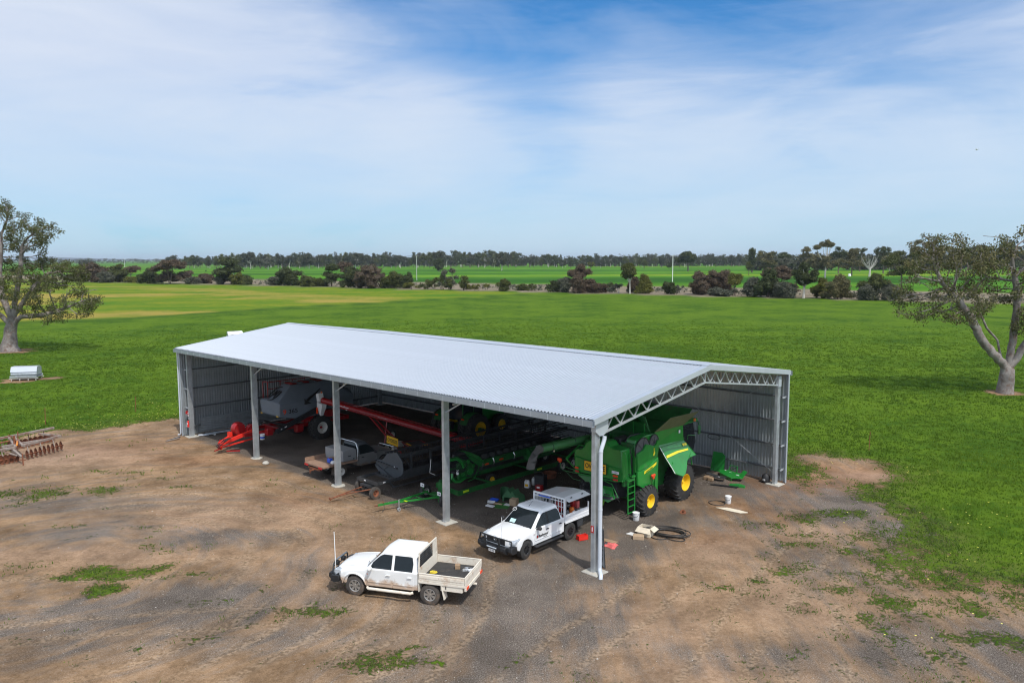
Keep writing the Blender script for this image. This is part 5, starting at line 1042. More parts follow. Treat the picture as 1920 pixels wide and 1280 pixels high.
# grain tank: upper side panel, walls and fold-out flaps
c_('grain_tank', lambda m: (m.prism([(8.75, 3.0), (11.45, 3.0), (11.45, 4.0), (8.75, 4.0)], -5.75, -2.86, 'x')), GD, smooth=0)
c_('tank_side_panel', lambda m: slab(m, [(-2.78, 8.62, 3.30), (-2.72, 9.05, 3.17), (-2.70, 11.42, 3.16), (-2.74, 11.42, 3.98), (-2.74, 8.66, 4.04)], .05, (-1, 0, 0)), G, smooth=0, bevel=.006)
c_('side_decal', lambda m: m.box((-2.70, 11.0, 3.70), (.012, .14, .16)), M['white_print'], smooth=0)
def flap(m, q, th=.03):
    n = (Vector(q[1]) - Vector(q[0])).cross(Vector(q[3]) - Vector(q[0])); slab(m, q, th, n)
c_('tank_flap', lambda m: flap(m, [(-2.74, 8.62, 4.06), (-2.74, 11.42, 4.0), (-2.12, 11.95, 4.74), (-2.12, 9.1, 4.80)]), M['khaki'], smooth=0)
c_('tank_flap', lambda m: flap(m, [(-5.75, 8.62, 4.05), (-5.75, 11.42, 4.02), (-6.15, 11.9, 4.7), (-6.15, 8.3, 4.7)]), GD, smooth=0)
c_('tank_flap', lambda m: flap(m, [(-5.72, 8.66, 3.85), (-2.90, 8.66, 3.85), (-3.10, 8.30, 4.52), (-5.6, 8.30, 4.52)]), GD, smooth=0)
c_('tank_flap', lambda m: flap(m, [(-5.72, 11.45, 4.0), (-2.78, 11.45, 4.0), (-2.5, 11.95, 4.8), (-5.95, 11.95, 4.8)]), GD, smooth=0)
c_('flap_rib', lambda m: (m.bar((-4.6, 8.30, 3.9), (-4.6, 8.26, 4.5), .03), m.bar((-3.8, 8.30, 3.9), (-3.8, 8.26, 4.5), .03), m.bar((-3.12, 8.28, 3.9), (-3.12, 8.27, 4.5), .03), m.tube([(-3.0, 8.6, 4.0), (-3.25, 8.5, 4.8)], .015, 5)), G, smooth=0)
c_('filling_auger', lambda m: (m.tube([(-4.3, 10.2, 3.8), (-4.3, 9.4, 4.7)], .20, 14), m.box((-4.3, 9.2, 4.7), (.5, .6, .3), ch=.05)), GD)
# opened front shield with stripe
SHP = [(-2.69, 9.07, 3.18), (-2.68, 11.44, 3.16), (-2.51, 11.65, 2.83), (-2.38, 11.75, 2.60), (-2.23, 11.99, 2.32), (-2.25, 11.40, 2.30), (-2.18, 11.0, 2.20), (-2.10, 10.85, 2.05), (-1.98, 10.60, 1.85), (-1.89, 10.33, 1.67), (-1.86, 10.05, 1.61), (-1.99, 9.44, 1.86), (-2.14, 9.38, 2.14), (-2.42, 9.2, 2.66)]
shd = c_('side_shield', lambda m: slab(m, SHP, .07, (-1.7, 0, -.9)), G, smooth=0, bevel=.02)
def onshield(b, z): return -2.7 + (3.2 - z) * .5294
def sp_(b, z, o=.02): return (onshield(b, z) + o * .88, b, z + o * .47)
mb = MB(T); mb.loft([[sp_(9.28, 2.62, o), sp_(9.32, 2.74, o), sp_(10.4, 2.79, o), sp_(11.45, 2.74, o), sp_(11.44, 2.66, o), sp_(10.4, 2.68, o)] for o in (.0, .025)]); obj('yellow_stripe', mb, M['yellow_stripe'], shd, smooth=0)
u_ = Vector((0, 1, 0)); v_ = Vector((-.5294, 0, 1)).normalized(); n_ = u_.cross(v_); o3 = Vector(sp_(11.28, 2.96, .03))
text_mesh('model_number', 'S680', .20, M['yellow_stripe'], shd, T @ Matrix(((u_.x, v_.x, n_.x, o3.x), (u_.y, v_.y, n_.y, o3.y), (u_.z, v_.z, n_.z, o3.z), (0, 0, 0, 1))), bold=.006)
c_('shield_edge', lambda m: m.tube([(-2.68, 9.06, 3.18), (-2.42, 9.19, 2.68), (-2.13, 9.37, 2.14), (-1.98, 9.44, 1.86)], .02, 5), M['white_print'], shd)
c_('shield_strut', lambda m: (m.bar((-2.9, 9.6, 3.0), (-2.2, 9.6, 2.3), .03), m.bar((-2.9, 12.0, 2.9), (-2.25, 12.0, 2.3), .04), m.bar((-2.6, 12.05, 2.4), (-2.55, 12.1, 1.7), .05), m.tube([(-2.75, 11.9, 3.1), (-2.7, 11.9, 3.35), (-2.5, 12.3, 3.3)], .02, 5)), G, smooth=0)
# cab, mirror arms, beacon
c_('cab', lambda m: (m.prism([(11.9, 1.9), (13.5, 1.9), (13.8, 2.6), (13.5, 3.75), (11.9, 3.75)], -5.3, -3.3, 'x')), M['glass'], smooth=0, bevel=.04)
c_('cab_roof', lambda m: m.box((-4.3, 12.7, 3.86), (2.3, 2.1, .20), ch=.06), G, smooth=30)
c_('mirror_arm', lambda m: (m.tube([(-3.3, 12.5, 3.95), (-2.9, 12.55, 4.02), (-2.55, 12.7, 4.0), (-2.5, 12.7, 3.8)], .04, 6), m.box((-2.48, 12.68, 3.55), (.10, .22, .48), ch=.03)), M['green_dark'])
c_('beacon', lambda m: (m.cyl((-2.72, 12.6, 4.02), (-2.72, 12.6, 4.16), .07, .06, 12)), M['orange'])
# unloading auger folded back along the left side, with its black spout
c_('unloading_auger', lambda m: (m.tube([(-5.9, 9.6, 3.1), (-6.0, 8.6, 3.38), (-6.05, 5.5, 3.47), (-6.05, 3.55, 3.55)], [.22, .21, .205, .20], 20), ), M['green_light'], smooth=50)
for b_ in (4.35, 4.75, 6.1, 7.4): c_('auger_clamp', lambda m: rings(m, (-6.05, b_, 3.50), .205, .02, 'b', 18), BK if b_ != 4.75 else M['green_light'])
c_('auger_spout', lambda m: m.loft([[(-6.05 + .21 * math.cos(t_), b0 + .14 * math.sin(t_) * sx_ + .0, z0 + .2 * math.sin(t_) * sz_) for t_ in [i * math.pi / 8 for i in range(16)]] for b0, z0, sx_, sz_ in ((3.58, 3.56, 0, 1.02), (3.40, 3.54, .5, 1.1), (3.18, 3.42, 1.3, .7), (2.98, 3.16, 1.6, .3), (2.86, 2.86, 1.6, .1), (2.84, 2.70, 1.6, 0))]), pbr('spout_rubber', (.10, .095, .09), .8), smooth=50)
c_('spout_strap', lambda m: m.box((-5.99, 2.92, 3.05), (.36, .30, .03)), BK, smooth=0)
c_('auger_lamp', lambda m: (m.cyl((-6.05, 4.6, 3.32), (-6.05, 4.6, 3.22), .05, n=8)), M['chrome'])
c_('auger_cradle', lambda m: (m.bar((-6.05, 6.9, 3.26), (-6.35, 5.95, 2.55), .10, .08), m.bar((-5.6, 6.9, 3.1), (-6.15, 6.6, 3.25), .08), m.bar((-6.35, 5.95, 2.55), (-5.8, 6.1, 2.05), .05)), G, smooth=0)
# lamp arms
c_('lamp_arm', lambda m: (m.tube([(-6.70, 5.9, 2.36), (-6.68, 5.9, 2.0), (-6.5, 5.9, 1.92), (-5.6, 5.95, 1.90)], .018, 5), m.tube([(-6.5, 5.95, 2.12), (-5.5, 6.0, 2.0)], .018, 5), m.tube([(-6.3, 5.9, 1.9), (-5.9, 5.9, 1.6), (-5.4, 6.0, 1.55)], .012, 5)), M['green_light'])
c_('marker_lamp', lambda m: (m.box((-6.71, 5.86, 2.46), (.28, .08, .16), ch=.02), m.box((-6.71, 5.88, 2.34), (.12, .06, .06))), M['red_lens'])
c_('lamp_arm', lambda m: (m.tube([(-2.42, 8.05, 1.86), (-2.42, 8.06, 1.35), (-2.5, 7.9, 1.27), (-2.62, 7.2, 1.38)], .022, 6),), G)
c_('marker_lamp', lambda m: (m.box((-2.40, 8.04, 1.98), (.10, .32, .12), ch=.02), m.box((-2.40, 8.06, 1.86), (.08, .10, .12), ch=.01)), M['red_lens'])
# ladder hung at the right rear
for b_ in (6.22, 6.80): c_('ladder_rail', lambda m: m.bar((-2.70, b_ + .02, 2.02), (-2.66, b_, .34), .045, .035), G, smooth=0)
for z_ in (.37, .70, 1.03, 1.36, 1.69, 1.98): c_('ladder_rung', lambda m: m.box((-2.68, 6.51, z_), (.06, .58, .03)), G, smooth=0)
c_('ladder_bracket', lambda m: (m.box((-2.78, 6.5, 2.02), (.2, .66, .10)), m.box((-2.9, 6.5, 1.9), (.1, .66, .4))), GD, smooth=0)
# chopper and spreaders below the hood
c_('straw_chopper', lambda m: (m.prism([(6.25, 1.0), (7.2, .9), (7.3, 1.9), (6.5, 1.95), (6.15, 1.5)], -5.35, -3.35, 'x'),), BK, smooth=0, bevel=.03)
c_('spreader_disc', lambda m: (m.cyl((-4.9, 6.2, 1.02), (-4.9, 6.2, 1.25), .52, .40, 20), m.cyl((-3.75, 6.2, 1.02), (-3.75, 6.2, 1.25), .52, .40, 20)), BK)
c_('spreader_guard', lambda m: slab(m, [(-4.10, 5.85, 1.62), (-3.40, 5.9, 1.62), (-3.28, 5.95, 1.05), (-3.55, 5.75, .86), (-3.75, 5.7, .95), (-4.0, 5.75, 1.2)], .05, (0, 1, 0)), G, smooth=0, bevel=.01)
c_('spreader_guard', lambda m: slab(m, [(-5.6, 5.95, 1.85), (-4.6, 5.85, 1.95), (-4.45, 5.85, 1.70), (-5.0, 5.85, 1.62)], .05, (0, 1, 0)), M['green_light'], smooth=0, bevel=.01)
c_('pto_guard', lambda m: slab(m, [(-4.35, 6.1, 1.02), (-4.05, 6.1, 1.0), (-4.02, 6.12, .72), (-4.12, 6.12, .50), (-4.38, 6.1, .52)], .06, (0, 1, 0)), M['lime'], smooth=0, bevel=.01)
c_('hitch_frame', lambda m: (m.tube([(-3.9, 5.75, 1.95), (-3.2, 5.6, 1.9), (-2.75, 5.5, 1.35), (-3.7, 5.55, 1.25)], .022, 6), m.tube([(-4.3, 5.8, 1.9), (-4.0, 5.6, 1.35), (-3.7, 5.55, 1.2)], .022, 6), m.tube([(-4.8, 5.9, 1.9), (-4.5, 5.7, 1.2), (-4.0, 5.7, .9)], .03, 6)), G)
c_('rear_axle_hose', lambda m: (m.tube([(-3.4, 6.3, 1.5), (-3.2, 6.0, 1.1), (-3.3, 6.4, .8), (-3.6, 6.8, .7)], .03, 6), m.tube([(-4.9, 6.1, 1.7), (-5.2, 5.8, 1.4), (-5.0, 5.9, 1.0)], .02, 5)), BK)

# ---- black header on its trailer --------------------------------------
hdr, T = sthing('black_header', 'black grain header with dark end plate, riding on the black header trailer', 'header', -15.8, 1.8)
def h_(name, fn, mat, parent=None, **kw): mb = MB(T); fn(mb); return obj(name, mb, mat, parent or hdr, **kw)
DG = pbr('slate_panel', (0.055, 0.065, 0.075), .5, 0, .15, 2); 
ep = [(-17.03, 1.17), (-16.95, 1.45), (-16.4, 1.50), (-15.95, 1.95), (-15.1, 2.16), (-14.62, 1.70), (-14.56, 1.10), (-14.70, .92), (-15.45, .54), (-16.0, .60)]
def eplate(m): m.loft([[(a, 1.80, z) for a, z in ep], [(a, 1.86, z) for a, z in ep]])
h_('end_plate', eplate, DG, smooth=0, bevel=.01)
h_('plate_stiffener', lambda m: (m.bar((-17.0, 1.77, 1.22), (-15.3, 1.77, .62), .05, .03), m.bar((-17.0, 1.77, 1.40), (-15.0, 1.76, 1.28), .14, .05), m.bar((-16.3, 1.77, .95), (-15.7, 1.77, 1.35), .04, .02)), M['dark_frame'], smooth=0)
h_('divider_shield', lambda m: slab(m, [(-17.03, 1.72, 1.17), (-16.2, 1.70, .98), (-15.35, 1.70, .50), (-15.7, 1.70, .52), (-16.4, 1.70, .60)], .06, (0, 1, 0)), DG, smooth=0, bevel=.01)
h_('plate_decal', lambda m: m.box((-15.25, 1.745, 1.30), (.07, .01, .10)), M['white_print'], smooth=0)
L0, L1 = 1.9, 14.6
h_('back_frame', lambda m: (m.box((-14.75, (L0 + L1) / 2, 1.0), (.16, L1 - L0, .35)), m.box((-14.95, (L0 + L1) / 2, 1.95), (.16, L1 - L0, .16)), m.box((-15.4, (L0 + L1) / 2, .75), (1.5, L1 - L0, .08))), M['dark_frame'], smooth=0)
for k in range(9): h_('frame_upright', lambda m: m.box((-14.82, 2.6 + k * 1.45, 1.45), (.10, .12, 1.0)), M['dark_frame'], smooth=0)
h_('draper_belt', lambda m: m.box((-15.9, (L0 + L1) / 2, .86), (1.3, L1 - L0 - .2, .06)), M['black_plastic'], smooth=0)
h_('reel_tube', lambda m: m.cyl((-16.1, L0, 1.5), (-16.1, L1, 1.5), .10, n=10), M['dark_frame'])
for k in range(6):
    an = k * math.pi / 3 + .2; ca, cz = -16.1 + .52 * math.cos(an), 1.5 + .52 * math.sin(an)
    rb_ = h_('reel_bat', lambda m: m.cyl((ca, L0 + .1, cz), (ca, L1 - .1, cz), .03, n=6), M['dark_frame'])
    mb = MB(T)
    for q in range(62): bq = L0 + .2 + q * .2; mb.box((ca, bq, cz - .14), (.012, .03, .26))
    obj('reel_tines', mb, M['black_plastic'], rb_, smooth=0)['kind'] = 'stuff'
for k in range(7): h_('reel_spider', lambda m: [m.bar((-16.1, 2.2 + k * 2, 1.5), (-16.1 + .52 * math.cos(i * math.pi / 3 + .2), 2.2 + k * 2, 1.5 + .52 * math.sin(i * math.pi / 3 + .2)), .03) for i in range(6)], M['dark_frame'], smooth=0)
h_('lift_arm', lambda m: (m.bar((-14.8, 2.3, 2.0), (-16.3, 2.3, 1.75), .12, .08), m.tube([(-14.9, 2.6, 1.3), (-15.6, 2.5, 1.9)], .04, 6)), M['dark_frame'])
btr, T = sthing('header_trailer', 'black four-wheel header trailer with rusty drawbar poking out between two columns', 'trailer', -15.8, .3)
h_('trailer_frame', lambda m: (m.bar((-16.55, .2, .78), (-16.55, 14.8, .78), .10, .14), m.bar((-14.75, .2, .78), (-14.75, 14.8, .78), .10, .14), m.bar((-16.6, .2, .78), (-14.7, .2, .78), .10, .14, up=(0, 0, 1)), m.bar((-16.6, 1.35, .78), (-14.7, 1.35, .78), .10, .12), m.bar((-16.6, 13, .78), (-14.7, 13, .78), .1, .14)), M['dark_frame'], btr, smooth=0)
h_('lower_rail', lambda m: (m.bar((-14.75, 1.2, .38), (-14.75, 13.0, .38), .06, .08), m.bar((-14.75, 1.0, .7), (-14.75, 1.3, .38), .06, .08)), M['dark_frame'], btr, smooth=0)
h_('turntable', lambda m: (m.box((-15.65, .35, .56), (.9, .7, .1)), m.bar((-16.5, .30, .36), (-14.75, -.05, .36), .09), m.bar((-15.9, .3, .6), (-15.7, .1, .36), .1)), M['dark_frame'], btr, smooth=0)
h_('frame_reflector', lambda m: (m.box((-15.8, .125, .80), (.16, .012, .06)), m.box((-14.69, .6, .8), (.012, .16, .06))), M['white_print'], btr, smooth=0)
for a_, b_, sd in ((-14.72, -.02, 1), (-16.62, .42, -1), (-14.6, 12.4, 1), (-16.7, 12.4, -1)): wl(btr, T, a_, b_, .33, .33, .20, .17, M['tyre_dirty'], M['rust'], sd, M['rust'])
h_('drawbar', lambda m: (m.tube([(-15.2, .1, .42), (-15.75, -1.1, .34), (-16.0, -1.95, .20)], .035, 6), m.tube([(-16.0, .25, .42), (-15.95, -1.0, .34), (-16.0, -1.95, .20)], .035, 6), m.bar((-15.55, -.6, .36), (-15.97, -.55, .36), .04), m.cyl((-16.0, -1.95, .14), (-16.02, -2.05, .26), .05, n=8)), M['rust'], btr)

# ---- green header and its trailer --------------------------------------
gh_, T = sthing('green_header', 'green grain header with exposed end gears and a lifted green cover on its trailer', 'header', -12.2, 4.2)
def g_(name, fn, mat, parent=None, **kw): mb = MB(T); fn(mb); return obj(name, mb, mat, parent or gh_, **kw)
g_('back_beam', lambda m: (m.box((-12.2, 9.6, 1.32), (.16, 8.2, .36), ch=.02), m.box((-12.3, 9.6, .80), (.2, 8.2, .12))), GD, smooth=0)
for b_, z_ in ((5.9, 1.18), (7.1, 1.24)): g_('reflector', lambda m: m.box((-12.105, b_, z_ + .06), (.012, .32, .09)), M['red_lens'], smooth=0)
for b_ in (5.5, 6.4, 8.15, 10.2): g_('beam_hook', lambda m: m.tube([(-12.1, b_, 1.5), (-12.0, b_, 1.35), (-12.05, b_ + .02, 1.12), (-12.12, b_, 1.05)], .035, 6), M['chrome'])
for k in range(9): g_('fold_hump', lambda m: m.lathe([(.001, .20), (.12, .18), (.20, .10), (.23, 0)], n=12, m=Matrix.Translation((-12.55, 5.55 + k * .62, 1.50)) @ Matrix.Diagonal((1, 1.15, 1, 1))), pbr('dark_canvas', (.035, .038, .036), .8) if k == 0 else bpy.data.materials['dark_canvas'])
g_('end_disc_guard', lambda m: (m.lathe([(.001, 0), (.34, 0), (.36, .10), (.34, .2)], n=18, axis='y', m=Matrix.Translation((-12.1, 9.3, 1.15)))), GD)
g_('header_floor', lambda m: (m.box((-13.1, 9.6, .78), (1.6, 10.2, .10)), m.box((-13.9, 9.6, .95), (.12, 10.2, .12))), M['dark_frame'], smooth=0)
g_('reel_tube', lambda m: m.cyl((-13.3, 4.4, 1.75), (-13.3, 14.6, 1.75), .10, n=10), M['dark_frame'])
for k in range(6):
    an = k * math.pi / 3; ca, cz = -13.3 + .5 * math.cos(an), 1.75 + .5 * math.sin(an); g_('reel_bat', lambda m: m.cyl((ca, 4.5, cz), (ca, 14.5, cz), .03, n=6), M['dark_frame'])
g_('end_cover', lambda m: m.loft([[(-12.55, 4.02, 2.30), (-12.15, 4.06, 2.36), (-11.98, 4.10, 2.22)], [(-12.5, 4.65, 2.04), (-12.1, 4.70, 2.10), (-11.92, 4.76, 1.88)], [(-12.5, 5.25, 1.70), (-12.1, 5.35, 1.78), (-11.9, 5.45, 1.50)], [(-12.4, 5.55, 1.40), (-12.1, 5.66, 1.42), (-11.95, 5.65, 1.22)]], False, False), G, smooth=0)
g_('end_cover_inner', lambda m: slab(m, [(-11.98, 4.10, 2.20), (-11.92, 4.76, 1.86), (-11.9, 5.45, 1.48), (-11.95, 5.2, 1.25), (-12.0, 4.6, 1.7)], .03, (-1, 0, 0)), GD, smooth=0)
g_('gearbox_frame', lambda m: (m.prism([(3.95, .70), (4.9, .62), (5.15, 1.0), (4.95, 1.45), (4.3, 1.75), (3.9, 1.55)], -12.5, -12.32, 'x'), m.bar((-12.25, 3.1, 1.45), (-12.25, 4.5, 1.40), .08), m.tube([(-12.2, 3.15, 2.05), (-12.2, 3.7, 2.0), (-12.2, 4.1, 1.75), (-12.2, 4.5, 1.3)], .06, 8)), GD, smooth=20, bevel=.01)
for (b_, z_, r_) in ((4.75, 1.0, .20), (4.35, 1.35, .15), (4.2, .95, .12), (4.6, 1.6, .12), (5.0, 1.3, .10)): g_('pulley', lambda m: (m.lathe([(.03, 0), (r_, 0), (r_ * .86, .03), (r_, .06), (.03, .06)], n=18, axis='x', m=Matrix.Translation((-12.30, b_, z_))), rings(m, (-12.2, b_, z_), r_ * .5, .015, 'a', 12)), G)
g_('end_hook', lambda m: m.tube([(-12.2, 3.3, 1.2), (-12.15, 3.25, .95), (-12.12, 3.45, .72), (-12.1, 3.8, .66), (-12.1, 4.2, .78)], [.07, .08, .08, .07, .05], 8), G)
g_('end_arm', lambda m: (m.tube([(-12.2, 3.05, 1.95), (-12.15, 3.6, 1.95), (-12.1, 3.95, 1.72), (-12.1, 4.05, 1.4)], [.05, .07, .06, .05], 8), m.bar((-12.1, 4.9, .6), (-12.1, 5.3, 1.25), .025), m.bar((-12.1, 4.4, .55), (-12.1, 4.9, .6), .025)), G)
g_('hydraulic_hose', lambda m: [m.tube([(-12.15, 3.2 + k * .12, 1.62 + .05 * k), (-12.0, 3.5 + k * .1, 1.3), (-12.05, 3.9 + k * .1, 1.15 + .08 * k), (-12.2, 4.4, 1.2 + .1 * k)], .018, 5) for k in range(5)], M['black_plastic'])
g_('oil_filter', lambda m: m.cyl((-12.1, 3.62, 1.1), (-12.1, 3.62, 1.35), .07, n=10), M['white_plastic'])
g_('light_rod', lambda m: m.tube([(-12.9, 2.4, 2.05), (-12.95, 2.35, 1.3), (-12.8, 2.6, 1.15)], .015, 5), M['white_plastic'])
wl(gh_, T, -11.95, 6.05, .33, .33, .24, .18, M['tyre'], M['yellow'], 1, M['yellow'])
gtr, T = sthing('header_trailer', 'green header trailer with white number boards, drawbar reaching out past the column', 'trailer', -12.0, 2.4)
g_('trailer_rail', lambda m: (m.bar((-10.95, 2.6, .50), (-10.95, 12.8, .50), .06, .26), m.bar((-13.0, 2.9, .50), (-13.0, 12.8, .50), .06, .26), m.bar((-13.0, 2.85, .5), (-10.95, 2.6, .5), .06, .26), m.bar((-13.0, 5.4, .45), (-10.95, 5.4, .45), .06, .1), m.bar((-13, 9.0, .45), (-10.95, 9.0, .45), .06, .1), m.bar((-13, 12.6, .45), (-10.95, 12.6, .45), .06, .1)), GD, gtr, smooth=0)
for b_ in (3.0, 9.0): g_('rail_reflector', lambda m: m.box((-10.912, b_ + .12, .52), (.012, .42, .11)), pbr('lime_reflector', (.55, .75, .02), .35) if b_ < 4 else bpy.data.materials['lime_reflector'], gtr, smooth=0)
g_('front_bolster', lambda m: (m.box((-11.95, 2.35, .55), (.35, .35, .9)), m.box((-12.3, 2.6, .62), (.22, .18, .7))), GD, gtr, smooth=0, bevel=.01)
for a_, b_, z_ in ((-12.95, 1.8, .74), (-11.32, 1.55, .64)):
    g_('board_post', lambda m: m.box((a_, b_ + .03, z_ - .22), (.18, .04, .50)), GD, gtr, smooth=0)
    bd = g_('number_board', lambda m: m.box((a_, b_, z_), (.30, .02, .20), ch=.008), M['white_print'], gtr, smooth=0)
    text_mesh('board_text', 'T 480', .10, M['black_print'], bd, T @ Matrix(((1, 0, 0, a_), (0, 0, -1, b_ - .014), (0, 1, 0, z_), (0, 0, 0, 1))), sx=.9)
g_('steering_axle', lambda m: (m.bar((-13.0, 2.0, .34), (-11.1, 1.6, .34), .08), m.box((-12.0, 1.9, .42), (.5, .3, .1))), GD, gtr, smooth=0)
for a_, b_, sd in ((-10.95, 1.62, 1), (-13.0, 2.05, -1), (-10.85, 11.1, 1), (-10.85, 12.1, 1), (-13.1, 11.1, -1), (-13.1, 12.1, -1)): wl(gtr, T, a_, b_, .34, .34, .22, .19, M['tyre'], M['rim_white'], sd, M['dark_frame'])
g_('drawbar', lambda m: (m.bar((-12.6, 1.9, .45), (-12.5, -.3, .40), .07, .09), m.bar((-11.4, 1.6, .45), (-12.4, -.3, .40), .07, .09), m.bar((-12.48, -.1, .40), (-12.8, -1.3, .38), .08, .10), m.bar((-12.4, .9, .43), (-11.8, .85, .43), .05)), G, gtr, smooth=0, bevel=.005)
g_('coupling', lambda m: (m.cyl((-12.82, -1.3, .36), (-12.86, -1.46, .36), .05, .03, 8), m.tube([(-12.7, -1.0, .42), (-12.65, -1.02, .52), (-12.75, -1.1, .54)], .02, 5)), M['rust'], gtr)
g_('safety_chain', lambda m: m.tube([(-12.68, -1.0, .36), (-12.62, -1.02, .15), (-12.66, -1.15, .02)], .014, 5), M['dark_frame'], gtr)
g_('drawbar_reflector', lambda m: m.box((-12.10, -.05, .47), (.22, .10, .012)), bpy.data.materials['lime_reflector'], gtr, smooth=0)
jw = g_('jockey_wheel', lambda m: (m.cyl((-12.18, -.42, .12), (-12.18, -.42, .62), .03, n=8), m.lathe([(.02, -.03), (.10, -.03), (.10, .03), (.02, .03)], n=14, axis='x', m=Matrix.Translation((-12.18, -.42, .10))), m.bar((-12.18, -.42, .62), (-12.08, -.42, .66), .02)), M['zinc'], gtr)

# ---- air seeder cart ----------------------------------------------------
ac, T = sthing('air_seeder_cart', 'grey faceted seed tank on a red cart with red drawbar by the left columns', 'seeder cart', -30.6, 4.5)
TG = M['tank_grey']
def a_(name, fn, mat, parent=None, **kw): mb = MB(T); fn(mb); return obj(name, mb, mat, parent or ac, **kw)
def rg(b, pts): return [(-30.65 + x, b, z) for x, z in pts]
tk = a_('seed_tank', lambda m: m.loft([rg(2.95, [(-1.10, 2.05), (-1.25, 2.9), (-.2, 2.98), (1.05, 2.95), (1.18, 2.75), (1.16, 2.05)]), rg(3.05, [(-1.15, 1.95), (-1.32, 3.0), (-.2, 3.08), (1.1, 3.0), (1.26, 2.80), (1.24, 1.95)]), rg(4.35, [(-1.15, 1.7), (-1.34, 3.0), (-.62, 4.0), (.55, 4.0), (1.28, 2.82), (1.26, 1.7)]), rg(7.6, [(-1.15, 1.6), (-1.34, 3.0), (-.62, 4.0), (.55, 4.0), (1.28, 2.82), (1.26, 1.6)]), rg(9.2, [(-1.1, 1.9), (-1.3, 2.8), (-.5, 3.2), (.5, 3.2), (1.2, 2.8), (1.18, 1.9)])]), TG, smooth=0, bevel=.05)
mb = MB(T)
def F(u, v): # front sloping face: from (3.05,z3.05) to (4.35,z4.0)
    k = v; return (-30.65 + u, 3.05 + k * 1.30 - .03, 3.06 + k * .95 + .03)
ringp = []
for k in range(22): an = R(200 - k * 14.5); ringp.append(F(-.10 + .50 * math.cos(an), .36 + .42 * math.sin(an)))
mb.tube(ringp[:9], .035, 5); mb.tube(ringp[12:], .035, 5)
for (p, q) in (((-.32, .12), (-.22, .58)), ((-.22, .58), (-.10, .25)), ((-.10, .25), (.10, .58)), ((.10, .58), (.12, .12))): mb.bar(F(*p), F(*q), .09, .02, up=(0, -.6, .8))
obj('maker_emblem', mb, M['black_print'], tk)
tm = T @ Matrix(((0, 0, 1, -29.385), (1, 0, 0, 3.72), (0, 1, 0, 2.32), (0, 0, 0, 1)))
text_mesh('tank_number', '9', .46, M['red_lens'], tk, T @ Matrix(((0, 0, 1, -29.375), (1, 0, 0, 3.38), (0, 1, 0, 2.28), (0, 0, 0, 1))), sx=1.2, bold=.006)
text_mesh('tank_number', '365', .42, M['black_print'], tk, T @ Matrix(((0, 0, 1, -29.375), (1, 0, 0, 4.05), (0, 1, 0, 2.28), (0, 0, 0, 1))), sx=1.2, bold=.006)
mb = MB(T); mb.tube([(-29.72, 6.5, 3.55), (-29.50, 6.0, 3.30), (-29.42, 5.55, 3.10), (-29.36, 5.15, 2.85)], [.03, .05, .08, .10], 6); mb.prism([(4.95, 2.62), (5.00, 3.02), (5.12, 2.86), (5.5, 2.66)], -29.42, -29.30, 'x'); obj('tank_arrow', mb, M['black_print'], tk)
for k in range(6): a_('tank_hatch', lambda m: m.box((-30.7, 4.7 + k * .52, 4.05), (1.0, .40, .08), ch=.02), M['red'] if k % 2 == 0 else TG, tk, smooth=0)
a_('catwalk', lambda m: (m.box((-31.95, 5.6, 2.9), (.7, 4.4, .06)),), M['red'], smooth=0)
a_('catwalk_rail', lambda m: ([m.tube([(-31.6, b_, 2.9), (-31.6, b_, 4.15)], .028, 6) for b_ in (3.4, 4.4, 5.4, 6.4, 7.6)], m.tube([(-32.25, 3.4, 4.15), (-31.6, 3.4, 4.15), (-31.6, 7.6, 4.15)], .03, 6), m.tube([(-31.6, 3.4, 3.65), (-31.6, 7.6, 3.65)], .025, 6), m.tube([(-32.25, 3.4, 2.9), (-32.25, 3.4, 4.15)], .03, 6)), M['red'])
a_('chassis', lambda m: (m.bar((-29.9, .6, 1.05), (-29.6, 8.8, 1.15), .18, .24), m.bar((-31.3, .6, 1.05), (-31.6, 8.8, 1.15), .18, .24), m.box((-30.6, 3.0, 1.1), (2.0, .2, .24)), m.box((-30.6, 6.0, 1.1), (3.0, .3, .3)), m.box((-30.6, 8.6, 1.2), (2.4, .2, .3))), M['red'], smooth=0, bevel=.01)
a_('drawbar', lambda m: (m.bar((-29.95, 1.2, 1.25), (-30.25, -.95, .62), .14, .24), m.bar((-31.2, 1.2, 1.25), (-30.45, -.95, .62), .14, .24), m.bar((-29.95, 1.5, .75), (-30.25, -.9, .42), .08, .10), m.box((-30.3, -.95, .48), (.30, .16, .36)), m.box((-30.75, .0, 1.05), (.36, .2, .4))), M['red_bright'], smooth=0, bevel=.01)
a_('hitch_tongue', lambda m: (m.bar((-30.3, -1.0, .34), (-30.3, -1.35, .26), .10, .05), m.bar((-30.1, -.6, .16), (-29.6, .1, .14), .16, .06), m.cyl((-30.6, -.8, .45), (-30.6, -.8, .86), .06, n=8)), M['red'], smooth=0)
a_('drum', lambda m: m.lathe([(.001, -.30), (.40, -.28), (.46, -.12), (.46, .12), (.40, .28), (.001, .30)], n=24, axis='x', m=Matrix.Translation((-30.65, .55, 1.42))), M['red'], smooth=40)
a_('fan_case', lambda m: (m.lathe([(.001, -.22), (.36, -.20), (.38, .20), (.001, .22)], n=20, axis='x', m=Matrix.Translation((-30.2, 1.3, 1.30))), m.box((-30.4, 1.4, 1.0), (.7, .5, .4))), M['red'])
a_('hose_bundle', lambda m: [m.tube([(-30.2 + .08 * k, -.3, .95 + .03 * k), (-30.3 + .1 * k, -.75, .80 + .1 * (k % 3)), (-30.5 + .1 * k, -1.15, .50 + .06 * (k % 2)), (-30.42 + .05 * k, -.95, .30), (-30.4, -.8, .45)], .022, 5) for k in range(6)], M['black_plastic'])
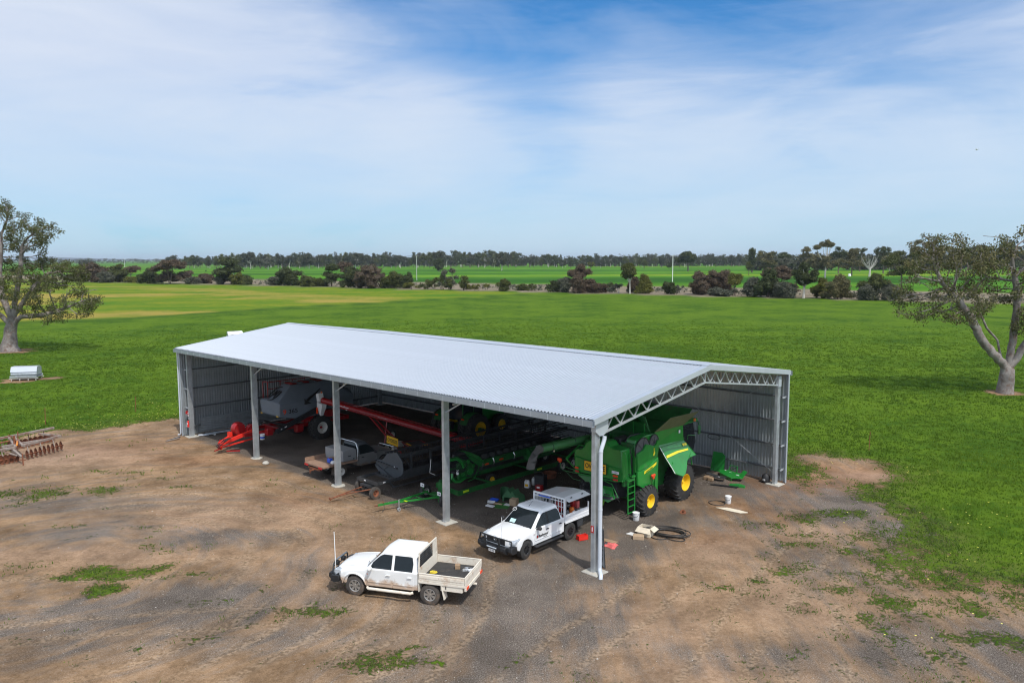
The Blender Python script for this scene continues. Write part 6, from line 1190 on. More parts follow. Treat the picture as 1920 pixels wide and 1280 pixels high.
a_('manifold_hoses', lambda m: [m.tube([(-30.9 + .2 * k, 1.4, 1.55), (-30.7 + .15 * k, 2.2, 1.75 + .02 * k), (-30.3 + .12 * k, 3.0, 1.45), (-30.1 + .1 * k, 3.8, 1.3)], .055, 6) for k in range(6)], M['black_plastic'])
a_('loading_conveyor', lambda m: (m.bar((-29.25, 2.6, 1.05), (-29.05, 7.3, 2.72), .34, .26), m.bar((-29.05, 2.7, 1.3), (-28.9, 7.3, 2.95), .05, .05), m.bar((-29.45, 2.6, .92), (-29.3, 7.3, 2.5), .05, .06)), M['black_metal'], smooth=0, bevel=.01)
a_('conveyor_decal', lambda m: [m.box((-29.05, 2.9 + k * .33, 1.22 + k * .115), (.012, .18 if k % 2 else .10, .06), rot=(R(19), 0, 0)) for k in range(7)], M['white_print'], smooth=0)
a_('metering_box', lambda m: (m.box((-29.55, 4.55, .98), (.45, .62, .58), ch=.08), m.box((-29.5, 2.2, 1.1), (.4, .5, .5), ch=.05)), M['red'], smooth=20)
a_('walkway_bracket', lambda m: (m.box((-29.5, 5.3, 1.55), (.3, .9, .3)), m.box((-29.35, 6.9, 2.0), (.8, 1.2, .12)), m.box((-29.0, 7.0, 1.75), (.1, 1.3, .4))), M['red'], smooth=0)
a_('yellow_decal', lambda m: (m.box((-29.33, 2.25, 1.22), (.012, .30, .08)), m.box((-29.38, 5.05, 1.60), (.012, .26, .09)), m.box((-31.72, 2.93, 2.02), (.22, .012, .07)), m.box((-29.6, 2.93, 2.02), (.26, .012, .07))), M['sign_yellow'], smooth=0)
wl(ac, T, -29.15, 6.05, .86, .86, .62, .40, M['tyre'], M['rim_white'], 1, M['red'], 20); wl(ac, T, -32.1, 6.05, .86, .86, .62, .40, M['tyre'], M['rim_white'], -1, M['red'], 20)

# ---- red grain auger ----------------------------------------------------
ag, T = sthing('grain_auger', 'long red grain auger with white spout head, raised in front of the seed tank', 'auger', -23.5, 7.5)
H0, H1 = Vector((-28.3, 5.75, 2.95)), Vector((-17.2, 9.3, 1.12)); ax_ = (H1 - H0).normalized()
a2 = lambda name, fn, mat, parent=None, **kw: (lambda mb: (fn(mb), obj(name, mb, mat, parent or ag, **kw))[1])(MB(T))
a2('auger_tube', lambda m: m.cyl(H0, H1, .21, n=20), M['red'], smooth=50)
a2('tube_truss', lambda m: (m.tube([H0 + ax_ * .8 + Vector((0, 0, .30)), H1 - ax_ * .8 + Vector((0, 0, .30))], .022, 6), m.tube([H0 + ax_ * 1.2 + Vector((.1, -.22, -.05)), H1 - ax_ * .5 + Vector((.1, -.22, -.05))], .05, 8), [m.bar(H0 + ax_ * (1 + k * .8) + Vector((0, 0, .18)), H0 + ax_ * (1 + k * .8) + Vector((0, 0, .30)), .02) for k in range(12)]), M['red'])
u_ = ax_; v_ = (Vector((0, 0, 1)) - ax_ * ax_.z).normalized(); n_ = u_.cross(v_); o3 = H0 + ax_ * 2.0 + n_ * .212
text_mesh('maker_name', 'Jennings', .30, M['white_print'], ag, T @ Matrix(((u_.x, v_.x, n_.x, o3.x), (u_.y, v_.y, n_.y, o3.y), (u_.z, v_.z, n_.z, o3.z), (0, 0, 0, 1))), sx=.9, bold=.008)
o3 = H0 + ax_ * 5.3 + n_ * .212
text_mesh('tube_lettering', 'www.jennings', .14, M['white_print'], ag, T @ Matrix(((u_.x, v_.x, n_.x, o3.x), (u_.y, v_.y, n_.y, o3.y), (u_.z, v_.z, n_.z, o3.z), (0, 0, 0, 1))), sx=1.0)
a2('spout_head', lambda m: (m.box(H0 + Vector((-.22, -.05, .18)), (.34, .42, .62), ch=.03, rot=(0, R(-14), 0))), M['white_plastic'], smooth=0)
a2('spout_sock', lambda m: m.loft([[H0 + Vector(p) for p in ((-.42, -.2, -.18), (.22, -.2, -.22), (.22, .2, -.22), (-.42, .2, -.18))], [H0 + Vector(p) for p in ((-.45, -.18, -.55), (.15, -.18, -.55), (.15, .18, -.55), (-.45, .18, -.55))], [H0 + Vector(p) for p in ((-.25, -.1, -1.08), (-.12, -.1, -1.12), (-.12, .1, -1.12), (-.25, .1, -1.08))]]), M['white_plastic'], smooth=0)
a2('sock_strap', lambda m: m.box(H0 + Vector((-.36, -.24, -.75)), (.18, .03, .42)), M['red_lens'], smooth=0)
a2('beacon', lambda m: m.cyl(H0 + Vector((-.1, 0, .5)), H0 + Vector((-.1, 0, .62)), .05, n=8), M['orange'])
lt = H0 + ax_ * 5.1; lb = Vector((-20.2, 6.3, .35))
a2('prop_leg', lambda m: (m.bar(Vector((-24.6, 6.9, 2.28)), lb, .07, .09), m.bar(Vector((-24.4, 7.2, 2.15)), lb + Vector((-.2, .5, .2)), .05, .06)), M['red'], smooth=0)
a2('auger_axle', lambda m: (m.bar((-25.2, 9.3, .35), (-22.6, 6.6, .35), .08), m.bar((-24.9, 9.0, .35), H0 + ax_ * 4.4, .06), m.bar((-22.8, 6.9, .35), H0 + ax_ * 5.5, .06)), M['red'], smooth=0)
wl(ag, T, -25.2, 9.4, .34, .34, .2, .20, M['tyre'], M['rim_white'], 1, M['red']); wl(ag, T, -22.3, 6.6, .34, .34, .2, .20, M['tyre'], M['rim_white'], 1, M['red'])
a2('boot_hopper', lambda m: m.loft([[(-17.9, 8.6, 1.25), (-16.6, 8.9, 1.25), (-16.4, 10.1, 1.25), (-17.9, 10.0, 1.25)], [(-17.5, 8.9, .75), (-16.9, 9.0, .75), (-16.8, 9.7, .75), (-17.5, 9.7, .75)]]), M['red'], smooth=0)
a2('swing_hopper', lambda m: m.loft([[(-20.6, 6.6, 1.0), (-19.2, 6.1, 1.0), (-18.7, 7.3, 1.0), (-20.2, 7.8, 1.0)], [(-20.1, 6.8, .45), (-19.5, 6.6, .45), (-19.3, 7.1, .45), (-19.9, 7.3, .45)]]), M['dark_frame'], smooth=0)
a2('hopper_edge', lambda m: m.tube([(-20.6, 6.6, 1.02), (-19.2, 6.1, 1.02), (-18.7, 7.3, 1.02), (-20.2, 7.8, 1.02)], .03, 6, closed=True), M['red'])
a2('hopper_strip', lambda m: (m.bar((-20.0, 6.5, 1.06), (-19.3, 6.3, 1.06), .10, .02), m.bar((-18.95, 6.6, 1.06), (-18.75, 7.2, 1.06), .10, .02)), M['sign_yellow'], smooth=0)
a2('engine_cover', lambda m: (m.box((-20.9, 6.7, .85), (.5, .4, .3), ch=.04), m.box((-21.0, 6.3, .62), (.25, .3, .2), ch=.03)), M['rim_white'], smooth=20)
os_, T2 = sthing('oversize_sign', 'yellow OVERSIZE sign hung askew on the red auger leg', 'sign', -20.8, 6.0)
mb = MB(); Rt = Matrix.Translation((0, 0, 1.17)) @ Matrix.Rotation(R(4), 4, 'Y')
mb.box((0, 0, 0), (1.15, .015, .52), m=Rt); so_ = obj('board', mb, M['sign_yellow'], os_, smooth=0)
text_mesh('sign_text', 'OVERSIZE', .30, M['black_print'], so_, Rt @ Matrix(((1, 0, 0, 0), (0, 0, -1, -.011), (0, 1, 0, 0), (0, 0, 0, 1))), sx=.75, bold=.005)

# ---- tractor in the dark behind -----------------------------------------
tr_, T = sthing('tractor', 'green tractor with big dual yellow-rimmed rear tyres in the dark back of the shed', 'tractor', -21.6, 13.6)
t2 = lambda name, fn, mat, parent=None, **kw: (lambda mb: (fn(mb), obj(name, mb, mat, parent or tr_, **kw))[1])(MB(T))
for aa, sd in ((-19.85, 1), (-20.6, 1), (-22.7, -1), (-23.45, -1)): wl(tr_, T, aa, 12.8, 1.0, 1.0, .60, .52, M['tyre'], M['yellow'], sd, M['yellow'], 22)
for aa, sd in ((-20.7, 1), (-22.6, -1)): wl(tr_, T, aa, 15.9, .75, .75, .50, .36, M['tyre'], M['yellow'], sd, M['yellow'], 20)
t2('bonnet', lambda m: m.prism([(14.2, 1.1), (16.9, 1.1), (17.0, 1.7), (16.6, 2.0), (14.2, 2.25)], -22.1, -21.2, 'x'), G, smooth=0, bevel=.06)
t2('cab', lambda m: m.prism([(12.2, 1.5), (14.2, 1.5), (14.3, 2.9), (12.3, 2.95)], -22.5, -20.8, 'x'), M['glass'], smooth=0, bevel=.05)
t2('cab_roof', lambda m: m.box((-21.65, 13.25, 3.02), (1.9, 2.2, .16), ch=.05), G, smooth=20)
t2('cab_pillar', lambda m: [m.bar((a__, b__, 1.5), (a__, b__ + .05, 2.95), .06) for a__ in (-22.5, -20.8) for b__ in (12.25, 13.3, 14.2)], M['green_dark'], smooth=0)
t2('fender', lambda m: [m.lathe([(1.08, -.35), (1.10, 0), (1.08, .35)], n=14, axis='x', m=Matrix.Translation((a__, 12.8, 1.0)), a0=.2, a1=2.8) for a__ in (-20.3, -23.0)], GD)
for aa in (-20.3, -23.0): t2('tail_lamp', lambda m: m.box((aa, 11.78, 1.75), (.24, .06, .10)), M['red_lens'], smooth=0)
t2('chassis', lambda m: (m.box((-21.65, 14.0, .95), (.7, 5.6, .5)), m.bar((-24, 12.8, 1.0), (-19.3, 12.8, 1.0), .2)), GD, smooth=0)
t2('linkage', lambda m: (m.bar((-22.1, 11.9, .8), (-22.3, 11.0, .55), .08), m.bar((-21.2, 11.9, .8), (-21.0, 11.0, .55), .08), m.box((-21.65, 11.7, 1.2), (.8, .3, .5))), BK, smooth=0)

# ---- disc plough in the yard --------------------------------------------
dp, T = sthing('disc_plough', 'old weathered disc plough with rows of rusty discs on bare sand at the left', 'plough', -38.6, -9.6)
d2 = lambda name, fn, mat, parent=None, **kw: (lambda mb: (fn(mb), obj(name, mb, mat, parent or dp, **kw))[1])(MB(T))
V_ = Vector
beams = [(V_((-40.3, -10.9, .92)), V_((-38.95, -11.9, .85))), (V_((-39.9, -10.3, .90)), V_((-38.9, -7.6, .95)))]
WG = M['worn_grey']
FB = [((-38.1, -12.6, .88), (-38.25, -10.7, .90)), ((-38.3, -10.3, .92), (-39.3, -7.75, .98))]
BB_ = [((-41.0, -13.0, .98), (-41.5, -10.3, 1.0)), ((-41.5, -10.3, 1.0), (-42.2, -7.3, 1.04))]
for p, q in FB + BB_:
    d2('gang_beam', lambda m: m.bar(p, q, .15, .15), WG, smooth=0, bevel=.01)
for p, q in ((FB[0][0], BB_[0][0]), (FB[0][1], BB_[0][1]), (FB[1][0], (-41.4, -10.0, 1.0)), (FB[1][1], (-41.0, -8.6, 1.0)), ((-39.0, -11.3, .92), (-39.0, -9.0, .95))): d2('cross_beam', lambda m: m.bar(p, q, .13, .13), WG, smooth=0, bevel=.01)
def gang(p, q, n, off, tilt, rad=.30):
    p, q = V_(p) + V_(off), V_(q) + V_(off); ax = (q - p).normalized(); t_ = V_((0, 0, 1)).cross(ax); ax2 = (ax + t_ * tilt).normalized()
    gg = d2('gang_shaft', lambda m: m.cyl(p, q, .035, n=8), M['rust'])
    for k in range(n):
        c = p + (q - p) * (k + .5) / n; z = ax2; x = V_((0, 0, 1)); y = z.cross(x).normalized(); x = y.cross(z)
        Mt = Matrix(((x.x, y.x, z.x, c.x), (x.y, y.y, z.y, c.y), (x.z, y.z, z.z, c.z), (0, 0, 0, 1)))
        mb = MB(T); mb.lathe([(.001, .05), (.12, .045), (.22, .02), (rad, -.015)], n=18, m=Mt); obj('disc', mb, M['rust'], dp, smooth=50)
    for k in range(0, n, 3):
        c = p + (q - p) * (k + .9) / n; d2('disc_hanger', lambda m: m.bar(c, c - V_(off) , .05, .05, up=(1, 0, 0)), WG, smooth=0)
gang(FB[0][0], FB[0][1], 7, (.25, .05, -.60), .35); gang(FB[1][0], FB[1][1], 9, (.20, .05, -.60), -.35); gang(BB_[0][0], BB_[0][1], 8, (-.2, 0, -.68), -.35); gang(BB_[1][0], BB_[1][1], 9, (-.2, 0, -.70), .35)
d2('drawbar', lambda m: (m.bar((-38.6, -10.9, .85), (-36.9, -10.75, .50), .12, .12), m.bar((-38.4, -11.6, .85), (-37.3, -10.9, .55), .08, .08)), WG, smooth=0, bevel=.01)
d2('jack_stand', lambda m: (m.bar((-36.75, -10.75, .75), (-36.7, -10.75, .0), .06, .06), m.bar((-36.95, -10.9, .35), (-36.6, -10.6, .35), .05)), M['rust'], smooth=0)
d2('lever_post', lambda m: (m.bar((-38.9, -10.4, .8), (-39.0, -10.35, 1.75), .05), m.bar((-38.9, -10.6, .8), (-38.9, -10.6, 1.55), .10), m.cyl((-39.0, -11.8, 1.15), (-39.1, -10.8, 1.2), .05, n=8), m.bar((-39.2, -10.2, .9), (-40.2, -10.6, 1.4), .04), m.bar((-40.9, -11.6, 1.05), (-40.2, -10.4, 1.3), .05)), M['rust'], smooth=0)
d2('hydraulic_ram', lambda m: (m.cyl((-40.4, -12.2, 1.18), (-40.0, -11.3, 1.15), .06, n=8), m.cyl((-39.4, -10.3, 1.05), (-38.4, -10.6, 1.0), .05, n=8)), M['amber'])
# ================================================================ LOOSE THINGS
def small(name, label, cat, a, b, parts, turn=0, z=0, group=None):
    p = S(a, b, z); p.z = z + float(ground_height(np.array([p.x]), np.array([p.y]))[0]) if z == 0 else z
    if len(parts) == 1: o = obj(name, parts[0][1], parts[0][2], smooth=35); tag(o, label, cat, group); o.location = p; o.rotation_euler = (0, 0, YAW + turn); return o
    o = thing(name, label, cat, p, YAW + turn, group)
    for nm, mb, m in parts: obj(nm, mb, m, o)
    return o
def mk(fn): mb = MB(); fn(mb); return mb
# extinguisher and its sign on the left end column, sign on the near corner column
small('fire_extinguisher', 'red fire extinguisher hung on the left end column', 'extinguisher', -36.74, -.12, [('cylinder', mk(lambda m: m.lathe([(.001, -.25), (.075, -.24), (.08, .12), (.05, .22), (.02, .25)], n=14)), M['red_bright']), ('valve', mk(lambda m: (m.box((0, 0, .28), (.05, .10, .06)), m.tube([(0, .04, .27), (.09, .03, .2), (.09, 0, -.1)], .012, 5))), M['black_plastic']), ('label', mk(lambda m: m.box((0, -.078, .02), (.09, .012, .14))), M['white_print'])], z=.98)
small('safety_sign', 'white sign with red print above the extinguisher on the left end column', 'sign', -36.74, -.10, [('plate', mk(lambda m: m.box((0, 0, 0), (.20, .006, .26))), M['white_print']), ('print', mk(lambda m: (m.box((0, -.005, .04), (.15, .005, .10)), m.box((0, -.005, -.07), (.12, .005, .03)), m.box((-.04, -.009, .04), (.02, .004, .12)))), M['red_print'])], z=1.66)
small('safety_sign', 'small red arrow sign edge-on beside the left end column', 'sign', -36.90, -.12, [('plate', mk(lambda m: (m.box((0, 0, 0), (.006, .22, .20)), m.box((-.02, .02, .10), (.004, .08, .1)))), M['red_print'])], z=1.78, turn=.3)
small('safety_sign', 'red extinguisher location sign with white symbol on the near corner column', 'sign', -.10, -.088, [('plate', mk(lambda m: m.box((0, 0, 0), (.15, .006, .30))), M['red_print']), ('symbol', mk(lambda m: (m.box((0, -.006, -.01), (.045, .005, .17), ch=.002), m.box((0, -.006, .09), (.02, .005, .04)))), M['white_print'])], z=1.86)
# painted board leaning on the corner column
bd, T = sthing('leaning_board', 'long grey sign board with black script leaning against the corner downpipe', 'sign board', .08, .78)
Mb = T @ Matrix.Translation((.03, .80, 0)) @ Matrix.Rotation(R(-22), 4, 'X') 
pA, pB, pC, pD = Vector((-.43, .93, .01)), Vector((.02, .68, .01)), Vector((.16, .20, 1.90)), Vector((.02, .28, 1.90))
ex = (pB - pA).normalized(); ey = ((pC + pD) / 2 - (pA + pB) / 2).normalized(); ez = ex.cross(ey).normalized(); ex = ey.cross(ez)
oc = (pA + pB) / 2; MBd = T @ Matrix(((ex.x, ey.x, ez.x, oc.x), (ex.y, ey.y, ez.y, oc.y), (ex.z, ey.z, ez.z, oc.z), (0, 0, 0, 1)))
obj('panel', mk(lambda m: m.box((0, 1.0, 0), (.44, 2.0, .015), m=MBd)), pbr('board_grey', (.42, .45, .47), .6), bd, smooth=0)
obj('frame', mk(lambda m: (m.box((.23, 1.0, 0), (.03, 2.03, .03), m=MBd), m.box((-.23, 1.0, 0), (.03, 2.03, .03), m=MBd), m.box((0, -.01, 0), (.49, .03, .03), m=MBd), m.box((0, 2.01, 0), (.49, .03, .03), m=MBd))), M['dark_frame'], bd, smooth=0)
text_mesh('board_script', 'Machinery', .36, M['black_print'], bd, MBd @ Matrix.Translation((.0, 1.05, .010)) @ Matrix.Rotation(R(-90), 4, 'Z'), shear=.35, bold=.004)
small('open_crate', 'small red plastic crate beside the service ute rear wheel', 'crate', -2.78, 2.72, [('tub', mk(lambda m: (m.box((0, 0, .02), (.5, .26, .03)), m.box((0, .12, .12), (.5, .02, .2)), m.box((0, -.12, .12), (.5, .02, .2)), m.box((.24, 0, .12), (.02, .26, .2)), m.box((-.24, 0, .12), (.02, .26, .2)))), M['red_bright']), ('handle', mk(lambda m: m.tube([(-.15, 0, .2), (-.1, 0, .26), (.1, 0, .26), (.15, 0, .2)], .012, 5)), M['red'])], turn=1.2)
def cloth(w_, d_, h_, s, fx=10, fy=7):
    q = random.Random(s); mb = MB(); g = []
    for j in range(fy):
        g.append([((i / (fx - 1) - .5) * w_ + q.uniform(-.03, .03), (j / (fy - 1) - .5) * d_ * (1 + .3 * math.sin(i * .9)) + q.uniform(-.02, .02), (h_ * (.35 + .65 * q.random())) * (0 if i in (0, fx - 1) or j in (0, fy - 1) else 1) + .008) for i in range(fx)])
    mb.loft(g, False, False); return mb
small('crumpled_jacket', 'faded red jacket lying crumpled on the gravel behind the corner downpipe', 'jacket', -1.5, 2.82, [('cloth', cloth(.95, .45, .14, 3), M['pink_red']), ('lining', cloth(.3, .25, .2, 9, 6, 5), M['black_plastic'])], turn=.3)
small('board_offcut', 'flat brown board offcut lying behind the faded red jacket', 'board', -1.75, 3.32, [('board', mk(lambda m: m.box((0, 0, .03), (.85, .3, .03), rot=(0, .03, 0))), M['timber'])], turn=.2)
def bucket(r_, h_): return mk(lambda m: m.lathe([(.001, 0), (r_ * .86, 0), (r_ * .9, .01), (r_, h_ * .93), (r_ * 1.06, h_ * .94), (r_ * 1.06, h_), (r_ * .96, h_), (r_ * .93, h_ * .9), (.001, h_ * .9)], n=20))
hd = lambda r_, h_: mk(lambda m: m.tube([(r_, 0, h_ * .9), (r_ * .9, -r_ * .7, h_ * .6), (0, -r_ * 1.1, h_ * .5), (-r_ * .9, -r_ * .7, h_ * .6), (-r_, 0, h_ * .9)], .008, 5))
small('bucket', 'white bucket at the foot of the green ladder', 'bucket', -2.45, 6.62, [('pail', bucket(.17, .40), M['white_plastic']), ('handle', hd(.17, .4), M['black_plastic'])])
small('bucket', 'white lidded bucket on open ground beside a thin black hose ring', 'bucket', -.38, 12.15, [('pail', bucket(.16, .38), M['white_plastic']), ('lid', mk(lambda m: m.lathe([(.001, .41), (.15, .41), (.175, .39), (.175, .375), (.16, .37)], n=20)), M['white_plastic']), ('handle', hd(.16, .38), M['black_plastic'])])
small('bucket', 'blue and white bucket under the red seeder cart frame', 'bucket', -29.6, 1.75, [('pail', bucket(.17, .38), M['white_plastic']), ('band', mk(lambda m: m.lathe([(.152, .04), (.168, .2), (.168, .22), (.150, .03)], n=20)), M['blue'])], z=.62)
small('hose_ring', 'thin black hose laid in a single ring beside the lidded bucket', 'hose', -.82, 11.75, [('hose', mk(lambda m: m.tube([(.42 * math.cos(k * .314), .40 * math.sin(k * .314), .02 + .004 * (k % 2)) for k in range(20)], .02, 6, closed=True)), M['hose'])])
small('flattened_sheet', 'pale torn cardboard sheet flattened on the dirt near the lidded bucket', 'cardboard', .3, 11.15, [('sheet', mk(lambda m: m.loft([[(x_ * .9, y_ * .5, .012 + .01 * (i % 3)) for i, (x_, y_) in enumerate([(-.9, .1), (-.3, .6), (.4, .5), (.95, .1), (.6, -.45), (-.2, -.35)])], [(x_ * .88, y_ * .48, .028 + .016 * (i % 2)) for i, (x_, y_) in enumerate([(-.9, .1), (-.3, .6), (.4, .5), (.95, .1), (.6, -.45), (-.2, -.35)])]])), M['card_light'])], turn=.2)
small('dished_disc', 'small round dark steel cap lying by itself behind the carton', 'cap', -1.29, 9.14, [('cap', mk(lambda m: m.lathe([(.05, .03), (.06, .10), (.14, .12), (.16, .06), (.15, 0), (.05, .0)], n=14, m=Matrix.Rotation(.7, 4, 'X'))), M['rust'])])
def opencarton():
    mb = MB(); w_, d_, h_ = .62, .5, .42
    mb.box((0, 0, .01), (w_, d_, .02))
    for sx_, sy_, ww, dd in ((0, 1, w_, .015), (0, -1, w_, .015), (1, 0, .015, d_), (-1, 0, .015, d_)): mb.box((sx_ * w_ / 2, sy_ * d_ / 2, h_ / 2), (ww, dd, h_))
    return mb
small('open_carton', 'pale open carton with tools in it, beside the big hose coil', 'carton', -.94, 5.2, [('carton', opencarton(), M['card_light']), ('carton_flap', mk(lambda m: (slab(m, [(-.31, -.25, .42), (.31, -.25, .42), (.40, -.45, .22), (-.36, -.45, .24)], .01, (0, 0, 1)), slab(m, [(.31, -.25, .42), (.31, .25, .42), (.52, .27, .30), (.50, -.2, .26)], .01, (0, 0, 1)), slab(m, [(-.31, -.25, .42), (-.31, .25, .42), (-.48, .2, .24), (-.5, -.2, .2)], .01, (0, 0, 1)))), M['card_light']), ('hand_tools', mk(lambda m: (m.tube([(-.2, -.1, .3), (.2, .1, .42)], .02, 6), m.tube([(-.1, .15, .3), (.22, -.12, .4)], .015, 6), m.box((0, 0, .26), (.4, .3, .12), ch=.02))), M['black_metal'])], turn=.15)
small('flat_carton', 'closed brown carton lying flat in front of the open carton', 'carton', -.92, 4.55, [('carton', mk(lambda m: m.box((0, 0, .09), (.5, .36, .18), ch=.012)), M['cardboard'])], turn=.5)
small('paper_sheet', 'white printed sheet lying left of the open carton', 'paper', -1.38, 4.83, [('sheet', mk(lambda m: m.loft([[(-.35, -.12, .01), (.3, -.18, .02), (.36, .12, .05), (-.25, .2, .02)], [(-.35, -.12, .016), (.3, -.18, .026), (.36, .12, .056), (-.25, .2, .026)]])), M['white_plastic'])], turn=.1)
def coil(loops, r_):
    q = random.Random(loops * 3); pts = []
    for l in range(loops):
        cxx, cyy, ra, rb = q.uniform(-.18, .25), q.uniform(-.12, .15), q.uniform(.55, .85), q.uniform(.42, .62)
        for k in range(18): pts.append((cxx + ra * math.cos(k * .349), cyy + rb * math.sin(k * .349), .03 + l * .028 + .01 * math.sin(k)))
    return mk(lambda m: m.tube(pts, r_, 6))
small('hose_coil', 'big loose coil of black hose on bare dirt right of the open carton', 'hose', -.12, 6.0, [('hose', coil(6, .024), M['hose']), ('hose_end', mk(lambda m: (m.tube([(-.35 + .38 * math.cos(k * .42), -.62 + .30 * math.sin(k * .42), .03) for k in range(16)], .022, 6), m.tube([(.42 + .42 * math.cos(k * .42), -.50 + .26 * math.sin(k * .42), .045) for k in range(16)], .022, 6))), M['hose'])], turn=.25)
# centre bay clutter
jc = lambda: mk(lambda m: (m.box((0, 0, .20), (.30, .22, .40), ch=.03), m.cyl((.08, 0, .40), (.08, 0, .45), .035, n=10)))
jh = lambda: mk(lambda m: m.tube([(-.12, 0, .39), (-.10, 0, .45), (.0, 0, .45), (.02, 0, .4)], .018, 6))
small('jerrycan', 'white jerrycan with a yellow label on the shed floor', 'jerrycan', -10.08, 7.1, [('can', jc(), M['white_plastic']), ('handle', jh(), M['white_plastic']), ('label', mk(lambda m: m.box((0, -.115, .17), (.2, .006, .14))), M['sign_yellow'])], turn=.3)
small('jerrycan', 'plain white jerrycan half behind the labelled one', 'jerrycan', -10.1, 7.75, [('can', jc(), M['white_plastic']), ('handle', jh(), M['white_plastic'])], turn=.2)
small('generator', 'dark generator with a red base and white badge on the shed floor', 'generator', -9.3, 7.35, [('frame', mk(lambda m: (m.box((0, 0, .45), (.6, .45, .8), ch=.03), m.tube([(-.28, -.2, .85), (-.28, -.2, 1.05), (.28, -.2, 1.05), (.28, -.2, .85)], .02, 6))), M['black_plastic']), ('engine', mk(lambda m: m.box((.12, -.36, .2), (.4, .26, .34), ch=.03)), M['red']), ('badge', mk(lambda m: m.box((.12, -.5, .26), (.18, .01, .10))), M['white_print'])], turn=.2)
small('tub', 'low rusty red tub on the dark floor below the combine lamp arm', 'tub', -10.5, 9.55, [('tub', mk(lambda m: m.lathe([(.001, .02), (.36, .02), (.42, .30), (.44, .30), (.38, 0)], n=16)), M['rust'])])
small('plastic_bin', 'upright green plastic guard standing in the centre bay', 'guard', -9.62, 4.75, [('guard', mk(lambda m: (m.lathe([(.24, 0), (.25, .5), (.22, .62), (.16, .64)], n=10, a0=0, a1=4.2), m.box((.0, .2, .3), (.3, .02, .6)))), M['green_bin'])])
small('machine_cover', 'green arched machine cover on the shed floor beside a carton', 'cover', -8.98, 4.75, [('cover', mk(lambda m: m.prism([(-.5, 0), (-.5, .26), (-.38, .46), (-.28, .50), (-.2, .68), (.0, .50), (.12, .66), (.22, .46), (.5, .36), (.58, .02), (.52, .02), (.46, .28), (-.40, .24), (-.44, 0)], -.3, .3, 'y')), M['green_bin'])], turn=.2)
small('carton', 'brown carton standing in front of the green machine cover', 'carton', -8.5, 4.28, [('carton', mk(lambda m: m.box((0, 0, .18), (.38, .36, .36), ch=.01)), M['cardboard'])], turn=.3)
small('green_mat', 'flat green mat on the floor in front of the brown carton', 'mat', -8.85, 3.8, [('mat', mk(lambda m: m.box((0, 0, .012), (.75, .85, .02), rot=(.01, .01, 0))), M['green_turf'])], turn=.5)
small('loose_paper', 'white sheet lying on the edge of the green mat', 'paper', -8.75, 4.05, [('sheet', mk(lambda m: m.box((0, 0, .035), (.34, .28, .008), rot=(.05, .02, 0))), M['white_plastic'])], turn=.2)
small('blue_tray', 'blue plastic tray behind the white panels on the floor', 'tray', -9.80, 4.15, [('tray', mk(lambda m: (m.box((0, 0, .02), (.46, .2, .02)), m.box((0, .1, .06), (.46, .02, .1)), m.box((0, -.1, .06), (.46, .02, .1)), m.box((.22, 0, .06), (.02, .2, .1)), m.box((-.22, 0, .06), (.02, .2, .1)))), M['blue'])], turn=.25)
small('white_panel', 'rounded white panel lying nearest the yard in the centre bay', 'panel', -9.22, 3.22, [('panel', mk(lambda m: m.box((0, 0, .06), (.5, .22, .06), ch=.02, rot=(.1, 0, 0))), M['white_plastic'])], turn=.1)
small('white_panel', 'broken white panel with tan scraps behind the rounded one', 'panel', -9.5, 3.72, [('panel', mk(lambda m: (m.box((-.1, 0, .08), (.4, .2, .04), rot=(.3, .1, .4)),)), M['white_plastic']), ('scrap', mk(lambda m: m.box((.32, -.05, .05), (.5, .12, .06), ch=.02)), M['cardboard'])], turn=.3)
# right back corner
small('moulded_cover', 'dark green moulded panel propped against the back wall girt', 'panel', -3.8, 17.38, [('panel', mk(lambda m: (m.loft([[(-.46, 0, .02), (.40, -.05, .02), (.42, .12, .98), (.22, .14, 1.16), (-.34, .14, 1.18)], [(-.46, .04, .02), (.40, -.01, .02), (.42, .16, .98), (.22, .18, 1.16), (-.34, .18, 1.18)]]), m.tube([(-.25, -.03, .1), (-.22, .08, .8)], .02, 5), m.tube([(-.1, -.03, .4), (.36, .06, .95)], .03, 5))), M['green'])], turn=.1)
small('green_guard', 'bright green folded machine guard lying by the back wall', 'guard', -2.6, 16.75, [('guard', mk(lambda m: (slab(m, [(-1.0, .15, .18), (-.55, -.35, .18), (.55, -.60, .14), (1.0, -.25, .20), (.95, .1, .34), (.2, .1, .30), (-.4, .22, .28)], .05, (0, 0, 1)), slab(m, [(-.55, -.35, .18), (.55, -.60, .14), (.55, -.58, .0), (-.5, -.33, .0)], .04, (0, 1, 0)), slab(m, [(.72, -.2, .2), (1.05, -.28, .2), (1.10, .10, .58), (.80, .16, .60)], .04, (1, 0, 0)), m.tube([(-.35, .2, .28), (-.3, .3, .62), (.28, .25, .66), (.25, .2, .30)], .035, 5), m.tube([(-.3, .25, .3), (.2, .28, .6)], .02, 5))), M['green']), ('decal', mk(lambda m: (m.box((-.45, .1, .30), (.18, .08, .012)), m.box((.0, .0, .31), (.2, .08, .012)), m.box((.6, -.12, .30), (.2, .08, .012)))), M['white_print'])], turn=-.25)
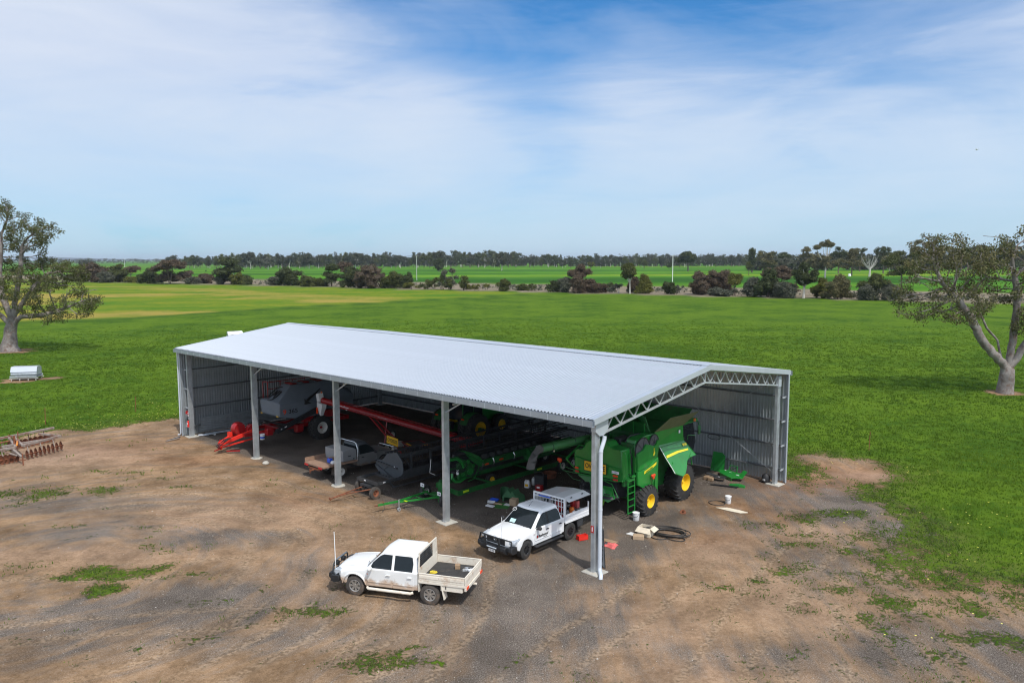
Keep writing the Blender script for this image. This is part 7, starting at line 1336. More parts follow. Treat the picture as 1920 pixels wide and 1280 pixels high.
small('steel_plates', 'dark grey steel plates stacked on brown blocks near the back wall', 'plates', -2.85, 15.55, [('plate', mk(lambda m: m.box((.1, .1, .22), (.7, .4, .04), rot=(.05, 0, .1))), M['dark_frame']), ('plate', mk(lambda m: m.box((-.45, .25, .26), (.7, .25, .05), rot=(0, .05, -.2))), M['dark_frame']), ('block', mk(lambda m: m.box((-.3, -.2, .11), (.32, .26, .22), ch=.03)), M['timber']), ('block', mk(lambda m: m.box((-.62, -.05, .10), (.3, .3, .2), ch=.03)), M['timber']), ('decal', mk(lambda m: m.box((.1, .05, .25), (.1, .06, .01))), M['white_print'])], turn=.1)
small('steel_bars', 'long dark steel bars lying on the gravel in front of the plates', 'bars', -2.0, 14.75, [('bar', mk(lambda m: m.box((0, 0, .04), (1.5, .07, .05))), M['black_metal']), ('bar', mk(lambda m: m.box((.1, .12, .04), (1.4, .06, .05), rot=(0, 0, .03))), M['black_metal'])], turn=.3)
small('green_offcut', 'small flat green cover at the end of the dark bars', 'cover', -1.45, 15.25, [('cover', mk(lambda m: m.prism([(-.45, .0), (-.4, .10), (.1, .16), (.45, .08), (.45, 0)], -.14, .14, 'y')), M['green'])], turn=.35)
small('welding_helmet', 'black case with white marks by the back right column foot', 'case', -.62, 17.15, [('case', mk(lambda m: (m.lathe([(.001, 0), (.20, .02), (.24, .2), (.22, .4), (.12, .52), (.001, .54)], n=14),)), M['black_plastic']), ('mark', mk(lambda m: (m.box((-.05, -.235, .2), (.03, .02, .1)), m.box((.04, -.235, .2), (.06, .02, .09)))), M['white_print'])])
small('drive_belt', 'black drive belt hung in an oval on the back wall girt', 'belt', -4.2, 17.60, [('belt', mk(lambda m: m.tube([(.42 * math.cos(k * .314) * (1 if abs(math.cos(k * .314)) > .4 else 1.1), 0, .16 * math.sin(k * .314)) for k in range(20)], .02, 6, closed=True)), M['hose'])], z=2.05)
# left end
for k, (lb, a_, b_, tn) in enumerate((('longest dark pipe offcut in the pile outside the left column', -36.75, -1.15, 1.9), ('middle grey pipe offcut in the pile outside the left column', -36.5, -1.35, 1.75), ('outermost short pipe offcut beside the left column pile', -36.95, -.95, 2.1))):
    small('pipe_offcut', lb, 'pipe', a_, b_, [('pipe', mk(lambda m: m.cyl((-.7 + .1 * k, 0, .06), (.5, .05, .06), .05, n=10)), M['worn_grey'] if k else M['dark_frame'])], turn=tn, group='pipe offcuts outside the left column')
small('pvc_offcut', 'short white pipe offcut in weeds at the left column foot', 'pipe', -36.3, .78, [('pipe', mk(lambda m: m.cyl((-.35, 0, .07), (.35, 0, .07), .06, n=10)), M['pvc'])], turn=.9)
small('trim_strips', 'pale steel trim strips stacked along the foot of the left wall', 'trim', -36.2, 3.1, [('strip', mk(lambda m: m.box((0, 0, .15), (.12, 4.4, .04))), M['flashing']), ('strip', mk(lambda m: m.box((.12, -.1, .10), (.10, 4.2, .04))), M['flashing']), ('block', mk(lambda m: m.box((.06, -1.6, .04), (.35, .12, .08))), M['white_plastic']), ('block', mk(lambda m: m.box((.06, 1.2, .04), (.35, .12, .08))), M['white_plastic'])], turn=0)
small('stone', 'single grey stone just inside the second column', 'stone', -25.62, -.28, [('stone', mk(lambda m: m.lathe([(.001, 0), (.2, .02), (.22, .1), (.12, .2), (.001, .22)], n=8)), M['concrete'])])
# ---------------------------------------------------------------- paddock furniture
def gz(x, y): return float(ground_height(np.array([x]), np.array([y]))[0])
fe = thing('sheep_feeder', 'galvanised sheep feeder with sloping lid on bare soil below the left gum', 'feeder', (-52.3, 82.9, gz(-52.3, 82.9)), math.atan2(2.67, 1.1) - .9)
def feeder(root):
    obj('hopper', mk(lambda m: m.prism([(-.95, .75), (-1.0, 1.0), (-1.0, 1.75), (-.5, 1.98), (.5, 1.98), (.62, 1.9), (1.0, .95), (.95, .75)], -1.7, 1.7, 'y', m=Matrix.Rotation(math.pi / 2, 4, 'Z') @ Matrix.Rotation(math.pi, 4, 'Z'))), M['zinc'], root, smooth=0, bevel=.02)
    obj('lid', mk(lambda m: slab(m, [(-1.72, -.62, 1.95), (1.72, -.62, 1.95), (1.72, -1.02, 1.22), (-1.72, -1.02, 1.22)], .03, (0, -1, .5))), M['zinc_roof'], root, smooth=0)
    obj('trough', mk(lambda m: m.prism([(-1.25, .45), (-1.25, .72), (-1.15, .72), (-1.1, .5), (1.1, .5), (1.15, .72), (1.25, .72), (1.25, .45)], -1.75, 1.75, 'x')), M['zinc'], root, smooth=0)
    obj('skid', mk(lambda m: (m.box((0, 1.1, .32), (3.8, .1, .1)), m.box((0, -1.1, .32), (3.8, .1, .1)))), M['rim_white'], root, smooth=0)
    for x in (-1.6, -.5, .6, 1.6):
        for y in (-1.1, 1.1): obj('leg', mk(lambda m: m.box((x, y, .16), (.08, .08, .34))), M['rim_white'], root, smooth=0)
feeder(fe); fe.rotation_euler = (0, 0, R(12)); fe.scale = (.74,) * 3
dup(fe, (-45.6, 127.2, 0), R(30), scale=(.66, .66, .60), label='pale sheep feeder showing just above the far left edge of the shed roof')
def picket(x, y, lab, h=1.35):
    o = obj('star_picket', mk(lambda m: (m.box((0, 0, h / 2 - .1), (.045, .012, h + .2)), m.box((0, .012, h / 2 - .1), (.012, .03, h + .2)))), M['rust'], smooth=0); o.location = (x, y, gz(x, y)); o.rotation_euler = (0, R(2), .4); tag(o, lab, 'post', 'star pickets in the grass'); return o
picket(-36.7, 60.1, 'thin rusty picket behind the disc plough, leftmost of the pickets'); picket(-31.9, 64.9, 'thin rusty picket among the yellow flowers left of the shed'); picket(23.9, 51.1, 'thin rusty picket in the grass right of the shed')
# ---------------------------------------------------------------- power poles and wires
def pole(x, y, h, lab, m, two=True):
    o = thing('power_pole', lab, 'power pole', (x, y, 0), -.56, 'power poles along the roadside')
    obj('shaft', mk(lambda mb: mb.cyl((0, 0, -.5), (0, 0, h), .26, .18, 10)), m, o)
    ca = obj('crossarm', mk(lambda mb: mb.box((0, .1, h - .7), (.16, 2.6, .16) if False else (2.6, .16, .16))), m, o, smooth=0)
    for q in (-1.2, 0, 1.2): obj('insulator', mk(lambda mb: mb.cyl((q, .1, h - .6), (q, .1, h - .2), .09, .06, 8)), M['rim_white'], ca)
    if two: obj('lower_arm', mk(lambda mb: mb.box((0, .1, h - 6.2), (1.9, .14, .14))), m, o, smooth=0)
    return o
PL = [(-205, 575, 15, 'green-grey power pole beside the tall dark tree, left of centre', M['pole_timber'], True), (-59, 483, 15.5, 'slim green-grey power pole above the shed ridge line', M['pole_timber'], True), (90.5, 440, 15, 'pale concrete power pole right of centre in the green field', M['pole_pale'], False), (235, 349, 15, 'power pole hidden among the right-hand trees', M['pole_pale'], False)]
pls = [pole(*p) for p in PL]
o = pole(-560, 1130, 15, 'tiny distant power pole at the left by the far trees', M['pole_pale'], True)
for i in range(3):
    (x0, y0, h0), (x1, y1, h1) = PL[i][:3], PL[i + 1][:3]
    for q in (-1.2, 1.2):
        pts = []
        for k in range(13): t_ = k / 12; pts.append((x0 + (x1 - x0) * t_ + q * .6, y0 + (y1 - y0) * t_ + q * .8, h0 + (h1 - h0) * t_ - .3 - 2.2 * 4 * t_ * (1 - t_)))
        lab = ['wire between the two left-hand power poles', 'wire between the ridge-line pole and the pale pole', 'wire from the pale pole into the right-hand trees'][i]
        wr = obj('power_wire', mk(lambda mb: mb.tube(pts, .035, 4)), M['dark_frame']); tag(wr, ('nearer ' if q < 0 else 'farther ') + lab, 'wire', 'power wires')
wt_ = thing('water_tank', 'small white round water tank in the far yellow-green field at right', 'tank', (243, 562, 0)); obj('shell', mk(lambda m: m.lathe([(.001, 0), (1.0, 0), (1.0, 1.5), (.9, 1.7), (.001, 1.9)], n=20)), M['white_plastic'], wt_); obj('hatch', mk(lambda m: m.cyl((.4, 0, 1.75), (.4, 0, 1.95), .2, n=10)), M['dark_frame'], wt_)
bi = thing('bird', 'white bird gliding high in the sky at the right', 'bird', (53.8, 91.8, 25.3), .4)
obj('body', mk(lambda m: m.lathe([(.001, -.2), (.03, -.15), (.055, -.02), (.045, .08), (.03, .12), (.001, .17)], n=8, axis='y')), M['white_plastic'], bi)
for sg in (1, -1): obj('wing', mk(lambda m: m.loft([[(sg * .03, .06, .0), (sg * .03, -.07, 0), (sg * .03, -.07, .01), (sg * .03, .06, .012)], [(sg * .2, .08, .07), (sg * .2, -.05, .07), (sg * .2, -.05, .078), (sg * .2, .08, .08)], [(sg * .38, .0, .03), (sg * .38, -.04, .03), (sg * .38, -.04, .034), (sg * .38, .0, .034)]])), M['grey_box'] if sg > 0 else M['white_plastic'], bi)
for k, (x, y, lab) in enumerate(((-345, 880, 'dark cow grazing leftmost in the far green field'), (-333, 872, 'dark cow grazing just right of the leftmost cow'), (-150, 700, 'lone dark cow grazing behind the roadside bushes'))):
    cw = thing('cow', lab, 'cow', (x, y, 0), k * 1.1, 'cattle in the far field')
    obj('body', mk(lambda m: (m.loft([[(x_, r_ * math.cos(a_), 1.0 + dz + r_ * 1.15 * math.sin(a_)) for a_ in [i * .785 for i in range(8)]] for x_, r_, dz in ((-1.0, .12, .15), (-.9, .32, 0), (-.3, .38, -.02), (.4, .36, 0), (.75, .26, .1), (1.05, .16, .0), (1.3, .15, -.25), (1.55, .08, -.5))]), [m.tube([(x_, y_, .8), (x_ + .03, y_, .4), (x_, y_, 0)], [.12, .07, .06], 6) for x_ in (-.8, .6) for y_ in (-.22, .22)])), M['black_plastic'], cw)
# ================================================================ TREES
def lm(name, lo, hi, sc=.6, tr=.15): M[name] = leafmat(name, lo, hi, sc, .7, tr)
lm('leaf_gum', (.045, .054, .018), (.165, .165, .065)); lm('leaf_gum_brown', (.056, .056, .022), (.190, .165, .072)); lm('leaf_red', (.045, .034, .022), (.170, .120, .078)); lm('leaf_dark', (.020, .030, .011), (.088, .104, .034))
lm('leaf_olive', (.034, .044, .012), (.120, .130, .034)); lm('leaf_greygreen', (.045, .050, .034), (.155, .158, .110)); lm('leaf_yellow', (.050, .060, .010), (.175, .170, .032)); lm('leaf_far', (.028, .034, .020), (.095, .098, .056))
M['bark'] = pbr('gum_bark', (.225, .200, .185), .85, 0, .42, .9, streak=(1, 1, .22), dirt=(.12, .068, .048), dirt_amt=.46, bump=1.0, bs=4)
M['bark_dark'] = pbr('dark_bark', (.13, .10, .08), .9, 0, .3, 2); M['bark_pale'] = pbr('pale_bark', (.48, .45, .41), .8, 0, .2, 1)
def leaves(centres, rad, k, size, rng, droop=.0, flat=.75):
    c = np.repeat(np.asarray(centres), k, 0); n = len(c); r_ = np.repeat(np.broadcast_to(rad, len(centres)), k)
    d = rng.normal(0, 1, (n, 3)); d /= np.linalg.norm(d, axis=1)[:, None]; p = c + d * (r_ * rng.uniform(.15, 1, n) ** .5)[:, None] * np.array([1, 1, flat])
    a = rng.normal(0, 1, (n, 3)); a[:, 2] -= droop; a /= np.linalg.norm(a, axis=1)[:, None]; b_ = np.cross(a, rng.normal(0, 1, (n, 3))); b_ /= np.linalg.norm(b_, axis=1)[:, None] + 1e-9
    s = size * rng.uniform(.6, 1.4, n)[:, None]; P = np.stack([p - b_ * s * .42, p + b_ * s * .42, p + a * s], 1)
    tone = np.repeat(rng.uniform(0, 1, len(centres)), k) * .65 + rng.uniform(0, .35, n); return P, tone
def lobes_centres(lobes, per, rng, inner=.62):
    out, rr = [], []
    for (x, y, z, a, b_, c) in lobes:
        n = max(3, int(per * (a * b_ + a * c + b_ * c) / 3)); d = rng.normal(0, 1, (n, 3)); d /= np.linalg.norm(d, axis=1)[:, None]; d[:, 2] = np.where(d[:, 2] < -.45, -d[:, 2], d[:, 2])
        out.append(np.array([x, y, z]) + d * np.array([a, b_, c]) * rng.uniform(inner, 1.0, n)[:, None])
    return np.concatenate(out)
ico = bmesh.new(); bmesh.ops.create_icosphere(ico, subdivisions=2, radius=1); ICV = np.array([v.co[:] for v in ico.verts]); ICF = np.array([[v.index for v in f.verts] for f in ico.faces]); ico.free()
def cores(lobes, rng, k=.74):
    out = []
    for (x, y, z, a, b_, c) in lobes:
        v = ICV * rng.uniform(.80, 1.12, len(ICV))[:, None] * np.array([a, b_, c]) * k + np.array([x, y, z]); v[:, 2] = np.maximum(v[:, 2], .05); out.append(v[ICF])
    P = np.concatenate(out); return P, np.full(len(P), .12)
def shrub_lobes(kind, W, H, rng):
    L = []
    if kind == 'dome':
        for k in range(20):
            a = rng.uniform(0, 6.28); q = rng.uniform(.05, .86); zt = math.sqrt(max(.05, 1 - (q * .96) ** 2)); L.append((W / 2 * q * math.cos(a), W / 2 * q * math.sin(a) * .8, H * (.12 + .70 * zt * rng.uniform(.35, 1.08)), W * rng.uniform(.09, .16), W * rng.uniform(.09, .16), H * rng.uniform(.11, .19)))
        for k in range(3): L.append((W * rng.uniform(-.16, .16), 0, H * .36, W * .24, W * .2, H * .32))
        for k in range(7): L.append((W * (-.36 + .12 * k), W * rng.uniform(-.15, .15), H * .14, W * .11, W * .12, H * rng.uniform(.12, .2)))
    elif kind == 'umbrella':
        for k in range(17): a = k * .7 + rng.uniform(-.2, .2); q = rng.uniform(.1, .86); L.append((W / 2 * q * math.cos(a), W / 2 * q * math.sin(a) * .8, H * rng.uniform(.62, .90) * (1.04 - .20 * q), W * rng.uniform(.09, .14), W * .12, H * rng.uniform(.08, .12)))
        for k in range(5): L.append((W / 2 * rng.uniform(-.8, .8), W * .2 * rng.uniform(-1, 1), H * rng.uniform(.18, .36), W * rng.uniform(.12, .19), W * .16, H * rng.uniform(.13, .2)))
    elif kind == 'tall':
        for k in range(12): z = rng.uniform(.14, .88); q = rng.uniform(0, .42) * (1.25 - z); a = rng.uniform(0, 6.28); L.append((W * q * math.cos(a), W * q * math.sin(a), H * z, W * rng.uniform(.22, .30), W * .26, H * rng.uniform(.10, .15)))
    elif kind == 'cone':
        for k in range(12): z = .10 + .8 * k / 11; L.append((W * rng.uniform(-.08, .08) * (1 - z), W * rng.uniform(-.1, .1), H * z, W * .46 * (1.05 - z * .75), W * .4 * (1.05 - z * .75), H * .12))
    elif kind == 'wispy':
        for k in range(13): q = rng.uniform(-1, 1); top = .55 + .45 * (1 - abs(q)) * rng.uniform(.5, 1); z = rng.uniform(.15, top); L.append((W / 2 * q, W * .15 * rng.uniform(-1, 1), H * z, W * .10, W * .10, H * .10))
    elif kind == 'lollipop':
        for k in range(8): a = rng.uniform(0, 6.28); q = rng.uniform(0, .55); L.append((W / 2 * q * math.cos(a), W / 2 * q * math.sin(a), H * rng.uniform(.55, .85), W * rng.uniform(.20, .28), W * .22, H * rng.uniform(.11, .17)))
    elif kind == 'gum':
        for k in range(26): a = rng.uniform(0, 6.28); q = rng.uniform(.0, .9); L.append((W / 2 * q * math.cos(a), W / 2 * q * math.sin(a), H * (rng.uniform(.30, .93) - .10 * q), W * rng.uniform(.07, .13), W * .11, H * rng.uniform(.045, .085)))
    elif kind == 'round':
        for k in range(22): a = rng.uniform(0, 6.28); q = rng.uniform(.1, .80); L.append((W / 2 * q * math.cos(a), W / 2 * q * math.sin(a), H * (.60 + rng.uniform(-.26, .30) * (1.1 - q * .9)), W * rng.uniform(.10, .16), W * .14, H * rng.uniform(.08, .12)))
    return L
def tree(name, label, cat, x, y, W, H, kind, mat, seed, bark='bark_dark', per=1.0, leaf=.35, group=None, k=14, z=0, turn=0, single=False):
    rng = np.random.RandomState(seed); L = shrub_lobes(kind, W, H, rng)
    A = sum((l[3] * l[4] + l[3] * l[5] + l[4] * l[5]) / 3 for l in L) * 12.57; sparse = kind in ('wispy',)
    npx = min(9500, per * A / (leaf * leaf * .42) * (1.5 if not single else 1.2)); k = 9; cs = lobes_centres(L, npx / k / (A / 12.57), rng, .70 if not sparse else .3); cs[:, 2] = np.maximum(cs[:, 2], leaf * .5)
    P, tone = leaves(cs, leaf * 1.7, k, leaf, rng, .2)
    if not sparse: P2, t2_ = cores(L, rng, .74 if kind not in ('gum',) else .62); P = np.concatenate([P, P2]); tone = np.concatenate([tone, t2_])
    mb = MB(); stem = {'dome': 3, 'umbrella': 4, 'tall': 1, 'cone': 1, 'wispy': 5, 'lollipop': 1, 'gum': 1, 'round': 1}[kind]; tr_ = H * (.035 if kind not in ('gum', 'round', 'lollipop') else .022)
    if kind == 'round': tr_ = H * .035
    hi = sorted(L, key=lambda l: -l[2])
    if kind in ('gum', 'round', 'lollipop'):
        fk = (W * .03 * rng.uniform(-1, 1), 0, H * rng.uniform(.24, .34)); mb.tube([(0, 0, -.4), (0, 0, .2), (fk[0] * .5, 0, fk[2] * .6), fk], [tr_ * 1.5, tr_ * 1.1, tr_ * .9, tr_ * .8], 7)
        for l in hi[:8]: mid = ((fk[0] + l[0]) / 2 + rng.uniform(-.04, .04) * W, (fk[1] + l[1]) / 2, fk[2] + (l[2] - fk[2]) * .42); mb.tube([fk, mid, l[:3]], [tr_ * .6, tr_ * .36, tr_ * .14], 5)
    else:
        for s_ in range(stem):
            l = hi[s_ % len(hi)]; mb.tube([(l[0] * .12, l[1] * .12, -.3), (l[0] * .4, l[1] * .4, l[2] * .45), l[:3]], [tr_ / stem ** .4, tr_ * .6 / stem ** .4, tr_ * .25], 6)
    if single:
        tp = np.array([mb.v[i] for f in mb.f for i in f]) if False else None
        bm_ = mb.mesh(name); bm_.materials.append(M[bark]); o = bpy.data.objects.new(name, bm_); me2 = tri_mesh(name, P, tone, M[mat])
        bmx = bmesh.new(); bmx.from_mesh(me2); nf = len(bmx.faces); bmx.from_mesh(bm_); bmx.faces.ensure_lookup_table()
        for f in bmx.faces[nf:]: f.material_index = 1
        bmx.to_mesh(me2); bmx.free(); me2.materials.append(M[bark]); bpy.data.objects.remove(o); bpy.data.meshes.remove(bm_)
        o = bpy.data.objects.new(name, me2); COL.objects.link(o); o.location = (x, y, z); o.rotation_euler = (0, 0, turn); return tag(o, label, cat, group)
    o = thing(name, label, cat, (x, y, z), turn, group); obj('trunk', mb, M[bark], o)
    cr_ = bpy.data.objects.new('crown', tri_mesh('crown', P, tone, M[mat])); COL.objects.link(cr_); cr_.parent = o; return o
F_ = 1458.46; CH = 12.831
def at(u, vb):                       # ground point seen at photo column u, row vb
    pit, ro = .10523, .00232; du, dv = u - 960, vb - 640; a = du * math.cos(ro) + dv * math.sin(ro); b_ = -du * math.sin(ro) + dv * math.cos(ro)
    c, s = math.cos(pit), math.sin(pit); d = Vector((a / F_, c - b_ / F_ * s, -s - b_ / F_ * c)); t_ = -CH / d.z; return d.x * t_, d.y * t_
# roadside shrubs: (left px, right px, top, base, kind, leaf, label)
RS = [(143, 203, 492, 526, 'dome', 'leaf_red', 'broad dark reddish bush half hidden by the left gum'), (186, 212, 508, 527, 'dome', 'leaf_greygreen', 'low grey bush at the foot of the leftmost reddish bush'), (203, 240, 496, 526, 'dome', 'leaf_olive', 'olive round bush right of the leftmost reddish bush'),
      (231, 258, 498, 522, 'lollipop', 'leaf_red', 'small round reddish tree on a leaning stem, left'), (236, 258, 517, 527, 'dome', 'leaf_yellow', 'tiny yellowish bush below the small round reddish tree'), (264, 300, 504, 529, 'dome', 'leaf_dark', 'dark bush joined to the left of the spreading reddish tree'), (286, 351, 488, 530, 'umbrella', 'leaf_red', 'spreading reddish tree with see-through stems, left of centre'),
      (346, 362, 508, 524, 'tall', 'leaf_red', 'small reddish bush just right of the spreading reddish tree'), (350, 372, 518, 530, 'dome', 'leaf_greygreen', 'low dull bush between two small reddish bushes'), (370, 400, 513, 529, 'dome', 'leaf_red', 'low reddish bush left of the tall dark green tree'), (413, 458, 477, 531, 'tall', 'leaf_dark', 'tall dense dark green tree beside the left power pole'), (404, 424, 518, 531, 'dome', 'leaf_greygreen', 'grey low bush left of the tall dark tree foot'),
      (436, 458, 512, 532, 'dome', 'leaf_yellow', 'yellowish bush at the foot of the tall dark green tree'), (452, 474, 519, 532, 'dome', 'leaf_olive', 'dull brown-olive bush right of the yellowish one'), (516, 564, 503, 534, 'dome', 'leaf_dark', 'dark domed bush above the shed roof left end'), (504, 526, 517, 533, 'dome', 'leaf_greygreen', 'grey fringe bush left of the dark domed bush'), (556, 592, 517, 536, 'dome', 'leaf_olive', 'low olive bush right of the dark domed bush'), (588, 612, 522, 536, 'dome', 'leaf_olive', 'low fringe bush left of the slim dark tree'),
      (609, 635, 499, 536, 'tall', 'leaf_dark', 'slim dark green tree left of the large reddish mass'), (634, 662, 494, 530, 'lollipop', 'leaf_red', 'reddish tree crown peeping behind the large reddish mass'), (636, 680, 500, 538, 'dome', 'leaf_dark', 'dark left shoulder of the large reddish mass'), (664, 717, 498, 540, 'dome', 'leaf_red', 'largest dense reddish bush above the middle of the roof'), (715, 752, 511, 540, 'dome', 'leaf_olive', 'round olive bush right of the largest reddish bush'),
      (750, 776, 512, 540, 'dome', 'leaf_dark', 'dark upright bush right of the round olive bush'), (762, 784, 526, 542, 'wispy', 'leaf_yellow', 'low yellow-green scrub in front of the ridge-line pole'), (784, 818, 524, 542, 'wispy', 'leaf_olive', 'thin scrub just right of the ridge-line power pole'), (812, 846, 514, 543, 'wispy', 'leaf_olive', 'loose sapling clump left of the tallest saplings'), (826, 862, 502, 543, 'wispy', 'leaf_greygreen', 'tallest loose saplings in the middle scrub'), (854, 884, 511, 544, 'wispy', 'leaf_olive', 'upright saplings right of the tallest ones'), (878, 910, 530, 544, 'wispy', 'leaf_yellow', 'low yellow-green end of the middle scrub'),
      (933, 958, 527, 546, 'dome', 'leaf_olive', 'small solitary olive bush in the dry strip'), (971, 991, 535, 545, 'dome', 'leaf_olive', 'low flat bush right of the solitary olive one'), (991, 1004, 532, 546, 'wispy', 'leaf_olive', 'tiny scrub beside the low flat bush'), (1022, 1034, 534, 543, 'wispy', 'leaf_dark', 'pair of tiny dark sprigs in the dry strip'), (1029, 1048, 529, 548, 'dome', 'leaf_dark', 'small dark bush at the left of the reddish umbrella tree'), (1046, 1072, 521, 549, 'dome', 'leaf_greygreen', 'grey-green bush under the reddish umbrella tree left side'),
      (1064, 1109, 503, 549, 'umbrella', 'leaf_red', 'reddish umbrella tree right of the roof centre'), (1069, 1098, 522, 551, 'dome', 'leaf_red', 'round reddish bush in front of the umbrella tree'), (1094, 1122, 528, 550, 'dome', 'leaf_red', 'low reddish bush right of the umbrella tree'), (1116, 1137, 534, 550, 'dome', 'leaf_red', 'lowest reddish bush at the end of that clump'), (1136, 1152, 532, 546, 'dome', 'leaf_dark', 'small dark bush left of the pale-stemmed sapling'), (1146, 1174, 530, 551, 'wispy', 'leaf_greygreen', 'grey scrub left of the pale-stemmed sapling'),
      (1168, 1194, 500, 552, 'lollipop', 'leaf_olive', 'tall pale-stemmed sapling right of the umbrella tree'), (1176, 1200, 524, 551, 'dome', 'leaf_red', 'brownish scrub behind the pale-stemmed sapling'), (1194, 1223, 521, 552, 'cone', 'leaf_yellow', 'neat conical yellow-green bush'), (1243, 1266, 531, 553, 'dome', 'leaf_dark', 'dark round bush at the foot of the pale pole'), (1264, 1282, 536, 552, 'wispy', 'leaf_greygreen', 'grey scrub right of the pale pole'),
      (1288, 1336, 513, 554, 'dome', 'leaf_red', 'left half of the broad reddish thicket right of the pole'), (1322, 1372, 511, 554, 'dome', 'leaf_red', 'right half of the broad reddish thicket right of the pole'), (1366, 1389, 520, 556, 'lollipop', 'leaf_yellow', 'thin yellowish tree right of the broad reddish thicket'), (1330, 1368, 544, 557, 'dome', 'leaf_greygreen', 'low grey scrub in front of the broad reddish thicket'), (1364, 1394, 544, 558, 'wispy', 'leaf_greygreen', 'low grey scrub under the thin yellowish tree'),
      (1393, 1427, 525, 559, 'dome', 'leaf_greygreen', 'grey-green bush left of the big brown-topped tree'), (1418, 1462, 510, 560, 'dome', 'leaf_dark', 'dark left part of the big brown-topped thicket'), (1428, 1498, 503, 558, 'umbrella', 'leaf_red', 'big brown-topped tree in the right thicket'), (1450, 1490, 532, 562, 'dome', 'leaf_greygreen', 'grey bush at the foot of the brown-topped tree'), (1488, 1525, 503, 562, 'round', 'leaf_dark', 'dark crowned tree with white stem in the right thicket'), (1524, 1558, 524, 562, 'dome', 'leaf_yellow', 'yellow-olive bush left of its orange-olive neighbour'),
      (1546, 1594, 524, 564, 'dome', 'leaf_gum_brown', 'broad orange-olive bush right of the dark thicket'), (1613, 1662, 522, 566, 'dome', 'leaf_olive', 'large rounded grey-olive bush, right of the thicket'), (1612, 1642, 540, 567, 'dome', 'leaf_greygreen', 'lower grey lobe at the left foot of the rounded bush'), (1648, 1684, 536, 567, 'dome', 'leaf_greygreen', 'right lobe of bush beside the rounded grey-olive bush')]
for i, (x0, x1, yt, yb, kd, mt, lb) in enumerate(RS):
    x, y = at((x0 + x1) / 2, yb - .5); d = math.hypot(x, y); W = (x1 - x0) / F_ * y / math.cos(.0) * 1.34; H = (yb - yt) / F_ * y * 1.13
    tree('roadside_bush' if kd not in ('tall', 'lollipop', 'umbrella', 'round') else 'roadside_tree', lb, 'bush' if kd not in ('tall', 'lollipop', 'umbrella', 'round') else 'tree', x, y, W, H, kd, mt, 100 + i, 'bark_pale' if 'white' in lb or 'pale' in lb else 'bark_dark', per=.9, leaf=max(.34, y / 778 * 1.0), turn=i * 1.3)
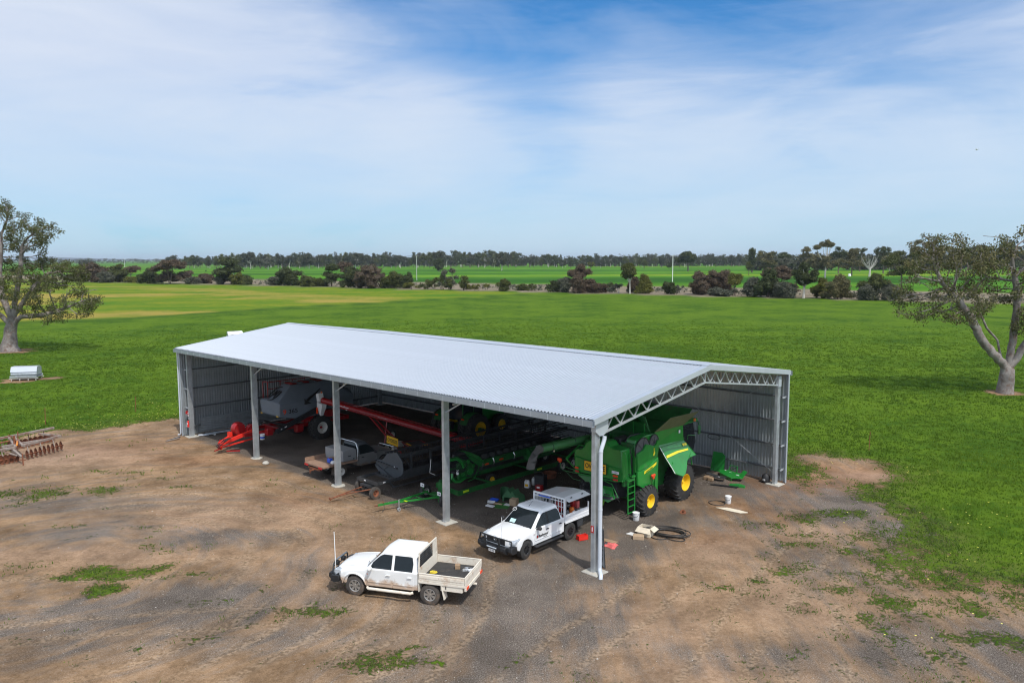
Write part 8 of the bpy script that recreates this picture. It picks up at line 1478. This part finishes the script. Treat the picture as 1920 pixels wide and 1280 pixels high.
# single far trees and the right-hand group: (centre px, width, top, base, kind, leaf, bark, label)
FT = [(1290, 38, 469, 510, 'round', 'leaf_dark', 'bark_dark', 'big lone round-crowned tree right of the pale pole'), (1108, 9, 490, 506, 'round', 'leaf_yellow', 'bark_dark', 'small pale green tree alone in the middle field'), (1208, 11, 488, 505, 'round', 'leaf_olive', 'bark_dark', 'small brownish tree in front of the belt left of the pale pole'), (941, 20, 473, 507, 'gum', 'leaf_far', 'bark_pale', 'solitary gum standing out in front of the belt, centre'),
      (823, 14, 480, 509, 'tall', 'leaf_dark', 'bark_dark', 'dark upright tree in front of the belt near the ridge pole'), (826, 26, 468, 503, 'gum', 'leaf_far', 'bark_dark', 'tallest crown of the belt near the ridge pole'), (1255, 8, 494, 506, 'round', 'leaf_dark', 'bark_dark', 'tiny dark tree just left of the pale pole'), (1358, 12, 487, 501, 'gum', 'leaf_far', 'bark_dark', 'small thin gum between lone tree and right group'),
      (325, 24, 473, 500, 'gum', 'leaf_far', 'bark_pale', 'tall pale gum at the left end of the belt'), (368, 20, 476, 500, 'gum', 'leaf_dark', 'bark_dark', 'dark gum second in the left end of the belt'), (470, 34, 470, 502, 'gum', 'leaf_far', 'bark_pale', 'broad pale-trunked gum behind the left power pole'), (503, 26, 480, 503, 'round', 'leaf_greygreen', 'bark_pale', 'pale rounded gum at the front of the belt, left'), (580, 30, 471, 502, 'gum', 'leaf_far', 'bark_pale', 'broad tall gum in the belt above the roof left part'), (667, 34, 472, 502, 'gum', 'leaf_far', 'bark_pale', 'broad tall gum in the belt behind the largest reddish bush'),
      (1410, 14, 467, 513, 'tall', 'leaf_dark', 'bark_dark', 'thin ragged dark gum leftmost of the right-hand group'), (1404, 12, 494, 518, 'lollipop', 'leaf_olive', 'bark_dark', 'small thin tree in front of the ragged dark gum'), (1437, 38, 468, 515, 'gum', 'leaf_gum_brown', 'bark_dark', 'brown-green gum second from left in the right-hand group'), (1452, 26, 482, 514, 'round', 'leaf_greygreen', 'bark_dark', 'pale grey rounded gum in the right-hand group, left'), (1474, 26, 484, 514, 'round', 'leaf_greygreen', 'bark_dark', 'second pale grey rounded gum in the right-hand group'), (1468, 36, 470, 512, 'gum', 'leaf_dark', 'bark_dark', 'dark gum rising behind the two pale grey ones'), (1513, 28, 465, 514, 'gum', 'leaf_gum_brown', 'bark_dark', 'brown gum left of the tallest in the right-hand group'),
      (1547, 44, 452, 523, 'gum', 'leaf_gum_brown', 'bark_pale', 'tallest pale-limbed gum of the right-hand group'), (1530, 30, 480, 518, 'round', 'leaf_gum_brown', 'bark_dark', 'brownish gum below and left of the tallest one'), (1572, 28, 464, 516, 'gum', 'leaf_dark', 'bark_dark', 'dark thin gum directly right of the tallest one'), (1597, 40, 465, 520, 'gum', 'leaf_gum_brown', 'bark_dark', 'flat-topped brown gum left of the dead tree'), (1612, 26, 466, 512, 'gum', 'leaf_dark', 'bark_dark', 'dark crown behind the flat-topped brown gum'), (1656, 30, 462, 516, 'gum', 'leaf_dark', 'bark_dark', 'dark gum right of the dead white tree'),
      (1668, 34, 478, 518, 'round', 'leaf_gum_brown', 'bark_pale', 'brown gum with pale stem right of the dead tree'), (1690, 66, 468, 541, 'gum', 'leaf_olive', 'bark_dark', 'nearer spreading gum with dark forked trunk, left of the right gum'), (1722, 46, 452, 520, 'gum', 'leaf_gum_brown', 'bark_pale', 'tall open gum behind the right gum left edge'), (1760, 50, 462, 517, 'gum', 'leaf_gum_brown', 'bark_dark', 'gum crown seen through the right gum, left part'), (1800, 52, 466, 516, 'gum', 'leaf_dark', 'bark_dark', 'dark gum crown seen through the middle of the right gum'), (1838, 50, 462, 516, 'gum', 'leaf_gum_brown', 'bark_dark', 'gum crown seen through the right gum, right part'), (1880, 56, 458, 517, 'gum', 'leaf_dark', 'bark_dark', 'dark gum behind the right gum at the picture edge'), (1912, 46, 464, 515, 'gum', 'leaf_gum_brown', 'bark_dark', 'brown gum cut by the right picture edge'),
      (160, 24, 484, 497, 'round', 'leaf_far', 'bark_dark', 'small rounded tree behind the left gum crown edge')]
for i, (cx_, wd, yt, yb, kd, mt, bk, lb) in enumerate(FT):
    x, y = at(cx_, yb); W = wd / F_ * y * 1.22; H = (yb - yt) / F_ * y
    tree('gum_tree' if kd == 'gum' else 'field_tree', lb, 'tree', x, y, W, H, kd, mt, 300 + i, bk, per=.8, leaf=max(.5, y / 778 * .95), turn=i * .9)
# the dead white tree
x, y = at(1630, 522); o = thing('dead_tree', 'bare dead tree with white branches in the right-hand group', 'tree', (x, y, 0))
q = random.Random(9); mb = MB(); mb.tube([(0, 0, -.4), (.2, 0, 3), (.4, 0, 6)], [.8, .6, .5], 7); obj('trunk', mb, M['bark_pale'], o); s_ = 41 / F_ * y / 22
for k in range(11):
    a = -1.2 + 2.4 * k / 10 + q.uniform(-.15, .15); h = q.uniform(13, 21) * (1 - .25 * abs(a)) * s_; p = [(.3, 0, 4 + q.uniform(0, 2.5)), (h * .45 * math.sin(a), q.uniform(-1.5, 1.5), 5 + h * .42), (h * .72 * math.sin(a) + q.uniform(-.8, .8), q.uniform(-2, 2), 5 + h * .78)]
    b_ = MB(); b_.tube(p, [.24, .14, .05], 5); b_.tube([p[1], (p[1][0] + q.uniform(-2.5, 2.5), p[1][1] + q.uniform(-2, 2), p[1][2] + h * .3)], [.14, .04], 4); b_.tube([p[2], (p[2][0] + q.uniform(-1.5, 1.5), p[2][1], p[2][2] + 2.0)], [.07, .03], 4); obj('branch', b_, M['bark_pale'], o)
# the long belt: variants copied
VAR = []
for i in range(10):
    t_ = tree('belt_gum', 'gum tree standing in the long dark belt across the horizon', 'tree', 0, 0, [15, 12, 17, 10, 14, 13, 18, 11, 9, 16][i], 20, 'gum' if i % 5 else 'round', ['leaf_far', 'leaf_far', 'leaf_dark', 'leaf_far', 'leaf_olive'][i % 5], 500 + i, ['bark_pale', 'bark_dark'][i % 2], per=.75, leaf=1.15, single=True, group='gum trees of the long belt across the horizon')
    VAR.append(t_)
q = random.Random(21); first = set(); bx = []
u = 346.0
while u < 1402:
    for row in range(3):
        yb = (501.5 if u < 1050 else 503.2) - row * q.uniform(1.0, 2.2) - (1.0 if u > 1180 else 0) + (0 if u > 430 else -.8)
        if 1135 < u < 1160 and row == 0: continue
        bx.append((u + q.uniform(-4, 4) + row * 5, yb, q.uniform(18, 30) * (1.0 if u < 1000 else .82) * (.8 if u < 420 else 1)))
    u += q.uniform(10, 15)
for n, (uu, yb, hpx) in enumerate(bx):
    v = VAR[q.randrange(10)]; x, y = at(uu, yb); H = hpx / F_ * y; s_ = H / 20
    if v.name not in first: first.add(v.name); o = v
    else: o = v.copy(); COL.objects.link(o)
    o.location = (x, y, 0); o.rotation_euler = (0, 0, q.uniform(0, 6.28)); o.scale = (s_ * q.uniform(.8, 1.1),) * 2 + (s_,)
for v in VAR:
    if v.name not in first: v.location = (*at(700, 500.3), 0)
# far woodland that reads as one mass
rng = np.random.RandomState(77); cs = []
for (u0, u1, yb, hp, n) in ((60, 420, 490.6, 9, 520), (420, 1420, 493.5, 15, 1100), (1300, 1960, 495, 16, 520), (-200, 60, 490.6, 9, 160), (1960, 2300, 494, 14, 200), (425, 1030, 498.5, 17, 1500), (1030, 1400, 500, 15, 700), (1405, 1960, 509, 31, 1500)):
    uu = rng.uniform(u0, u1, n); pr_ = np.interp(uu, np.linspace(u0, u1, 60), rng.uniform(.7, 1.12, 60))
    for k in range(n):
        x, y = at(uu[k], yb + rng.uniform(-.5, .5)); cs.append((x, y, rng.uniform(.03, 1) ** .8 * hp * pr_[k] / F_ * y, 2.6 * min(1.4, y / 1800)))
cs = np.array(cs); P, tone = leaves(cs[:, :3], cs[:, 3] * 1.6, 14, 2.6, rng, .2, .6)
o = bpy.data.objects.new('distant_woodland', tri_mesh('distant_woodland', P, tone, M['leaf_far'])); COL.objects.link(o); tag(o, 'distant woodland reading as one dark line on the horizon', 'woodland', kind='stuff')
hl = MB(); xs = [-9000 + 700 * k for k in range(14)]; hl.loft([[(x, 15000, -20), (x, 14500, 25 + 45 * abs(math.sin(x * .00045)) + 12 * math.sin(x * .0013)), (x, 15500, 20)] for x in xs], False, False)
hh = obj('hills', hl, pbr('far_hills', (.16, .20, .24), .9), smooth=60); hh['kind'] = 'structure'

# ---- the two big gums: branches grown towards their crowns
def colonise(ell, skel, seed, n_att, step=.45, infl=3.2, kill=.75):
    rng = np.random.RandomState(seed); att = []; vol = np.array([a * b_ * c for (_, _, _, a, b_, c) in ell]); vol = vol ** .8 / (vol ** .8).sum()
    for (x, y, z, a, b_, c), f in zip(ell, vol):
        n = int(n_att * f); d = rng.normal(0, 1, (n, 3)); d /= np.linalg.norm(d, axis=1)[:, None]; att.append(np.array([x, y, z]) + d * np.array([a, b_, c]) * rng.uniform(.1, 1, n)[:, None] ** .42)
    att = np.concatenate(att); nodes = []; par = []
    for ch in skel:
        st = ch[0]; base = -1 if st is None else st
        prev = base; pts = ch[1]
        if base >= 0: cur = Vector(nodes[base])
        else: cur = Vector(pts[0]); nodes.append(tuple(cur)); par.append(-1); prev = 0; pts = pts[1:]
        for p in pts:
            p = Vector(p); L = (p - cur).length; k = max(1, int(L / step))
            for i in range(1, k + 1):
                w_ = cur + (p - cur) * i / k; jit = Vector((rng.uniform(-1, 1), rng.uniform(-1, 1), rng.uniform(-1, 1))) * .06; nodes.append(tuple(w_ + jit)); par.append(prev); prev = len(nodes) - 1
            cur = p
        ch.append(prev)
    skn = len(nodes); alive = np.ones(len(att), bool)
    for it in range(70):
        kd = kdtree.KDTree(len(nodes))
        for i, p in enumerate(nodes): kd.insert(p, i)
        kd.balance(); acc = {}
        for i in np.nonzero(alive)[0]:
            co, idx, dist_ = kd.find(att[i])
            if dist_ < kill: alive[i] = False; continue
            if dist_ < infl * (3 if it < 12 else 1): v = (Vector(att[i]) - co).normalized(); acc[idx] = acc.get(idx, Vector((0, 0, 0))) + v
        if not acc: break
        for idx, v in acc.items():
            if v.length < 1e-3: continue
            pv = Vector((0, 0, 0))
            if par[idx] >= 0: pv = (Vector(nodes[idx]) - Vector(nodes[par[idx]])).normalized()
            d = (v.normalized() + pv * .35 + Vector((rng.uniform(-.25, .25), rng.uniform(-.25, .25), rng.uniform(-.2, .2)))).normalized()
            nodes.append(tuple(Vector(nodes[idx]) + d * step)); par.append(idx)
        if len(nodes) > 9000: break
    return nodes, par
def big_gum(label, base, ell, skel, seed, n_att, rbase, leafmats, dens=1.0, dead=(), step=.45, flare=1.7, pw=1.95, leaf=.20, thr_=-1.0):
    nodes, par = colonise(ell, skel, seed, n_att, step); n = len(nodes); ch = [[] for _ in range(n)]
    for i, p in enumerate(par):
        if p >= 0: ch[p].append(i)
    r = [0.0] * n
    for i in range(n - 1, -1, -1):
        r[i] = .017 if not ch[i] else sum(r[c] ** pw for c in ch[i]) ** (1 / pw)
    td = [0] * n
    for i in range(n - 1, -1, -1): td[i] = 0 if not ch[i] else 1 + max(td[c] for c in ch[i])
    sc = rbase / r[0]; r = [max(.014, x * sc if x * sc > .05 else x * (1 + (sc - 1) * .5)) for x in r]
    r = [x if nodes[i][2] > 3 else x * (1 + (flare - 1) * max(0, 1 - nodes[i][2] / 3) ** 2) for i, x in enumerate(r)]
    o = thing('big_gum_tree', label, 'tree', base); mbT, mbB = MB(), MB(); seen = set()
    stack = [(0, [0])]; chains = []
    while stack:
        s0, chain = stack.pop(); cur = s0
        while ch[cur]:
            cs_ = sorted(ch[cur], key=lambda c: -r[c])
            for c in cs_[1:]: stack.append((c, [cur, c]))
            cur = cs_[0]; chain = chain + [cur]
        chains.append(chain)
    for c in chains:
        if len(c) < 2: continue
        rr_ = [r[i] for i in c]; rr_[0] = min(rr_[0], rr_[1] * 1.15); m = mbT if rr_[min(1, len(rr_) - 1)] > .16 else mbB
        ns = 12 if rr_[1] > .3 else 7 if rr_[1] > .08 else 4
        m.tube([nodes[i] for i in c], rr_, ns)
    obj('trunk', mbT, M['bark'], o, smooth=60, recalc=False); obj('branches', mbB, M['bark'], o, smooth=60, recalc=False)['kind'] = 'stuff'
    rng = np.random.RandomState(seed + 1)
    tips = np.array([nodes[i] for i in range(n) if td[i] <= 5 and nodes[i][2] > 3.2]); keep = (rng.uniform(0, 1, len(tips)) < dens) & (np.array([mnoise.noise(Vector(p) * .42) for p in tips]) > thr_); tips = tips[keep]
    hal = rng.uniform(0, 1, len(tips)) < .55
    for nm, sel, mt in (('crown', hal, leafmats[0]), ('crown', ~hal, leafmats[1])):
        P, tone = leaves(tips[sel], .60, 40, leaf, rng, 1.1, .85); c = bpy.data.objects.new(nm, tri_mesh(nm, P, tone, M[mt])); COL.objects.link(c); c.parent = o
    return o
# left gum (east side in view, the rest outside the frame)
EL = [(3.6, 0, 19.6, 4.2, 4, 3.8), (.2, 1, 23.6, 2.2, 2.2, 1.9), (8.2, -1, 19.8, 2.6, 2.6, 2.2), (6.4, 2, 13.0, 6.2, 4.5, 3.2), (5.5, -3.5, 11.0, 5.0, 3.0, 3.2), (12.2, 0, 8.6, 3.8, 3.4, 3.0), (7.6, -1, 6.6, 4.8, 3.2, 1.8), (-.8, 3, 16, 3, 3, 3), (-8, 0, 12, 5, 5, 4), (-6, 0, 20, 4, 4, 3.6), (-4, -2, 8.5, 4, 3, 2.5), (10.5, 1.5, 13.2, 2.6, 2.6, 2.0)]
SK = [[None, [(.2, 0, -.4), (.1, 0, 1.0), (.35, 0, 3.2), (.9, .1, 5.6)]]]
nodes_tmp = None
def skel_ends(SKf): return SKf
_n0 = 1 + int((1.4) / .45) + int(2.2 / .45) + int(2.5 / .45)
def idx_after(pts, step=.45):
    c = 1
    for p, q_ in zip(pts, pts[1:]): c += max(1, int((Vector(q_) - Vector(p)).length / step))
    return c
top = idx_after(SK[0][1]) - 1
SK = [[SK[0][0], [tuple(c * .84 for c in p) for p in SK[0][1]]]]; EL = [tuple(c * .84 for c in e) for e in EL]; top = idx_after(SK[0][1]) - 1
SK += [[top, [(1.3, .2, 8.0), (1.9, .3, 10.4), (2.6, .3, 13.5), (3.2, .2, 17.5)]], [top, [(.2, -.2, 7.4), (-.8, .2, 10.0), (-1.0, .4, 13.5), (-.4, .6, 19)]], [max(3, top - 3), [(2.4, -.3, 5.9), (4.0, -.4, 6.0), (6.5, -.6, 6.2), (9.6, -.2, 7.2)]], [max(3, top - 2), [(-1.4, 0, 6.5), (-4, .3, 9)]], [top, [(2.8, .2, 8.3), (4.6, .3, 10.8), (6.8, .3, 12.8)]]]
SK = SK[:1] + [[t0_, [tuple(c * .84 for c in p) for p in ps]] for t0_, ps in SK[1:]]
big_gum('huge grey-limbed gum tree rising at the left edge of the picture', (-71.1, 109.2, 0), EL, SK, 41, 3000, .80, ('leaf_gum', 'leaf_olive'), .95, step=.45, leaf=.185, thr_=-.22)
ER = [(-5.8, 0, 14.6, 5.6, 4.6, 2.2), (-9.6, 1, 11.2, 3.2, 3, 2.2), (-6.5, -2, 10.6, 3.6, 3, 2.0), (-.2, 1, 14.6, 4.4, 4, 2.6), (1.4, 0, 17.6, 2.8, 3, 1.6), (-6.6, 1.5, 17.0, 3.6, 3, 1.5), (.9, -1.2, 8.6, 2.0, 1.8, 1.5), (6.5, 0, 13, 5, 4.5, 3.2), (-2.6, 2, 11.6, 3.0, 3, 1.6), (5, 1, 17, 3, 3, 1.8), (-2.8, -1, 17.0, 2.4, 2, 1.4)]
SR = [[None, [(0, 0, -.4), (-.05, 0, 1.0), (.05, 0, 2.6)]]]
top = idx_after(SR[0][1]) - 1
SR = [[None, [tuple(c * .85 for c in p) for p in SR[0][1]]]]; ER = [(e[0] * .92, e[1] * .9, e[2] * .84 - .3, e[3] * .86, e[4] * .86, e[5] * .95) for e in ER] + [(-7.2, .5, 7.9, 2.6, 2.2, 1.3), (-3.4, 1.5, 7.6, 2.4, 2, 1.2), (1.0, .5, 10.2, 2.6, 2.4, 1.8)]; top = idx_after(SR[0][1], .40) - 1
SR += [[top, [(-.7, -.1, 3.7), (-1.9, -.2, 4.7), (-3.4, -.1, 6.6), (-4.3, 0, 8.6), (-5.6, .1, 10.2), (-7.4, .2, 12.2)]], [top, [(-.6, .3, 4.2), (-1.0, .5, 6.2), (-2.2, .7, 7.6), (-3.0, .8, 9.2)]], [top, [(.9, 0, 4.0), (1.9, .1, 5.6), (3.4, .2, 7.8), (4.5, .3, 11)]], [top, [(.5, .3, 4.8), (.8, .4, 7.2), (1.0, .4, 11), (.4, .5, 14)]]]
SR = SR[:1] + [[t0_, [tuple(c * .82 for c in p) for p in ps]] for t0_, ps in SR[1:]]
big_gum('open-crowned gum with twisted pale limbs at the right of the paddock', (47, 73.2, 0), ER, SR, 53, 2600, .62, ('leaf_gum_brown', 'leaf_gum'), .9, step=.40, flare=1.25, leaf=.155, thr_=-.24)

# low scrub and dry tussocks along the roadside strip
rng = np.random.RandomState(91); n = 2600; u_s = rng.uniform(-50, 1980, n); cs = []
for k in range(n):
    f = float(fbm(np.array([u_s[k]]), np.array([0.0]), 46, 3, 5)[0]); lo = np.interp(u_s[k], [0, 280, 900, 1330, 1700, 1920], [520, 527, 544, 555, 567, 574]); x, y = at(u_s[k], lo - rng.uniform(1.0, 9.0))
    if rng.uniform(0, 1) < (f - .38) * 3.2: cs.append((x, y, rng.uniform(.15, 1.0), rng.uniform(.5, 1.2)))
cs = np.array(cs); P, tone = leaves(cs[:, :3], cs[:, 3], 16, .45, rng, -.2, .7)
o = bpy.data.objects.new('roadside_scrub', tri_mesh('roadside_scrub', P, tone, M['leaf_greygreen'])); COL.objects.link(o); tag(o, 'low dull scrub scattered along the dry roadside strip', 'scrub', kind='stuff')
# ---------------------------------------------------------------- thin air haze
hb_ = MB(); hb_.box((500, 7000, 50), (21000, 19000, 104)); hz_o = obj('haze', hb_, None, smooth=0); hz_o['kind'] = 'stuff'
hm = bpy.data.materials.new('haze'); hm.use_nodes = True; t = hm.node_tree; t.nodes.clear(); pv = N(t, 'ShaderNodeVolumePrincipled'); pv.inputs['Color'].default_value = (.80, .88, 1, 1); pv.inputs['Density'].default_value = 0.00006; pv.inputs['Anisotropy'].default_value = .2
ou = N(t, 'ShaderNodeOutputMaterial'); t.links.new(pv.outputs[0], ou.inputs['Volume']); hz_o.data.materials.append(hm)
